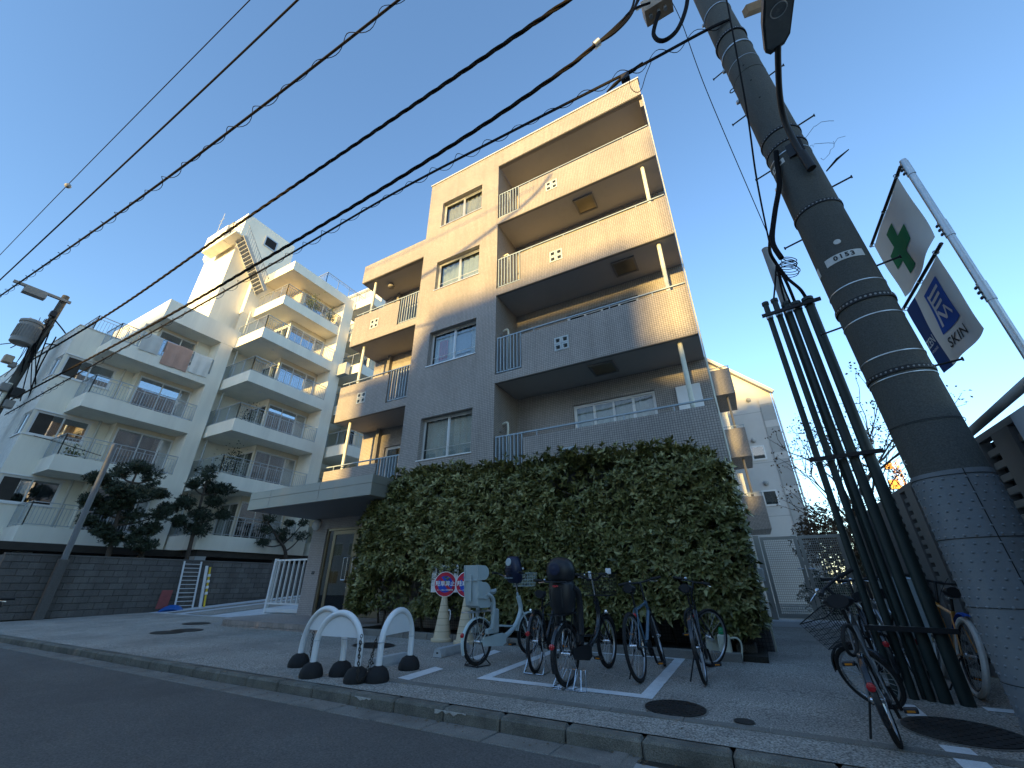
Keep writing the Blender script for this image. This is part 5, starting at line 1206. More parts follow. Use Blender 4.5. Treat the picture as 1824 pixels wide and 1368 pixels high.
# conduit and climbing cable up the pole
cpts = smooth_pts([atD(*p, 4.6) for p in ((1392, 460), (1376, 430), (1380, 380), (1388, 330), (1384, 290), (1382, 270))], 5)
MB().tube(cpts, 0.028, 10).build('riser_hose', 'cable', UP_, smooth=True)
# dry creeper twigs on the right flank
tw = MB(); random.seed(5)
for (x, y) in [(1430, 250), (1440, 262), (1462, 282)]:
    p = atD(x, y, 4.75); pts = [p]; 
    for k in range(7): pts.append(pts[-1]+PS*random.uniform(0.0, 0.07)+Vector((0, 0, random.uniform(-0.07, 0.05))))
    tw.tube(pts, 0.0025, 4)
tw.build('dry_creeper', 'bark', UP_, kind='stuff')
p = atD(1472, 305, 4.7); q = atD(1512, 266, 4.7); MB().tube([p, (p+q)/2+Vector((0,0,0.02)), q], [0.008, 0.014, 0.006], 8).build('cable_tail', 'cable', UP_, smooth=True)

# street lamp on the pole
SLp = thing('street_lamp', 'street lamp on a bent arm near the top of the utility pole', 'street lamp', tuple(atD(1420, 265, 4.6)))
arm = smooth_pts([atD(1440, 292, 4.56), atD(1418, 258, 4.52), atD(1398, 215, 4.40), atD(1389, 170, 4.2), atD(1386, 110, 3.95), atD(1386, 82, 3.85)], 6)
MB().tube(arm, 0.032, 12).build('arm', 'black_metal', SLp, smooth=True)
MB().tube([atD(1446, 300, 4.56), atD(1428, 272, 4.53)], 0.046, 14).build('arm_socket', 'black_metal', SLp, smooth=True)
a = atD(1415, 262, 4.56); MB().obox(a+PV*0.03, PS, PV, (0,0,1), 0.16, 0.05, 0.2).build('bracket', 'black_metal', SLp)
M('lamp_lens', (0.16, 0.17, 0.17), rough=0.25, var=0.15, scale=8); M('lamp_shell', (0.05, 0.052, 0.055), rough=0.4, var=0.1)
l0, l1 = atD(1385, 88, 3.88), atD(1388, -70, 3.05); ld = (l1-l0).normalized(); ls = PS; ln_ = ld.cross(ls).normalized()
if ln_.z < 0: ln_ = -ln_
L = (l1-l0).length; prof = [(0, 0.07), (0.08, 0.125), (0.45, 0.15), (0.8, 0.135), (1.0, 0.08)]
poly = [(t*L, w_) for t, w_ in prof]+[(t*L, -w_) for t, w_ in reversed(prof)]
MB().prism(poly, ld, ls, ln_, 0.07, l0).build('head', 'lamp_shell', SLp)
poly2 = [(0.06*L+t*0.88*L, w_*0.86) for t, w_ in prof]+[(0.06*L+t*0.88*L, -w_*0.86) for t, w_ in reversed(prof)]
ln2 = MB().prism(poly2, ld, ls, -ln_, 0.012, l0).build('lens', 'lamp_lens', SLp)
MB().torus(l0+ld*L*0.5-ln_*0.013, 0.075, 0.006, axis=ln_, n=20, k=6).build('reflector', 'galv', ln2, smooth=True)
pb = atD(1345, 14, 4.2); M('wood_box', (0.33, 0.22, 0.13), rough=0.8, var=0.2, scale=9)
MB().obox(pb, RT*1.0+UPV*0.38, UPV*1.0-RT*0.38, FWD, 0.28, 0.10, 0.10).build('cross_bar', 'wood_box', UP_)

# ------------------------------------------------------------------ conduit risers beside the pole
M('conduit', (0.016, 0.026, 0.024), rough=0.5, var=0.15, scale=4, spec=0.4)
CR_ = thing('conduit_rack', 'bundle of tall dark green conduit pipes with clamps beside the pole', 'conduits', (1.25, 5.97, gz(5.97)))
DC = 6.1
def zat(x, y): return atD(x, y, DC).z
tops = [(1363, 541, 0.036), (1379, 535, 0.038), (1400, 540, 0.034), (1417, 541, 0.052), (1438, 533, 0.056)]
ends = []
for (x, y, r_) in tops:
    t_ = atD(x, y, DC); g = Vector((t_.x, t_.y, gz(t_.y)-0.02)); o = MB().cyl(g, t_, r_, n=16).build('pipe', 'conduit', CR_, smooth=True); ends.append((g, t_, r_))
    MB().cyl(t_-Vector((0,0,0.03)), t_+Vector((0,0,0.015)), r_*1.25, n=16).build('cap', 'conduit', o, smooth=True)
for (x, y, r_, dy) in ((1394, 540, 0.020, 0.05),):
    t_ = atD(x, y, DC)+Vector((0, dy, 0.0)); MB().cyl((t_.x, t_.y, gz(t_.y)-0.02), t_, r_, n=12).build('pipe', 'conduit', CR_, smooth=True)
tg = atD(1361, 437, DC); tg = tg+Vector((0.02, 0.12, 0)); tgb = Vector((tg.x, tg.y, gz(6))); MB().cyl(tgb, tg, 0.055, 0.05, n=14).lathe(tg, [(0.052, 0), (0.05, 0.02), (0, 0.03)], 14).build('tall_pipe', 'conduit_grey', CR_, smooth=True)
xa, xb = ends[0][1], ends[-1][1]
for (px, py) in ((1402, 556), (1500, 815), (1600, 1130)):
    z = zat(px, py) if py != 1130 else 0.62
    c0 = Vector((ends[0][0].x-0.10, ends[0][0].y-0.09, z)); c1 = Vector((ends[-1][0].x+0.12, ends[-1][0].y-0.09, z))
    MB().bar(c0, c1, 0.035, 0.045).build('clamp_rail', 'black_metal', CR_)
    for (g, t_, r_) in ends: MB().lathe(Vector((g.x, g.y, z-0.022)), [(r_+0.001, 0), (r_+0.007, 0), (r_+0.007, 0.044), (r_+0.001, 0.044)], 16, cap=False).build('clamp', 'galv', CR_, smooth=True)
# cables in and out of the conduit heads, with a coil of slack
cb = MB()
j = atD(1383, 470, DC); 
for (x, y) in ((1378, 535), (1399, 540), (1408, 540)): cb.tube(smooth_pts([atD(x, y, DC), atD((x+1383)/2, (y+480)/2, DC-0.05), j], 5), 0.012, 6)
cb.tube(smooth_pts([atD(1437, 533, DC), atD(1425, 515, DC-0.05), atD(1402, 495, DC-0.05), j], 6), 0.022, 8); cb.tube(smooth_pts([atD(1417, 541, DC), atD(1402, 505, DC-0.05), j], 6), 0.02, 8)
cb.tube(smooth_pts([j, atD(1372, 450, 5.9), atD(1372, 425, 5.3), atD(1380, 380, 4.75), atD(1388, 330, 4.62)], 6), 0.022, 8)
cb.build('cables', 'cable', CR_, smooth=True, kind='stuff')
coil = MB()
for k in range(7):
    c = atD(1408+random.uniform(-3, 3), 462+k*3.5, DC-0.05); ax_ = RT*(0.10+0.012*k)+UPV*random.uniform(-.02, .02); ay_ = UPV*(0.03+0.008*k)
    coil.tube([c+ax_*math.cos(t)+ay_*math.sin(t)+FWD*0.01*k for t in [2*math.pi*i/18 for i in range(18)]], 0.006, 5, closed=True)
coil.build('cable_coil', 'cable', CR_, smooth=True, kind='stuff')

# ------------------------------------------------------------------ banner pole with two flags
XB = 2.14
BP = thing('banner_pole', 'galvanised steel pole carrying two flags above the fence', 'pole', (XB, 4.2, 0))
b_top = atX(1608, 286, XB); b_mid = atX(1824, 606, XB)
mb = MB().tube([(XB, b_mid.y+0.06, 0), (XB, b_mid.y+0.06, 2.7)], 0.028, 14).tube([(XB, b_mid.y+0.06, 2.7), (XB, b_top.y, b_top.z)], 0.028, 14).build('tube', 'galv', BP, smooth=True)
def pole_at(z): return Vector((XB, b_mid.y+0.06+(b_top.y-b_mid.y-0.06)*max(0, (z-2.7))/(b_top.z-2.7), z))
for z in (b_top.z-0.12, b_top.z-0.92, b_top.z-1.62):
    MB().cyl(pole_at(z-0.09), pole_at(z+0.09), 0.033, n=14).build('sleeve', 'galv', BP, smooth=True)
    for k in (-1, 0, 1): MB().bbox(XB-0.052, XB-0.036, pole_at(z).y-0.014, pole_at(z).y+0.014, z+k*0.05-0.012, z+k*0.05+0.012, 0.004).build('bolt', 'black_metal', BP)
M('flag_white', (0.70, 0.69, 0.67), rough=0.9, var=0.05, scale=2); M('flag_green', (0.01, 0.17, 0.07), rough=0.9, var=0.06); M('flag_blue', (0.02, 0.09, 0.42), rough=0.9, var=0.05); M('flag_navy', (0.012, 0.045, 0.17), rough=0.9, var=0.05); M('print_white', (0.62, 0.64, 0.68), rough=0.9, var=0)
def fold(fy, fz, ph):
    """cloth waviness across the flag plane"""
    return 0.016*math.sin(fy*5.5+ph+fz*2.5)+0.009*math.sin(fy*11+fz*6+ph*2)
class Flag:
    def __init__(s, y0, y1, z1, z0, ph, sag=0.05): s.y0, s.y1, s.z0, s.z1, s.ph, s.sag = y0, y1, z0, z1, ph, sag
    def pt(s, u, v, e=0.0):
        """u 0 at the far end .. 1 at the pole, v 0 bottom .. 1 top"""
        y = s.y1+(s.y0-s.y1)*u; z = s.z0+(s.z1-s.z0)*v; k = 1-v
        z -= s.sag*k*math.sin(math.pi*u)*0.6; y -= 0.05*k*k*(1-u)
        return Vector((XB-0.05-e+fold(u*1.1, v, s.ph)*(0.25+0.75*k), y, z))
    def sheet(s, u0, u1, v0, v1, e=0, nu=26, nv=18): return wave_sheet(u0, u1, v0, v1, lambda u, v: s.pt(u, v, e), nu, nv)
    def shape(s, poly, e, n=7):
        """polygon in (u,v) subdivided by triangles so it follows the cloth"""
        bm = bmesh.new(); f = bm.faces.new([bm.verts.new((p[0], p[1], 0)) for p in poly]); bmesh.ops.triangulate(bm, faces=bm.faces[:])
        for _ in range(3): bmesh.ops.subdivide_edges(bm, edges=bm.edges[:], cuts=1, use_grid_fill=True)
        mb = MB(); bm.verts.index_update(); mb.add([s.pt(v.co.x, v.co.y, e) for v in bm.verts], [[v.index for v in f.verts] for f in bm.faces]); bm.free(); return mb
    def text(s, parent, body, size, u, v, mat, rot=0.0, e=0.006, bold=0.0):
        me = text_mesh(body, size, 'CENTER', 0.0, bold); W_, H_ = abs(s.y0-s.y1), s.z1-s.z0
        for vt in me.vertices:
            x, y = vt.co.x*math.cos(rot)-vt.co.y*math.sin(rot), vt.co.x*math.sin(rot)+vt.co.y*math.cos(rot); vt.co = s.pt(u+x/W_, v+y/H_, e)-root_org(parent)
        me.materials.clear(); me.materials.append(MATS[mat]); o = bpy.data.objects.new('lettering', me); COL.objects.link(o); o.parent = parent; return o
def flag_arm(z, y0, y1, parent):
    o = MB().tube([(XB-0.03, y0-0.03, z), (XB-0.05, y1+0.06, z+0.01)], 0.016, 10).build('flag_arm', 'black_metal', parent, smooth=True)
    for y in (y0+0.06, (y0+y1)/2, y1): MB().torus((XB-0.05, y, z-0.02), 0.022, 0.005, axis=(0,1,0), n=12, k=5).build('ring', 'galv', o, smooth=True)
A0 = atX(1608, 296, XB); A1 = atX(1563, 432, XB); f1b = atX(1675, 410, XB)
flag_arm(A0.z-0.02, A0.y, A1.y, BP)
fl = Flag(A0.y+0.06, A1.y-0.02, A0.z-0.07, f1b.z-0.04, 0.4, 0.10)
F1 = thing('flag', 'white flag with a green cross, upper of the two', 'flag', (XB, A0.y, f1b.z), 'flags on the banner pole'); fl.sheet(0, 1, 0, 1).build('cloth', 'flag_white', F1, smooth=True, fix=False)
c_, a_, t_ = 0.5, 0.30, 0.115; ar = abs(A0.y-A1.y)/(A0.z-f1b.z)
def cross_poly():
    W_, H_ = abs(fl.y0-fl.y1), fl.z1-fl.z0; s = 0.27; t = 0.095
    P_ = [(-t, -s), (t, -s), (t, -t), (s, -t), (s, t), (t, t), (t, s), (-t, s), (-t, t), (-s, t), (-s, -t), (-t, -t)]
    return [(0.46+x/W_, 0.47+y/H_) for x, y in P_]
W_, H_ = abs(fl.y0-fl.y1), fl.z1-fl.z0; s_, t_ = 0.27, 0.095
R2 = lambda x0, x1, y0, y1: fl.shape([(0.46+x0/W_, 0.47+y0/H_), (0.46+x1/W_, 0.47+y0/H_), (0.46+x1/W_, 0.47+y1/H_), (0.46+x0/W_, 0.47+y1/H_)], 0.005)
gx = R2(-t_, t_, -s_, s_); 
for q_ in (R2(-s_, -t_, -t_, t_), R2(t_, s_, -t_, t_)): gx.add(q_.v, q_.f)
gx.build('green_cross', 'flag_green', F1, smooth=True, fix=False)
B0 = atX(1685, 440, XB); B1 = atX(1622, 545, XB); f2b = atX(1775, 562, XB)
flag_arm(B0.z+0.03, B0.y, B1.y, BP)
g2 = Flag(B0.y+0.06, B1.y-0.02, B0.z-0.02, f2b.z-0.03, 2.1, 0.06)
F2 = thing('flag', 'white and blue flag with a square emblem, lower of the two', 'flag', (XB, B0.y, f2b.z), 'flags on the banner pole')
g2.sheet(0.27, 1, 0, 1).build('cloth', 'flag_white', F2, smooth=True, fix=False); g2.sheet(0, 0.27, 0, 1, nu=10).build('blue_strip', 'flag_navy', F2, smooth=True, fix=False)
em = g2.shape([(0.44, 0.33), (0.80, 0.33), (0.80, 0.88), (0.44, 0.88)], 0.004).build('emblem', 'flag_blue', F2, smooth=True, fix=False)
for k in range(3):
    v0 = 0.77-0.075*k; g2.shape([(0.485, v0-0.0), (0.755-0.03*k, v0), (0.755-0.03*k, v0+0.038), (0.485, v0+0.038)], 0.007).build('emblem_stripe', 'print_white', em, smooth=True, fix=False)
g2.shape([(0.485, 0.40), (0.515, 0.40), (0.515, 0.82), (0.485, 0.82)], 0.0085).build('emblem_stripe', 'print_white', em, smooth=True, fix=False)
for poly in ([(0.515, 0.56), (0.60, 0.44), (0.625, 0.47), (0.53, 0.60)], [(0.60, 0.44), (0.625, 0.44), (0.68, 0.56), (0.655, 0.58)], [(0.655, 0.58), (0.68, 0.58), (0.755, 0.44), (0.73, 0.42)]):
    g2.shape(poly, 0.0095).build('emblem_stripe', 'print_white', em, smooth=True, fix=False)
g2.text(F2, 'SKIN', 0.14, 0.62, 0.19, 'print_black', bold=0.001); g2.text(F2, 'ZEN', 0.125, 0.135, 0.40, 'print_white', bold=0.001); g2.text(F2, 'HOLDINGS', 0.036, 0.135, 0.29, 'print_white')

# ------------------------------------------------------------------ overhead cables
def cable(label, pts, r, mat='cable', strands=1, coil=None, sag=True, cat='cable', n=10):
    """pts: list of (px, py, Y) read from the photo and the vertical plane the line runs in"""
    P_ = smooth_pts([atY(x, y, Y) for x, y, Y in pts], n)
    t = thing('overhead_cable', label, cat, tuple(P_[len(P_)//2]), 'cables strung between the utility poles')
    if strands == 1: MB().tube(P_, r, 8).build('wire', mat, t, smooth=True)
    else:
        L_ = [0]; 
        for i in range(1, len(P_)): L_.append(L_[-1]+(P_[i]-P_[i-1]).length)
        N = int(L_[-1]/0.12)
        Q = []
        for k in range(N+1):
            s = L_[-1]*k/N; i = max(1, next((j for j in range(len(L_)) if L_[j] >= s), len(L_)-1)); f = (s-L_[i-1])/max(1e-6, L_[i]-L_[i-1]); Q.append((P_[i-1].lerp(P_[i], f), s))
        for m_ in range(strands):
            pts_ = []
            for p, s in Q: a = 2*math.pi*(s/1.1+m_/strands); pts_.append(p+Vector((0, math.cos(a), math.sin(a)))*r*1.05)
            MB().tube(pts_, r, 6).build('strand', mat, t, smooth=True)
    if coil:
        cr, pitch, cw = coil; L_ = 0; h = MB(); pts_ = []; tot = sum((P_[i+1]-P_[i]).length for i in range(len(P_)-1)); K = int(tot/pitch*12)
        seg = 0; acc = 0.0
        for k in range(K):
            s = tot*k/K
            while seg < len(P_)-2 and acc+(P_[seg+1]-P_[seg]).length < s: acc += (P_[seg+1]-P_[seg]).length; seg += 1
            f = (s-acc)/max(1e-6, (P_[seg+1]-P_[seg]).length); a = 2*math.pi*s/pitch; rr = cr*(0.75+0.25*math.sin(s*1.7)); pts_.append(P_[seg].lerp(P_[seg+1], f)+Vector((0, math.cos(a)*rr, math.sin(a)*rr)))
        MB().tube(pts_, cw, 4, caps=False).build('spiral_hanger', mat, t, smooth=True)
        off = Vector((0, 0.02, 0.06)); MB().tube([p+off for p in P_], r*0.6, 6).build('messenger_wire', mat, t, smooth=True)
        MB().tube([p-off*0.8 for p in P_], r*0.8, 6).build('wire', mat, t, smooth=True)
    return t
c1 = cable('thin uppermost wire at the top left with a small ball on it', [(-25, 480, 1.25), (120, 330, 1.25), (445, 0, 1.25), (620, -180, 1.25)], 0.012)
q = atY(121, 331, 1.25); MB().lathe(q, [(0, -0.1), (0.07, -0.08), (0.1, 0), (0.07, 0.08), (0, 0.1)], 12, axis=(1,0,0)).build('ball_insulator', 'conduit_grey', c1, smooth=True)
cable('plain black cable second from the top left', [(-25, 522, 1.75), (300, 218, 1.7), (530, 0, 1.7), (700, -165, 1.7)], 0.024)
cable('black bundle with spiral hanger third from the top left', [(-30, 548, 2.0), (200, 388, 2.15), (440, 210, 2.35), (700, 8, 2.7), (800, -75, 2.9)], 0.03, coil=(0.10, 1.0, 0.009))
cable('thick twisted cable crossing above the brown building', [(45, 648, 3.75), (200, 555, 3.6), (420, 402, 3.4), (740, 185, 3.2), (1010, 2, 3.0), (1100, -60, 3.0)], 0.018, 'cable_brown', strands=3)
c5 = cable('thick twisted cable running down from the junction box', [(20, 712, 3.7), (250, 590, 3.6), (500, 445, 3.5), (800, 262, 3.45), (1000, 128, 3.45), (1062, 78, 3.5)], 0.017, 'cable_brown', strands=3)
for k, (x, y) in enumerate(((1140, -15), (1148, -20), (1158, 5), (1132, -20))):
    MB().tube(smooth_pts([atY(1060, 80, 3.5), atY(1095, 58-k*3, 3.52), atY(1125, 25-k*3, 3.6), atY(x, y, 3.7)], 6), 0.018, 6).build('strand', 'cable', c5, smooth=True)
q = atY(1063, 78, 3.5); MB().cyl(q-Vector((0.04, 0, 0.02)), q+Vector((0.04, 0, 0.02)), 0.06, n=12).build('splice', 'galv', c5, smooth=True)
c6 = cable('lowest black bundle with spiral hanger passing the top corner of the building', [(10, 738, 3.85), (300, 575, 3.9), (500, 462, 3.95), (700, 345, 4.0), (900, 240, 4.05), (1120, 128, 4.2), (1250, 58, 4.35), (1300, 34, 4.4)], 0.017, coil=(0.085, 0.62, 0.006))
q = atY(1113, 135, 4.2)
MB().bbox(q.x-0.07, q.x+0.07, q.y-0.04, q.y+0.04, q.z-0.13, q.z+0.02, 0.012).build('splice_box', 'black_metal', c6); MB().tube([q+Vector((-0.32, 0, -0.17)), q+Vector((-0.18, 0, -0.09)), q], [0.012, 0.03, 0.02], 8).build('splice_sleeve', 'cable', c6, smooth=True)
MB().tube([q, q+Vector((0.16, 0.0, 0.03)), q+Vector((0.30, 0.0, 0.10))], [0.02, 0.03, 0.012], 8).build('splice_sleeve', 'cable', c6, smooth=True)
MB().tube(smooth_pts([atY(1121, 140, 4.2), atY(1123, 155, 4.2), atY(1132, 164, 4.2), atY(1142, 160, 4.2), atY(1150, 135, 4.2), atY(1160, 110, 4.2)], 5), 0.006, 5).build('drop_wire', 'cable', c6)
cable('thin guy wire dropping steeply beside the pole', [(1195, 0, 4.3), (1215, 42, 4.4), (1260, 165, 4.8), (1368, 418, 5.9)], 0.006)
cable('thin dark drop cable running down along the pole', [(1292, -10, 4.0), (1300, 30, 4.05), (1330, 195, 4.35), (1348, 320, 4.8), (1372, 440, 5.85)], 0.011)
cable('short wire at the far left edge below the rooftops', [(-10, 752, 4.4), (40, 770, 4.6), (110, 790, 4.9), (180, 812, 5.3)], 0.012)
# junction box hung on the cables near the pole
M('box_tan', (0.40, 0.31, 0.22), rough=0.6, var=0.15, scale=5, dirt=0.4, dscale=4)
jb = thing('cable_junction_box', 'tan metal junction box hanging from the cables at the top', 'junction box', tuple(atY(1172, 22, 4.0)))
c = atY(1170, 12, 4.0); MB().obox(c, (1, 0, 0.06), (0, 1, 0), (-0.06, 0, 1), 0.42, 0.24, 0.34).build('case', 'box_tan', jb)
for dx in (-0.12, 0.0, 0.1): MB().cyl(c+Vector((dx, -0.02, -0.17)), c+Vector((dx, -0.02, -0.24)), 0.03, n=10).build('gland', 'galv', jb, smooth=True)
MB().tube(smooth_pts([c+Vector((0.0, -0.02, -0.24)), atY(1164, 60, 4.0), atY(1180, 73, 4.0), atY(1205, 55, 4.05), atY(1222, 15, 4.1), atY(1226, -25, 4.1)], 6), 0.032, 9).build('loop_cable', 'cable', jb, smooth=True)
MB().tube([c+Vector((-0.3, 0, 0.28)), c+Vector((0.35, 0, 0.36))], 0.03, 8).build('hanger', 'galv', jb)

# ------------------------------------------------------------------ far utility pole at the left with transformer
M('transformer', (0.20, 0.195, 0.185), rough=0.55, var=0.12, scale=3)
XP = -27.4; LP = thing('utility_pole', 'far utility pole with grey transformer at the left edge', 'utility pole', (XP, 3.6, 0))
t0 = atX(118, 528, XP); MB().tube([(XP, 3.62, -0.2), (XP, t0.y, t0.z)], [0.2, 0.135], 14).build('shaft', 'pole', LP, smooth=True)
def lp(x, y, dx=0.0): return atX(x, y, XP+dx)
MB().bar(lp(24, 500, 0.2), lp(126, 540, 0.2), 0.12, 0.12).build('cross_arm', 'transformer', LP)
c = lp(62, 522, 0.15); MB().obox(c, lp(126, 540)-lp(24, 500), (1,0,0), (0,0,1), 0.75, 0.35, 0.32).build('switch_box', 'transformer', LP)
ctr = lp(48, 592, 0.55); r_ = 0.36
MB().lathe(ctr-Vector((0, 0, 0.48)), [(0.30, -0.15), (r_, -0.1), (r_, 0.88), (r_+0.04, 0.90), (r_+0.04, 1.0), (0.25, 1.1), (0.0, 1.12)], 28).build('transformer_tank', 'transformer', LP, smooth=True)
for k in range(26):
    a = 2*math.pi*k/26; MB().box(ctr.x+math.cos(a)*(r_+0.015)-0.012, ctr.x+math.cos(a)*(r_+0.015)+0.012, ctr.y+math.sin(a)*(r_+0.015)-0.012, ctr.y+math.sin(a)*(r_+0.015)+0.012, ctr.z-0.36, ctr.z+0.26).build('cooling_fin', 'transformer', LP)
for dy in (-0.15, 0.02, 0.18): MB().lathe(ctr+Vector((0.1, dy, 0.5)), [(0.05, 0), (0.03, 0.05), (0.055, 0.08), (0.03, 0.12), (0.04, 0.17), (0.0, 0.19)], 10).build('insulator', 'lampglass', LP, smooth=True)
MB().bar(ctr+Vector((-0.5, 0.2, -0.45)), ctr+Vector((0, 0, -0.5)), 0.1, 0.08).build('bracket', 'galv', LP)
jw = MB(); random.seed(9)
for k in range(18):
    a = lp(random.uniform(60, 100), random.uniform(565, 600), random.uniform(0, .4)); b = lp(random.uniform(0, 70), random.uniform(600, 720), random.uniform(0, .6)); m_ = (a+b)/2+Vector((random.uniform(-.2, .4), random.uniform(-.12, .12), random.uniform(-.35, -.05)))
    jw.tube(smooth_pts([a, m_, b], 6), random.choice((0.012, 0.02, 0.028)), 5)
jw.build('jumper_wires', 'cable', LP, kind='stuff')
for (x, y, w_) in ((14, 640, 0.3), (22, 650, 0.22), (95, 560, 0.25), (8, 690, 0.3), (30, 700, 0.35), (15, 720, 0.3)):
    c = lp(x, y, 0.3); MB().bbox(c.x-w_/2, c.x+w_/2, c.y-w_/2, c.y+w_/2, c.z-w_*0.6, c.z+w_*0.6, 0.03).build('line_box', random.choice(('transformer', 'box_tan', 'black_metal')), LP)
for (x, y) in ((80, 575), (70, 590), (88, 565)): 
    c = lp(x, y, 0.3); MB().lathe(c, [(0.03, 0), (0.07, 0.04), (0.03, 0.08), (0.07, 0.12), (0.03, 0.16), (0.06, 0.2), (0, 0.22)], 10).build('insulator', 'transformer', LP, smooth=True)
MB().tube(smooth_pts([lp(98, 570, 0.3), lp(120, 600, 0.4), lp(112, 614, 0.4), lp(80, 612, 0.2)], 5), 0.03, 7).build('loop_cable', 'cable', LP, smooth=True)
MB().tube([(XP+0.25, 3.55, 0), (XP+0.25, 3.6, 9.0)], 0.07, 10).build('riser_pipe', 'pipe_cream', LP, smooth=True)
random.seed(21)
# ------------------------------------------------------------------ bicycles
M('tyre', (0.012, 0.012, 0.013), rough=0.75, var=0.1, bump=0.2, bscale=150); M('tyre_white', (0.62, 0.61, 0.57), rough=0.7, var=0.12, scale=9, dirt=0.3, dscale=8, bump=0.2, bscale=120)
M('rim', (0.45, 0.46, 0.47), rough=0.3, var=0.05, metal=0.9); M('rim_black', (0.03, 0.03, 0.032), rough=0.35, var=0.05, metal=0.6); M('spoke', (0.5, 0.51, 0.52), rough=0.3, var=0, metal=0.9)
M('plastic_black', (0.016, 0.017, 0.02), rough=0.45, var=0.08); M('plastic_navy', (0.014, 0.020, 0.048), rough=0.4, var=0.08); M('rubber', (0.02, 0.02, 0.02), rough=0.8, var=0.1)
M('paint_pale', (0.46, 0.55, 0.56), rough=0.3, var=0.04, coat=0.4); M('plastic_pale', (0.34, 0.40, 0.41), rough=0.5, var=0.05); M('paint_black', (0.016, 0.017, 0.02), rough=0.25, var=0.05, coat=0.4)
M('paint_blue', (0.085, 0.145, 0.20), rough=0.35, var=0.05, coat=0.3); M('paint_grey', (0.10, 0.10, 0.10), rough=0.35, var=0.05, coat=0.3); M('paint_orange', (0.55, 0.24, 0.05), rough=0.3, var=0.05, coat=0.4); M('paint_cream', (0.62, 0.52, 0.36), rough=0.4, var=0.05)
M('reflector', (0.40, 0.012, 0.02), rough=0.2, var=0, coat=0.6, spec=0.6); M('amber', (0.60, 0.22, 0.02), rough=0.25, var=0, coat=0.5); M('wood_grip', (0.25, 0.13, 0.05), rough=0.6, var=0.1); M('sticker', (0.7, 0.7, 0.7), rough=0.6, var=0.05); M('fabric_black', (0.012, 0.012, 0.014), rough=0.9, var=0.1)
V3 = Vector
def wheel(parent, c, r, tr=0.02, tyre='tyre', rim='rim', hub=True, nsp=28, name='wheel'):
    c = V3(c); w = MB().torus(c, r-tr, tr, (0,1,0), 44, 8).build(name, tyre, parent, smooth=True)
    MB().torus(c, r-2*tr-0.006, 0.011, (0,1,0), 44, 6, squash=1.1).build('rim', rim, w, smooth=True)
    s = MB()
    for k in range(nsp):
        a = 2*math.pi*k/nsp; sd = 0.03*(1 if k % 2 else -1); e = c+V3((math.cos(a), 0, math.sin(a)))*(r-2*tr-0.006); h = c+V3((math.cos(a+0.9*(1 if k % 4 < 2 else -1))*0.02, sd, math.sin(a+0.9*(1 if k % 4 < 2 else -1))*0.02)); s.tube([h, e], 0.0014, 4, caps=False)
    s.build('spokes', 'spoke', w, kind='stuff', fix=False)
    MB().cyl(c-V3((0, 0.055, 0)), c+V3((0, 0.055, 0)), 0.019, n=12).lathe(c-V3((0, 0.035, 0)), [(0.03, 0), (0.03, 0.005)], 12, axis=(0,1,0)).lathe(c+V3((0, 0.03, 0)), [(0.03, 0), (0.03, 0.005)], 12, axis=(0,1,0)).build('hub', 'chrome', w, smooth=True)
    return w
def fender(parent, c, r, a0, a1, mat, w=0.052, name='mudguard', rot=None):
    c = V3(c); n = 22; mb = MB(); prof = [(-w/2, -0.012), (-w*0.36, 0.004), (0, 0.008), (w*0.36, 0.004), (w/2, -0.012)]
    for i in range(n+1):
        a = R(a0+(a1-a0)*i/n); d = V3((math.cos(a), 0, math.sin(a)))
        for (y, h) in prof: mb.v.append(tuple(c+d*(r+h)+V3((0, y, 0))))
    for i in range(n):
        for j in range(4): mb.f.append((i*5+j, i*5+j+1, (i+1)*5+j+1, (i+1)*5+j))
    o = mb.build(name, mat, parent, smooth=True, fix=False); return o
def crankset(parent, bb, cr=0.165, a=20, ring=0.085, mat='chrome', cover=None, amber=True):
    bb = V3(bb); o = MB().lathe(bb-V3((0, 0.045, 0)), [(ring, 0), (ring, 0.006), (0.03, 0.008)], 28, axis=(0,1,0)).build('chain_ring', mat, parent, smooth=True)
    for sgn in (-1, 1):
        d = V3((math.cos(R(a)), 0, math.sin(R(a))))*sgn; p0 = bb+V3((0, -0.06*sgn, 0)); p1 = p0+d*cr+V3((0, -0.015*sgn, 0))
        c = MB().bar(p0, p1, 0.014, 0.024, up=(0,1,0)).build('crank', mat, parent); pc = p1+V3((0, -0.055*sgn, 0))
        pd = MB().bbox(pc.x-0.045, pc.x+0.045, pc.y-0.045, pc.y+0.045, pc.z-0.014, pc.z+0.014, 0.006).build('pedal', 'plastic_black', c)
        if amber:
            for e in (-1, 1): MB().box(pc.x+e*0.046-0.001, pc.x+e*0.046+0.001, pc.y-0.025, pc.y+0.025, pc.z-0.007, pc.z+0.007).build('pedal_reflector', 'amber', pd)
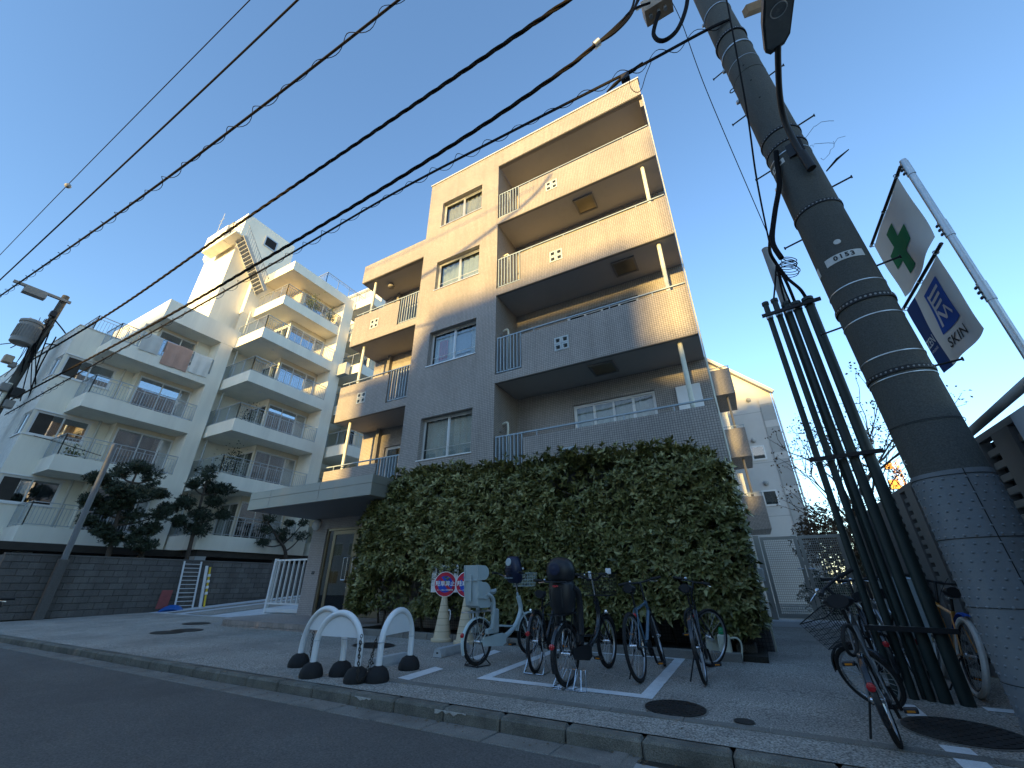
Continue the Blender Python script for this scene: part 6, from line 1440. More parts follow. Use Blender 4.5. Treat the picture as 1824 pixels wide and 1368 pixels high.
def saddle(parent, c, mat='plastic_black', tilt=0.0, L=0.26, W=0.15):
    c = V3(c); n = 14; m_ = 10; mb = MB()
    for i in range(n+1):
        t = i/n; x = -L*0.5+L*t; w = W*0.5*(1-t)**0.55*(0.55+0.45*(1-t)) + 0.018*(1 if t < 0.98 else 0.3); 
        if t < 0.12: w *= 0.6+0.4*t/0.12
        h = 0.026+0.018*(1-t)
        for j in range(m_):
            a = 2*math.pi*j/m_; z = math.sin(a)*h*(1.0 if math.sin(a) > 0 else 1.3); mb.v.append((c.x+x, c.y+math.cos(a)*w, c.z+z+0.02*(t-0.5)**2*4-tilt*x))
    for i in range(n):
        for j in range(m_): j2 = (j+1) % m_; mb.f.append((i*m_+j, i*m_+j2, (i+1)*m_+j2, (i+1)*m_+j))
    mb.f.append(tuple(range(m_))); mb.f.append(tuple(n*m_+j for j in range(m_)))
    s = mb.build('saddle', mat, parent, smooth=True)
    MB().tube([c+V3((-0.08, 0.02, -0.035)), c+V3((0, 0.022, -0.055)), c+V3((0.08, 0.015, -0.03))], 0.004, 5).tube([c+V3((-0.08, -0.02, -0.035)), c+V3((0, -0.022, -0.055)), c+V3((0.08, -0.015, -0.03))], 0.004, 5).build('saddle_rails', 'chrome', s)
    return s
def flat_bar(parent, st, w=0.60, rise=0.03, back=0.05, mat='black_metal', grip='rubber', steer=0.0, levers=True):
    """straight or slightly swept handlebar at stem point st"""
    st = V3(st); rot = Matrix.Rotation(steer, 3, 'Z')
    f = lambda x, y, z: st+rot @ V3((x, y, z))
    b = MB().tube(smooth_pts([f(-back, -w/2, rise), f(-back*0.3, -w*0.28, rise*0.8), f(0, -0.06, 0), f(0, 0.06, 0), f(-back*0.3, w*0.28, rise*0.8), f(-back, w/2, rise)], 4), 0.0125, 8).build('handlebar', mat, parent, smooth=True)
    for s in (-1, 1):
        MB().tube([f(-back-0.002, s*w/2, rise), f(-back*0.55, s*(w/2-0.13), rise)], 0.018, 10).build('grip', grip, b, smooth=True)
        if levers:
            MB().tube(smooth_pts([f(0.01, s*(w/2-0.17), rise), f(0.05, s*(w/2-0.15), rise-0.02), f(0.045, s*(w/2-0.05), rise-0.035)], 4), 0.006, 6).build('brake_lever', 'chrome', b, smooth=True)
            MB().tube(smooth_pts([f(0.01, s*(w/2-0.17), rise), f(0.10, s*0.12, rise+0.05), f(0.06, s*0.04, -0.12), f(0.03, s*0.02, -0.3)], 5), 0.0028, 4).build('brake_cable', 'cable', b)
    MB().lathe(f(0.0, 0.13, 0.015), [(0.022, 0), (0.024, 0.012), (0.012, 0.025)], 10).build('bell', 'chrome', b, smooth=True)
    return b
def basket(parent, c, w=0.36, d=0.28, h=0.24, mat='black_metal', taper=0.8, nx=11, nz=6, rot=0.0):
    c = V3(c); mb = MB(); rm_ = Matrix.Rotation(rot, 3, 'Z')
    def P_(u, v, t): s = taper+(1-taper)*t; return c+rm_ @ V3((u*d/2*s, v*w/2*s, h*t))
    for k in range(nz+1):
        t = k/nz; r_ = 0.0035 if k in (0, nz) else 0.002
        mb.tube([P_(-1, -1, t), P_(1, -1, t), P_(1, 1, t), P_(-1, 1, t)], r_*1.4 if k == nz else r_, 5, closed=True)
    for k in range(nx+1):
        v = -1+2*k/nx; mb.tube([P_(-1, v, 1), P_(-1, v, 0), P_(1, v, 0), P_(1, v, 1)], 0.002, 4)
    for k in range(1, nx-2):
        u = -1+2*k/(nx-2); mb.tube([P_(u, -1, 1), P_(u, -1, 0), P_(u, 1, 0), P_(u, 1, 1)], 0.002, 4)
    return mb.build('basket', mat, parent, fix=False)
def kickstand(parent, p, side=1, L=0.32, ang=22):
    p = V3(p); e = p+V3((-0.03, side*math.sin(R(ang))*L, -math.cos(R(ang))*L)); MB().tube([p, p+(e-p)*0.9, e, e+V3((0.03, side*0.01, 0))], 0.008, 6).build('kickstand', 'black_metal', parent, smooth=True)
def rear_stand(parent, c, r, mat='chrome', w=0.30, foot=0.10):
    """sprung two-leg centre stand of a utility bicycle: frame flat on the ground behind the rear wheel"""
    c = V3(c); z = 0.012; x0, x1 = c.x-0.12, c.x+foot
    m_ = MB()
    for s in (-1, 1):
        m_.tube(smooth_pts([c+V3((0, s*0.075, 0)), V3((c.x+0.03, s*w*0.42, 0.10)), V3((x1, s*w/2, z+0.01))], 5), 0.008, 6)
        m_.tube([V3((x1, s*w/2, z)), V3((x0, s*w*0.40, z))], 0.007, 6); m_.tube([V3((c.x+0.02, s*w*0.38, 0.14)), V3((x0, s*w*0.40, z))], 0.006, 6)
    m_.tube([V3((x0, -w*0.40, z)), V3((x0, w*0.40, z))], 0.007, 6)
    m_.build('stand', mat, parent, smooth=True)
def spine(parent, pts, rads, mat, name='frame', n=12):
    return MB().tube(smooth_pts(pts, 5), rads if not isinstance(rads, (list, tuple)) else rads, n).build(name, mat, parent, smooth=True)
def stays(parent, bb, ax, seat, mat, w=0.062, r=0.009):
    o = MB()
    for s in (-1, 1): o.tube([V3(bb)+V3((0, s*0.025, 0)), V3(ax)+V3((0, s*w, 0))], r, 8); o.tube([V3(seat)+V3((0, s*0.02, 0)), V3(ax)+V3((0, s*w, 0))], r*0.8, 8)
    return o
def fork(parent, crown, ax, head, mat, w=0.05, r=0.013, steer=0.0):
    o = MB(); crown, ax, head = V3(crown), V3(ax), V3(head)
    o.cyl(head, crown, 0.017, n=10)
    for s in (-1, 1): o.tube(smooth_pts([crown+V3((0, s*0.03, 0)), crown+(ax-crown)*0.5+V3((-0.008, s*w, 0)), ax+V3((0, s*w, 0))], 4), r, 8)
    return o.build('fork', mat, parent, smooth=True)
def child_seat_rear(parent, c, mat, belt='fabric_black', style='black'):
    """bucket seat over the rear carrier; c is the seat base centre, seat faces forward (+x)"""
    c = V3(c)
    if style == 'black':
        back = [(-0.17, 0.02), (-0.20, 0.10), (-0.205, 0.40), (-0.17, 0.56)]
        mb = MB(); n = 9
        sec = [(-0.02, 0.14, 0.12), (0.06, 0.17, 0.15), (0.22, 0.185, 0.17), (0.36, 0.18, 0.165), (0.42, 0.16, 0.16)]
        for (z, w, d) in sec:
            for j in range(n):
                t = -1+2*j/(n-1); ang = t*R(95); mb.v.append((c.x+0.02-d*math.cos(ang)*1.05, c.y+w*math.sin(ang), c.z+z+0.02*abs(t)))
        for i in range(len(sec)-1):
            for j in range(n-1): mb.f.append((i*n+j, i*n+j+1, (i+1)*n+j+1, (i+1)*n+j))
        mb.f.append(tuple(range(n))); s = mb.build('child_seat', mat, parent, smooth=True, fix=False); so_ = s.modifiers.new('t', 'SOLIDIFY'); so_.thickness = 0.018; so_.offset = 0
        # hooded headrest
        hb = MB(); sec = [(0.42, 0.15, 0.14), (0.47, 0.185, 0.17), (0.58, 0.20, 0.185), (0.68, 0.175, 0.17), (0.745, 0.11, 0.12), (0.765, 0.03, 0.06)]
        for (z, w, d) in sec:
            for j in range(n+2):
                t = -1+2*j/(n+1); ang = t*R(108); hb.v.append((c.x+0.0-d*math.cos(ang), c.y+w*math.sin(ang), c.z+z))
        N = n+2
        for i in range(len(sec)-1):
            for j in range(N-1): hb.f.append((i*N+j, i*N+j+1, (i+1)*N+j+1, (i+1)*N+j))
        h = hb.build('headrest', mat, s, smooth=True, fix=False); so_ = h.modifiers.new('t', 'SOLIDIFY'); so_.thickness = 0.016; so_.offset = 0
        MB().lathe(c+V3((-0.19, 0, 0.60)), [(0.085, 0), (0.09, 0.008), (0.07, 0.014), (0.045, 0.010), (0.03, 0.016), (0.0, 0.016)], 20, axis=(-1,0,0)).build('headrest_boss', 'plastic_navy', h, smooth=True)
        MB().bbox(c.x-0.20, c.x-0.155, c.y-0.17, c.y+0.17, c.z+0.405, c.z+0.425, 0.008).build('joint', mat, s); MB().bbox(c.x-0.195, c.x-0.172, c.y-0.04, c.y+0.04, c.z+0.345, c.z+0.372, 0.004).build('red_label', 'reflector', s)
        for y in (-0.09, 0.09): MB().bbox(c.x-0.192, c.x-0.172, c.y+y-0.008, c.y+y+0.008, c.z+0.08, c.z+0.33, 0.004).build('rib', mat, s)
        for sgn in (-1, 1):
            MB().tube(smooth_pts([c+V3((0.02, sgn*0.17, 0.34)), c+V3((0.12, sgn*0.19, 0.26)), c+V3((0.17, sgn*0.18, 0.05)), c+V3((0.14, sgn*0.18, -0.30))], 5), [0.045]*16, 8).build('leg_guard', mat, s, smooth=True)
            MB().bbox(c.x+0.05, c.x+0.20, c.y+sgn*0.16-0.025, c.y+sgn*0.16+0.025, c.z-0.40, c.z-0.28, 0.015).build('foot_rest', mat, s)
    else:
        # pale flat-backed seat made of a tall back plate, two round side wings and a deep base
        s = MB().prism([(-0.10, 0.16), (-0.085, 0.04), (-0.02, 0.0), (0.20, 0.0), (0.24, 0.05), (0.20, 0.14), (0.05, 0.17), (-0.06, 0.70), (-0.12, 0.71)], (1,0,0), (0,0,1), (0,1,0), 0.30, c+V3((-0.05, -0.15, 0))).build('child_seat', mat, parent)
        for sgn in (-1, 1):
            n = 16; lo = [(-0.10, 0.16)]+[(0.04+0.15*math.cos(R(-60+150*k/n)), 0.27+0.15*math.sin(R(-60+150*k/n))) for k in range(n+1)]+[(-0.12, 0.44)]
            MB().prism(lo, (1,0,0), (0,0,1), (0,sgn,0), 0.022, c+V3((-0.05, sgn*0.152, 0))).build('side_wing', mat, s)
            up = [(-0.12, 0.45)]+[(0.02+0.125*math.cos(R(-80+160*k/n)), 0.58+0.125*math.sin(R(-80+160*k/n))) for k in range(n+1)]+[(-0.13, 0.71)]
            MB().prism(up, (1,0,0), (0,0,1), (0,sgn,0), 0.022, c+V3((-0.05, sgn*0.152, 0))).build('head_wing', mat, s)
            MB().tube(smooth_pts([c+V3((0.05, sgn*0.16, 0.22)), c+V3((0.16, sgn*0.19, 0.17)), c+V3((0.21, sgn*0.19, 0.02)), c+V3((0.17, sgn*0.185, -0.34))], 5), 0.032, 8).build('leg_guard', mat, s, smooth=True)
            MB().bbox(c.x+0.04, c.x+0.22, c.y+sgn*0.165-0.03, c.y+sgn*0.165+0.03, c.z-0.42, c.z-0.33, 0.015).build('foot_rest', mat, s)
        MB().bbox(c.x-0.185, c.x-0.168, c.y-0.02, c.y+0.06, c.z+0.10, c.z+0.55, 0.004).build('back_rib', mat, s); MB().bbox(c.x-0.19, c.x-0.172, c.y-0.15, c.y+0.15, c.z+0.445, c.z+0.46, 0.004).build('seam', mat, s)
        MB().tube(smooth_pts([c+V3((0.14, -0.09, 0.17)), c+V3((0.24, -0.06, 0.32)), c+V3((0.24, 0.06, 0.32)), c+V3((0.14, 0.09, 0.17))], 5), 0.013, 8).build('grab_bar', mat, s, smooth=True)
def child_seat_front(parent, c, mat):
    """seat between the arms, back towards the front of the bicycle... its shell faces the rider"""
    c = V3(c); n = 9; mb = MB(); sec = [(0.0, 0.10, 0.09), (0.06, 0.135, 0.13), (0.20, 0.14, 0.135), (0.33, 0.115, 0.115), (0.38, 0.08, 0.08)]
    for (z, w, d) in sec:
        for j in range(n):
            t = -1+2*j/(n-1); ang = t*R(100); mb.v.append((c.x-d*math.cos(ang)-0.12*z, c.y+w*math.sin(ang), c.z+z))
    for i in range(len(sec)-1):
        for j in range(n-1): mb.f.append((i*n+j, i*n+j+1, (i+1)*n+j+1, (i+1)*n+j))
    mb.f.append(tuple(range(n))); s = mb.build('front_child_seat', mat, parent, smooth=True, fix=False); so_ = s.modifiers.new('t', 'SOLIDIFY'); so_.thickness = 0.016; so_.offset = 0
    MB().lathe(c+V3((-0.165, 0, 0.30)), [(0.06, 0), (0.05, 0.006)], 16, axis=(-1,0,0.12)).build('grey_pad', 'plastic_pale', s)
    for k in range(4):
        z = 0.07+0.045*k; MB().bbox(c.x-0.158-0.12*z, c.x-0.146-0.12*z, c.y-0.085, c.y+0.085, c.z+z-0.004, c.z+z+0.004, 0.002).build('vent_slot', 'plastic_pale' if k == 0 else 'dark_void', s)
def place(o, rear_px, front_px, lean=0.0):
    a, b = gp(*rear_px), gp(*front_px); place_xy(o, (a.x, a.y), math.atan2(b.y-a.y, b.x-a.x), lean)
def place_xy(o, p, ang, lean=0.0, z=None):
    o.location = (p[0], p[1], gz(p[1]) if z is None else z); o.rotation_mode = 'XYZ'
    d = V3((math.cos(ang), math.sin(ang), 0)); up = V3((0, 0, 1)); slope = KS*d.y if z is None else 0
    fx = V3((d.x, d.y, slope)).normalized(); ly = up.cross(fx).normalized(); uz = fx.cross(ly)
    m_ = Matrix((fx, ly, uz)).transposed() @ Matrix.Rotation(lean, 3, 'X'); o.rotation_euler = m_.to_euler()

def utility_bike(label, paint, r=0.29, wb=1.08, pale=True, mat_seat='plastic_pale', style='pale', front_seat=True, bsk='paint_pale', saddle_mat='plastic_pale', stand='black_metal', tr=0.024, steer=0.0, zlift=0.0):
    """long low-step utility e-bicycle with rear child seat, front basket, double stand. origin: rear tyre contact, +x forward"""
    t = local_thing('bicycle', label, 'bicycle', 'bicycles parked by the building'); ra, fa = V3((0, 0, r)), V3((wb, 0, r))
    wheel(t, ra, r, tr); wheel(t, fa, r, tr)
    bb = V3((0.42, 0, 0.27)); head_b = V3((wb-0.19, 0, 0.62)); head_t = V3((wb-0.245, 0, 0.80)); seat_b = V3((0.36, 0, 0.40)); seat_t = V3((0.255, 0, 0.74))
    fr_ = spine(t, [head_t, head_b, V3((wb-0.30, 0, 0.43)), V3((0.62, 0, 0.31)), bb, V3((0.30, 0, 0.285))], 0.034, paint)
    MB().tube([bb, seat_b, seat_t], 0.024, 12).build('seat_tube', paint, fr_, smooth=True); MB().tube([V3((wb-0.36, 0, 0.40)), V3((0.37, 0, 0.44))], 0.014, 10).build('brace', paint, fr_, smooth=True)
    stays(t, bb, ra, seat_b+V3((-0.02, 0, 0.15)), paint).build('stays', paint, fr_, smooth=True)
    MB().bbox(0.28, 0.40, -0.045, 0.045, 0.34, 0.66, 0.02).build('battery', 'plastic_black' if not pale else 'plastic_pale', t); MB().bbox(0.30, 0.54, -0.06, 0.06, 0.20, 0.33, 0.03).build('motor', 'plastic_black', t)
    fork(t, head_b+V3((0.012, 0, -0.03)), fa, head_t+V3((-0.02, 0, 0.05)), paint if pale else 'black_metal')
    fender(t, ra, r+0.022, 35, 205, paint if pale else 'paint_black'); fender(t, fa, r+0.022, 20, 168, paint if pale else 'paint_black')
    # chain case
    MB().prism([(0.02, r-0.05), (0.42, 0.19), (0.50, 0.22), (0.50, 0.32), (0.42, 0.35), (0.02, r+0.05)], (1,0,0), (0,0,1), (0,-1,0), 0.02, (0, -0.062, 0)).build('chain_case', paint if pale else 'plastic_black', t)
    crankset(t, bb, a=-25, ring=0.07)
    # carrier and seats
    zc = 2*r+0.09; cr_ = MB()
    for y in (-0.07, 0.07): cr_.tube([V3((-0.24, y, zc)), V3((0.24, y, zc))], 0.008, 6); cr_.tube([V3((-0.12, y, zc)), V3((0.0, y*0.9, r+0.02))], 0.007, 6); cr_.tube([V3((0.06, y, zc)), V3((0.0, y*0.9, r+0.02))], 0.007, 6)
    for x in (-0.24, -0.1, 0.05, 0.24): cr_.tube([V3((x, -0.07, zc)), V3((x, 0.07, zc))], 0.007, 6)
    cr_.build('carrier', 'black_metal' if not pale else 'galv', t, smooth=True)
    n0 = set(t.children); sc_ = V3((-0.02, 0, zc+(0.05 if style == 'pale' else 0.02))); child_seat_rear(t, sc_, mat_seat, style=style)
    T = Matrix.Translation(sc_) @ Matrix.Diagonal((0.82, 0.84, 0.77 if style == 'pale' else 0.75, 1)) @ Matrix.Translation(-sc_)
    for o in set(t.children)-n0:
        o.data.transform(T)
        for ch in o.children:
            ch.data.transform(T)
            for c2 in ch.children: c2.data.transform(T)
    MB().cyl(seat_t, seat_t+V3((-0.03, 0, 0.08)), 0.013, n=10).build('seat_post', 'chrome', t, smooth=True); saddle(t, seat_t+V3((-0.02, 0, 0.14)), saddle_mat, W=0.19)
    # bars, basket, front seat
    st = head_t+V3((-0.06, 0, 0.24)); MB().cyl(head_t, st, 0.013, n=10).build('stem', 'chrome', t, smooth=True)
    if front_seat:
        hb = MB().tube(smooth_pts([st+V3((-0.22, -0.27, 0.10)), st+V3((-0.1, -0.27, 0.09)), st+V3((0.04, -0.18, 0.02)), st+V3((0.05, 0, 0.0)), st+V3((0.04, 0.18, 0.02)), st+V3((-0.1, 0.27, 0.09)), st+V3((-0.22, 0.27, 0.10))], 4), 0.0125, 8).build('handlebar', 'chrome', t, smooth=True)
        for s in (-1, 1): MB().tube([st+V3((-0.24, s*0.27, 0.10)), st+V3((-0.12, s*0.27, 0.092))], 0.018, 8).build('grip', 'rubber', hb, smooth=True)
        child_seat_front(t, st+V3((-0.0, 0, -0.05)), 'plastic_navy')
        basket(t, st+V3((0.22, 0, -0.10)), 0.34, 0.24, 0.19, bsk, 0.85, nx=9, nz=4)
        MB().bbox(st.x+0.06, st.x+0.17, -0.05, 0.05, st.z+0.14, st.z+0.17, 0.01).build('seat_cushion', 'sticker', t)
    else:
        hb = flat_bar(t, st+V3((0, 0, 0.0)), 0.56, 0.06, 0.16); basket(t, st+V3((0.22, 0, -0.20)), 0.42, 0.30, 0.27, bsk, 0.85, nx=12, nz=6)
        MB().bbox(st.x+0.0, st.x+0.03, -0.27, -0.20, st.z+0.06, st.z+0.13, 0.006).build('display', 'sticker', hb)
        MB().bbox(st.x+0.34, st.x+0.37, 0.17, 0.21, st.z-0.02, st.z+0.10, 0.006).build('basket_lamp', 'sticker', t)
    MB().lathe(V3((wb+0.05, 0, 2*r+0.03)), [(0.0, 0), (0.028, 0.01), (0.03, 0.05)], 12, axis=(1,0,0)).build('head_lamp', 'chrome', t, smooth=True)
    MB().lathe(V3((-r-0.012, 0, r+0.10)), [(0.03, 0), (0.028, 0.018), (0.012, 0.024)], 14, axis=(-1,0,0.1)).build('rear_reflector', 'reflector', t, smooth=True)
    rear_stand(t, ra, r, stand)
    return t
def sport_bike(label, paint, r=0.345, wb=1.05, tyre='tyre', rim='rim', tr=0.018, steer=0.0, fork_mat=None, barw=0.58, lock=False, fend=None, refl=True, front_tyre=None, saddle_z=0.93, group='bicycles parked by the building', bsk=None, kick=True, bar_mat='black_metal', grip='rubber', amber=True, top_drop=0.0, bar_z=1.0, back=0.05, sadw=0.15):
    """diamond frame bicycle, +x forward, origin at the rear tyre contact"""
    t = local_thing('bicycle', label, 'bicycle', group); ra = V3((0, 0, r))
    bb = V3((0.435, 0, 0.275)); seat = V3((0.285, 0, 0.72)); head_t = V3((wb-0.29, 0, 0.78)); head_b = V3((wb-0.245, 0, 0.655))
    f = MB().tube([seat+V3((0.005, 0, -0.03-top_drop)), head_t+V3((0.008, 0, -0.03))], 0.017, 10).tube([bb, head_b], 0.021, 10).tube([bb, seat], 0.016, 10).tube([head_b+V3((0.01, 0, -0.03)), head_t], 0.02, 10).lathe(bb-V3((0, 0.035, 0)), [(0.024, 0), (0.024, 0.07)], 12, axis=(0,1,0))
    fr_ = f.build('frame', paint, t, smooth=True); stays(t, bb, ra, seat+V3((0.0, 0, -0.02)), paint).build('stays', paint, fr_, smooth=True)
    wheel(t, ra, r, tr, tyre, rim)
    # front end turns about the steering axis
    ax = (head_t-head_b).normalized(); fa = V3((wb, 0, r)); 
    n0 = set(t.children)
    fork(t, head_b+V3((0.012, 0, -0.035)), fa, head_t, fork_mat or paint); wheel(t, fa, r, tr, front_tyre or tyre, rim)
    if fend: fender(t, fa, r+0.02, 15, 160, fend, 0.046)
    stp = head_t+V3((-0.02, 0, 0.06)); st = V3((wb-0.26, 0, bar_z)); MB().tube([head_t, stp, st], 0.014, 8).build('stem', 'black_metal', t, smooth=True); hb = flat_bar(t, st, barw, 0.015, back, bar_mat, grip)
    if bsk: basket(t, V3((wb-0.04, 0, 0.56)), 0.38, 0.30, 0.26, bsk, 0.7)
    if steer:
        T = Matrix.Translation(head_b) @ Matrix.Rotation(steer, 4, ax) @ Matrix.Translation(-head_b)
        for o in set(t.children)-n0:
            o.data.transform(T)
            for ch in o.children: ch.data.transform(T)
    if fend:
        fender(t, ra, r+0.02, 30, 200, fend, 0.046)
    crankset(t, bb, a=-75, ring=0.09, mat='black_metal', amber=amber)
    ch = MB(); ch.tube([V3((0, -0.045, r+0.035)), bb+V3((0, -0.045, 0.085))], 0.004, 4); ch.tube([V3((0, -0.045, r-0.035)), bb+V3((0, -0.045, -0.085))], 0.004, 4); ch.build('chain', 'black_metal', t)
    MB().lathe(ra-V3((0, 0.055, 0)), [(0.045, 0), (0.04, 0.02)], 16, axis=(0,1,0)).bar(ra+V3((0.02, -0.06, -0.03)), ra+V3((0.05, -0.065, -0.11)), 0.02, 0.014).build('derailleur', 'black_metal', t)
    sp = seat+V3((-0.008, 0, saddle_z-0.72-0.06)); MB().tube([seat, sp], 0.013, 10).build('seat_post', 'black_metal', t, smooth=True); saddle(t, sp+V3((0, 0, 0.055)), 'plastic_black', W=sadw, L=0.27)
    if refl:
        q = V3((0.20, 0, 0.64)) if not fend else V3((-r-0.0, 0, r+0.12)); MB().lathe(q, [(0.028, 0), (0.026, 0.02), (0.01, 0.026)], 14, axis=(-1,0,0)).build('rear_reflector', 'reflector', t, smooth=True)
    if kick: kickstand(t, V3((0.12, 0.05, 0.30)), 1)
    if lock: MB().torus(V3((0.10, 0.03, 0.62)), 0.10, 0.013, axis=(0.4, 1, 0.2), n=24, k=7).build('lock', 'rubber', t, smooth=True)
    return t

b = utility_bike('pale blue grey utility bicycle with two child seats beside the cones', 'paint_pale', r=0.275, wb=1.12); place(b, (850, 1186), (940, 1166), lean=0.0)
b = utility_bike('black utility bicycle with a black rear child seat and front basket', 'paint_black', r=0.30, wb=1.16, pale=False, mat_seat='plastic_black', style='black', front_seat=False, bsk='black_metal', saddle_mat='plastic_black', stand='chrome', tr=0.025); place(b, (1012, 1224), (1086, 1190), lean=0.0)
b = sport_bike('dark city bicycle half hidden behind the black child seat bicycle', 'paint_black', r=0.335, wb=1.1, fend='paint_black', tr=0.019, kick=False, saddle_z=0.86); place(b, (955, 1199), (1000, 1168), lean=R(2)); rear_stand(b, V3((0, 0, 0.335)), 0.335, 'chrome')
MB().bbox(-0.09, 0.05, 0.06, 0.10, 0.34, 0.60, 0.02).build('pannier', 'fabric_black', b); MB().bbox(-0.095, -0.09, 0.055, 0.095, 0.50, 0.56, 0.002).build('tag', 'sticker', b)
b = sport_bike('dusty blue diamond frame bicycle on the white line', 'paint_blue', r=0.345, wb=1.06, steer=R(14), fork_mat='black_metal', lock=False, tr=0.021); place(b, (1143, 1216), (1188, 1184), lean=R(-5))
b = sport_bike('black sports bicycle with turned front wheel at the right of the bay', 'paint_black', r=0.34, wb=1.04, steer=R(-38), rim='rim', lock=True, fend=None); place(b, (1258, 1220), (1268, 1182), lean=R(-4))
fender(b, V3((0, 0, 0.34)), 0.36, 60, 190, 'paint_black', 0.05)
b = sport_bike('dark grey city bicycle with wire basket and black saddle, front right', 'paint_grey', r=0.262, wb=1.10, steer=R(60), bsk='black_metal', fend='paint_black', lock=True, tr=0.019, saddle_z=0.88, bar_z=1.0, back=0.14, sadw=0.22); place_xy(b, (0.62, 4.44), math.atan2(1.10, 0.20), R(-7))
b = sport_bike('black bicycle behind the conduits next to the basket bicycle', 'paint_black', r=0.33, wb=1.08, fend='paint_black', saddle_z=0.84, kick=True, steer=R(-10)); place_xy(b, (1.02, 6.25), math.atan2(1.0, 0.05), R(-4))
b = sport_bike('silver bicycle mostly hidden behind the dark conduits', 'steel', r=0.33, wb=1.08, fend='galv', saddle_z=0.86, kick=True, steer=R(10)); place_xy(b, (1.28, 6.55), math.atan2(1.0, -0.02), R(-3))
b = sport_bike('orange bicycle with thick white tyres behind the pole', 'paint_orange', r=0.345, wb=1.06, tyre='tyre_white', rim='rim_black', tr=0.027, saddle_z=0.9, fork_mat='paint_cream', steer=R(-8), kick=True, refl=False); place_xy(b, (1.60, 6.30), math.atan2(1.0, 0.03), R(11))
fender(b, V3((0, 0, 0.345)), 0.375, 30, 110, 'flag_blue', 0.06)
# grey equipment box behind the orange bicycle
MB().bbox(1.60, 2.02, 8.3, 8.9, gz(8.5), gz(8.5)+1.02, 0.02).build('equipment_cabinet', 'plastic_pale', label='plain grey cabinet behind the orange bicycle handlebar', cat='cabinet')
# bicycle at the far left edge, seen end on in the road
b = sport_bike('bicycle at the left edge with only its handlebar end showing', 'paint_black', r=0.33, wb=1.05, saddle_z=0.88, barw=0.6, bar_z=0.93, kick=True, refl=False); place_xy(b, (-8.25, 1.98), math.pi, R(0), z=-0.095)

# steel parking rack holding the rear wheel
RK = thing('bicycle_rack', 'small bent steel rack holding the black child seat bicycle wheel', 'bicycle rack', tuple(gp(1012, 1230))); g = gp(1014, 1232); z = gz(g.y)+0.008; mb = MB()
hw, dp_ = 0.18, 0.16
mb.tube([(g.x-hw, g.y, z), (g.x+hw, g.y+0.02, z), (g.x+hw*0.72, g.y+dp_, z+0.16), (g.x-hw*0.72, g.y+dp_, z+0.16)], 0.006, 6, closed=True)
for k in (-0.5, -0.16, 0.16, 0.5): mb.tube([(g.x+hw*k*1.4, g.y+0.01, z), (g.x+hw*k*0.9, g.y+dp_, z+0.16)], 0.005, 6)
mb.build('wire_frame', 'chrome', RK, smooth=True)

# ------------------------------------------------------------------ arched barriers with rubber feet and chains
M('barrier_white', (0.72, 0.74, 0.75), rough=0.35, var=0.04, coat=0.2); M('rubber_foot', (0.013, 0.013, 0.014), rough=0.8, var=0.12, bump=0.2, bscale=60); M('chain_iron', (0.05, 0.042, 0.035), rough=0.6, var=0.3, metal=0.6, scale=20)
def barrier(pa, pb, label, top=0.69):
    a, b_ = gp(*pa), gp(*pb); t = thing('arched_barrier', label, 'barrier', tuple((a+b_)/2), 'white arched barriers at the kerb'); d = (b_-a); d.z = 0; w = d.length/2; d.normalize(); c = (a+b_)/2; zf = 0.07
    pts = [c-d*w+V3((0, 0, zf))]
    for k in range(19):
        an = math.pi-math.pi*k/18; pts.append(V3((c.x, c.y, gz(c.y)+top-w))+d*(w*math.cos(an))+V3((0, 0, w*math.sin(an))))
    pts.append(c+d*w+V3((0, 0, zf)))
    MB().tube(pts, 0.037, 14).build('hoop', 'barrier_white', t, smooth=True)
    n = d.cross(V3((0, 0, 1))); pl_ = [(w*0.93*math.cos(R(8+164*k/16)), w*0.93*math.sin(R(8+164*k/16))) for k in range(17)]
    a0_ = math.degrees(math.asin(min(0.9, max(0.0, (w-0.25)/w)))); pl_ = [(w*0.93*math.cos(R(a0_+(180-2*a0_)*k/16)), w*0.93*math.sin(R(a0_+(180-2*a0_)*k/16))) for k in range(17)]
    MB().prism(pl_, d, (0,0,1), n, 0.008, V3((c.x, c.y, gz(c.y)+top-w))-n*0.004).build('plate', 'barrier_white', t)
    for s in (-1, 1):
        f_ = c+d*w*s; MB().lathe((f_.x, f_.y, gz(f_.y)), [(0.135, 0), (0.14, 0.03), (0.13, 0.07), (0.10, 0.125), (0.055, 0.15), (0.045, 0.155)], 24).build('rubber_foot', 'rubber_foot', t, smooth=True)
        MB().torus(f_+V3((0, 0, 0.38)), 0.04, 0.004, axis=(0,0,1), n=16, k=5).build('ring', 'galv', t)
    return c, d, w
def chain(label, pts, n=None):
    P_ = smooth_pts(pts, 8); t = thing('chain', label, 'chain', tuple(P_[0]), 'rusty chains on the arched barriers'); L_ = sum((P_[i+1]-P_[i]).length for i in range(len(P_)-1)); N = int(L_/0.034); mb = MB(); acc = 0; seg = 0
    for k in range(N):
        s = L_*k/N
        while seg < len(P_)-2 and acc+(P_[seg+1]-P_[seg]).length < s: acc += (P_[seg+1]-P_[seg]).length; seg += 1
        d = (P_[seg+1]-P_[seg]).normalized(); c = P_[seg]+d*(s-acc); u = d.orthogonal().normalized(); v = d.cross(u)
        if k % 2: u, v = v, u
        mb.tube([c+d*0.021*math.cos(a)+u*0.011*math.sin(a) for a in [2*math.pi*j/8 for j in range(8)]], 0.0042, 5, closed=True)
    mb.build('links', 'chain_iron', t, smooth=True, kind='stuff'); return t
B1 = barrier((553, 1206), (633, 1215), 'white arched barrier, front one of the crossed pair')
B2 = barrier((531, 1187), (606, 1203), 'white arched barrier, rear one of the crossed pair', 0.71)
B3 = barrier((671, 1214), (728, 1192), 'white arched barrier standing alone on the right', 0.70)
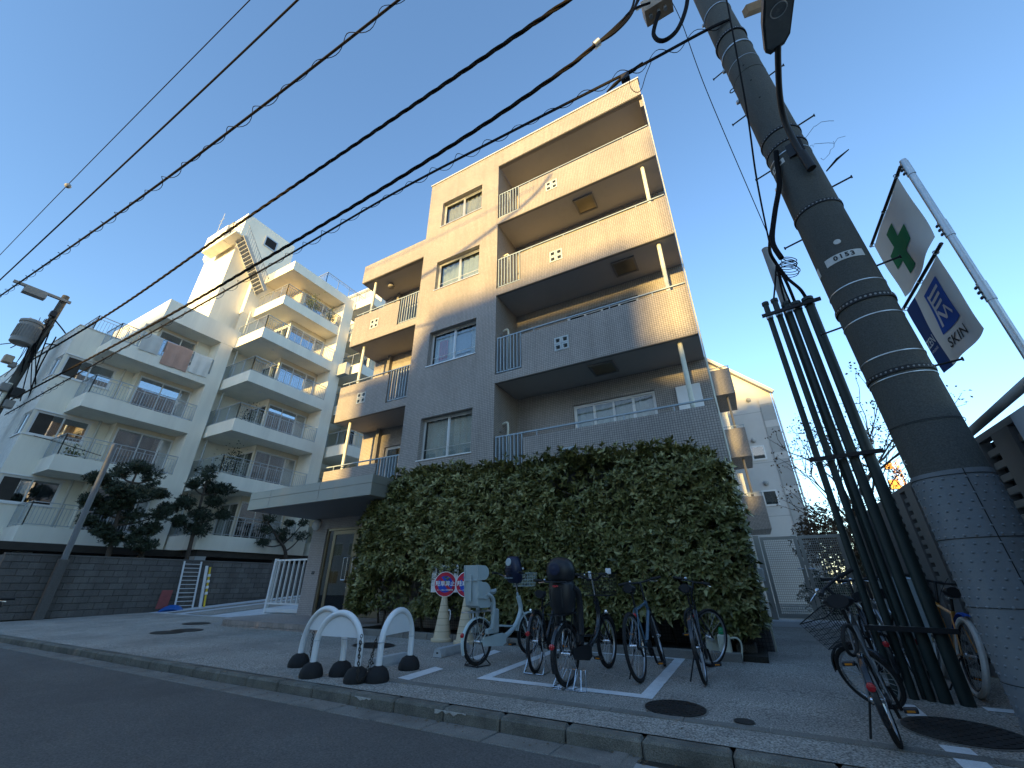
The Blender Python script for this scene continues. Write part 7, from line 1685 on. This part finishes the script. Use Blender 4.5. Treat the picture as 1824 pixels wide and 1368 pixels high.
la = B1[0]-B1[1]*B1[2]; lb = B1[0]+B1[1]*B1[2]; ra_ = B3[0]-B3[1]*B3[2] if (B3[0]-B3[1]*B3[2]).y < (B3[0]+B3[1]*B3[2]).y else B3[0]+B3[1]*B3[2]
l2 = B2[0]-B2[1]*B2[2]
chain('rusty chain slung from the front barrier to the single barrier', [lb+V3((0.045, -0.045, 0.46)), lb+V3((0.06, -0.05, 0.25)), lb+V3((0.10, -0.06, 0.05)), (lb+ra_)/2+V3((0.02, -0.06, 0.03)), ra_+V3((-0.09, -0.05, 0.22)), ra_+V3((-0.045, -0.03, 0.46))])
chain('second strand of rusty chain between the barriers', [lb+V3((0.04, -0.05, 0.40)), lb+V3((0.075, -0.07, 0.25)), lb+V3((0.13, -0.09, 0.03)), (lb+ra_)/2+V3((0.05, -0.02, 0.12)), ra_+V3((-0.06, -0.05, 0.28)), ra_+V3((-0.045, -0.04, 0.42))])
chain('short rusty chain looped on the left legs of the crossed barriers', [la+V3((-0.05, -0.03, 0.46)), la+V3((-0.08, -0.0, 0.33)), la+V3((-0.10, 0.03, 0.20)), la+V3((-0.07, 0.06, 0.32)), la+V3((-0.05, 0.05, 0.45))])
# ------------------------------------------------------------------ no-parking cones
M('cone_cream', (0.62, 0.50, 0.34), rough=0.5, var=0.06, scale=4, dirt=0.2, dscale=4); M('sign_red', (0.50, 0.02, 0.05), rough=0.4, var=0.03); M('sign_blue', (0.02, 0.07, 0.42), rough=0.4, var=0.03); M('sign_white', (0.75, 0.75, 0.75), rough=0.4, var=0.03); M('groove', (0.30, 0.24, 0.16), rough=0.7, var=0.1)
def disc(mb, c, r, ax, ay, n=40, d=0.002): 
    mb.prism([(math.cos(2*math.pi*k/n)*r, math.sin(2*math.pi*k/n)*r) for k in range(n)], ax, ay, V3(ax).cross(V3(ay)), d, c); return mb
def cone_sign(px, label):
    g = gp(*px); z = gz(g.y); t = thing('cone_sign', label, 'cone sign', (g.x, g.y, z), 'cream cones with round no parking signs')
    H = 0.74; prof = [(0.205, 0), (0.21, 0.02), (0.205, 0.045), (0.165, 0.055)]; prof += [(0.165-0.115*k/10, 0.055+(H-0.055)*k/10) for k in range(1, 11)]; prof.append((0.0, H+0.01))
    MB().lathe((g.x, g.y, z), prof, 32).build('cone', 'cone_cream', t, smooth=True)
    for k in range(1, 6):
        h = 0.055+(H-0.1)*k/6; r_ = 0.165-0.115*(h-0.055)/(H-0.055); MB().torus((g.x, g.y, z+h), r_+0.0005, 0.004, axis=(0,0,1), n=32, k=5).build('band', 'groove', t)
    d = V3((g.x, g.y, 0)).normalized(); ax = V3((0.94, -0.34, 0)).normalized(); ax = V3((-d.y, d.x, 0)); ax = -ax if ax.x < 0 else ax; ax = (ax*0.8+V3((1, 0, 0))*0.5).normalized(); up = V3((0, 0, 1)); nrm = ax.cross(up)
    hp = V3((g.x, g.y, z+0.5))+ax*0.075; MB().tube(smooth_pts([hp, hp+ax*0.05+V3((0,0,0.0)), hp+ax*0.055+V3((0, 0, -0.14)), hp+ax*0.022+V3((0, 0, -0.16))], 4), 0.012, 8).build('handle', 'sign_white', t, smooth=True)
    c = V3((g.x, g.y, z+H+0.215)); s = disc(MB(), c-nrm*0.012, 0.225, ax, up, d=0.024).build('sign', 'sign_white', t)
    f = c+nrm*0.0125; disc(MB(), f, 0.212, ax, up).build('red_disc', 'sign_red', s); disc(MB(), f+nrm*0.002, 0.148, ax, up).build('blue_disc', 'sign_blue', s)
    MB().obox(f+nrm*0.005, (ax-up), nrm, (ax+up), 0.295, 0.002, 0.05).build('red_bar', 'sign_red', s)
    put_text('lettering', '駐車禁止', 0.098, 'sign_white', s, f+nrm*0.0065+up*0.005, ax, up, bold=0.0022, extrude=0.0008)
    put_text('lettering', 'ガレージ前につき駐車厳禁', 0.027, 'sign_white', s, f+nrm*0.0065-up*0.105, ax, up, bold=0.0006, extrude=0.0008)
    return t
cone_sign((787, 1142), 'cream cone with a round no parking sign, left of the two'); cone_sign((828, 1146), 'cream cone with a round sign half hidden behind the pale bicycle')
# white notice board half buried in the hedge behind the cones
q0, q1 = atY(770, 1007, 7.28), atY(816, 1006, 7.28); zb = atY(775, 1045, 7.28).z-0.1
nb = thing('notice_board', 'white notice board half covered by the hedge behind the cones', 'sign', ((q0.x+q1.x)/2, 7.28, 0)); MB().bbox(q0.x, q1.x, 7.29, 7.305, zb, q0.z, 0.003).build('panel', 'sign_white', nb)
MB().tube([((q0.x+q1.x)/2, 7.32, gz(7.3)), ((q0.x+q1.x)/2, 7.32, q0.z-0.05)], 0.018, 8).build('post', 'galv', nb)
put_text('lettering', '駐輪場', 0.15, 'print_black', nb, ((q0.x+q1.x)/2+0.02, 7.287, q0.z-0.13), (1,0,0), (0,0,1), bold=0.003)
V, F, r_ = sprigs(np.stack([RNG.uniform(q0.x-0.05, q1.x+0.05, 26), RNG.uniform(7.22, 7.27, 26), q0.z-np.abs(RNG.normal(0.0, 0.16, 26))+0.04], 1), np.tile(np.array([[0.1, -0.6, 0.4]]), (26, 1))+RNG.normal(0, 0.3, (26, 3)), 6, 0.10, 0.02)
me = np_mesh('overgrowth', V-np.array(ORG[HG.name])[None, :], F, r_, 'foliage_hedge'); o = bpy.data.objects.new('overgrowth', me); COL.objects.link(o); o.parent = HG; o['kind'] = 'stuff'
# ------------------------------------------------------------------ wheel stops
M('stop_conc', (0.40, 0.42, 0.43), rough=0.8, var=0.1, speck=0.15, bump=0.2, dirt=0.3, dscale=4)
def wheel_stop(c, ang, label, L=0.62):
    t = thing('wheel_stop', label, 'wheel stop', (c[0], c[1], gz(c[1])), 'concrete wheel stops'); d = V3((math.cos(ang), math.sin(ang), 0)); n = V3((-d.y, d.x, 0))
    MB().prism([(-0.075, 0), (0.075, 0), (0.075, 0.03), (0.05, 0.11), (-0.05, 0.11), (-0.075, 0.03)], n, (0,0,1), d, L, V3((c[0], c[1], gz(c[1])))-d*L/2).build('block', 'stop_conc', t)
    for e in (-1, 1): MB().obox(V3((c[0], c[1], gz(c[1])+0.055))+d*e*(L/2+0.001), d, n, (0,0,1), 0.002, 0.035, 0.02).build('slot', 'dark_void', t)
a, b_ = gp(786, 1174), gp(822, 1158); wheel_stop(((a.x+b_.x)/2-0.03, (a.y+b_.y)/2+0.05), math.atan2(1, -0.03), 'pale concrete wheel stop in front of the cones', 0.80)
a, b_ = gp(668, 1195), gp(722, 1184); wheel_stop((-4.72, 5.12), math.atan2(1, 0.0), 'pale concrete wheel stop behind the single arched barrier', 0.62)
# ------------------------------------------------------------------ small things by the right corner of the hedge
M('bottle_green', (0.02, 0.25, 0.10), rough=0.35, var=0.05); M('can_cream', (0.55, 0.55, 0.44), rough=0.5, var=0.08)
g = gp(1300, 1178); z = gz(g.y)
wc = thing('spray_can', 'cream canister with a round green cap by the hedge corner', 'canister', (g.x-0.02, g.y, z)); MB().bbox(g.x-0.10, g.x+0.06, g.y-0.05, g.y+0.06, z, z+0.32, 0.02).build('body', 'can_cream', wc); MB().lathe((g.x-0.03, g.y, z+0.32), [(0.045, 0), (0.05, 0.03), (0.035, 0.075), (0, 0.085)], 14).build('cap', 'bottle_green', wc, smooth=True)
MB().tube(smooth_pts([(g.x+0.05, g.y, z+0.27), (g.x+0.15, g.y-0.02, z+0.28), (g.x+0.19, g.y-0.02, z+0.2), (g.x+0.15, g.y-0.03, z+0.0)], 5), 0.012, 8).build('hose', 'can_cream', wc, smooth=True)
g2_ = gp(1262, 1172); MB().bbox(g2_.x+0.0, g2_.x+0.20, g2_.y+0.02, g2_.y+0.05, gz(g2_.y), gz(g2_.y)+0.34, 0.004).build('leaning_board', 'can_cream', label='small cream board behind the black sports bicycle wheel', cat='board')
g = gp(1335, 1172); cbk = MB().bbox(g.x-0.14, g.x+0.12, g.y-0.0, g.y+0.32, gz(g.y), gz(g.y)+0.17, 0.015).build('concrete_block', 'gutter', label='low concrete block at the right foot of the hedge', cat='block')
# ------------------------------------------------------------------ things against the block wall at the left
g = gp(322, 1091); 
lr = thing('ladder_rack', 'white metal rack of rungs leaning on the block wall', 'rack', (-19.7, 9.2, gz(9.2))); M('rack_white', (0.66, 0.67, 0.68), rough=0.4, var=0.05)
p0, p1 = atX(307, 1092, -19.55), atX(341, 1000, -19.85); p2, p3 = atX(318, 1092, -19.55), atX(353, 1000, -19.85)
ya, yb = p0.y, p0.y+0.62; zt = p1.z
A_, B_, C_, D_ = V3((-19.5, ya, gz(9)+0.0)), V3((-19.86, ya, zt)), V3((-19.5, yb, gz(9)+0.0)), V3((-19.86, yb, zt))
MB().bar(A_, B_, 0.05, 0.04).build('rail', 'rack_white', lr); MB().bar(C_, D_, 0.05, 0.04).build('rail', 'rack_white', lr)
for k in range(12): f_ = (k+0.3)/12; MB().bar(A_.lerp(B_, f_), C_.lerp(D_, f_), 0.02, 0.02).build('rung', 'rack_white', lr)
M('yellow', (0.60, 0.42, 0.02), rough=0.5, var=0.08); M('tarp_blue', (0.01, 0.10, 0.36), rough=0.5, var=0.1, bump=0.3, bscale=15); M('board_red', (0.30, 0.09, 0.09), rough=0.7, var=0.15, scale=4)
yp = thing('yellow_post', 'yellow and white banded post leaning beside the rack', 'post', (-19.5, yb+0.25, gz(9.5))); e0, e1 = V3((-19.40, yb+0.22, gz(9.5))), V3((-19.80, yb+0.22, zt-0.15))
MB().bar(e0, e1, 0.09, 0.05).build('board', 'rack_white', yp); MB().tube([e0+V3((0.05, 0.12, 0)), e1+V3((0.05, 0.12, -0.05))], 0.035, 10).build('tube', 'yellow', yp, smooth=True); MB().bbox(-19.5, -19.25, yb+0.1, yb+0.5, gz(9.5), gz(9.5)+0.05, 0.01).build('foot', 'yellow', yp)
for k in range(4):
    f_ = 0.35+0.14*k; MB().bar((e0+V3((0.05, 0.12, 0))).lerp(e1+V3((0.05, 0.12, -0.05)), f_), (e0+V3((0.05, 0.12, 0))).lerp(e1+V3((0.05, 0.12, -0.05)), f_+0.06), 0.078, 0.078).build('band', 'rack_white', yp)
MB().obox((-19.80, ya-0.30, gz(8.6)+0.42), (0.12, 0, 1), (0, 1, 0), (1, 0, -0.12), 0.62, 0.36, 0.03).build('red_board', 'board_red', label='faded red board leaning on the block wall', cat='board')
tb = wave_sheet(0, 1, 0, 2*math.pi, lambda u, v: (-19.45+0.24*math.sin(math.pi*u)**0.7*math.cos(v)*(1+0.2*math.sin(3*v+5*u)), ya-0.55+u*0.85, gz(8.6)+max(0.0, 0.10*math.sin(math.pi*u)**0.6*(1+math.sin(v))*(1+0.25*math.sin(7*u+2*v)))), 16, 18)
tb.build('blue_tarp', 'tarp_blue', smooth=True, label='crumpled blue tarpaulin on the ground by the block wall', cat='tarpaulin', fix=False)

# ------------------------------------------------------------------ fallen leaves and grit along the kerb and hedge foot
M('litter', (0.12, 0.085, 0.045), rough=0.95, var=0.3, scale=20)
n = 420; xs_ = RNG.uniform(-14, 2, n); wch = RNG.uniform(0, 1, n)
ys2 = np.where(wch < 0.45, RNG.uniform(3.6, 3.79, n), np.where(wch < 0.8, 7.22-np.abs(RNG.normal(0, 0.18, n)), RNG.uniform(3.9, 7.2, n)))
zz2 = np.where(ys2 < 3.8, -0.086, KS*(np.maximum(ys2, 3.8)-KY0)+0.006)
D = np.stack([RNG.normal(0, 1, n), RNG.normal(0, 1, n), np.zeros(n)], 1); D /= np.linalg.norm(D, axis=1)[:, None]; S = np.stack([-D[:, 1], D[:, 0], np.zeros(n)], 1)
V, F = leaf6(np.stack([xs_, ys2, zz2], 1), D, S, RNG.uniform(0.015, 0.05, n), RNG.uniform(0.005, 0.014, n), droop=-0.05)
me = np_mesh('leaf_litter', V, F, RNG.uniform(0, 1, len(F)), 'litter'); o = bpy.data.objects.new('leaf_litter', me); COL.objects.link(o); tag(o, 'scattered dry leaf bits along the kerb and hedge foot', 'leaf litter', None, 'stuff')
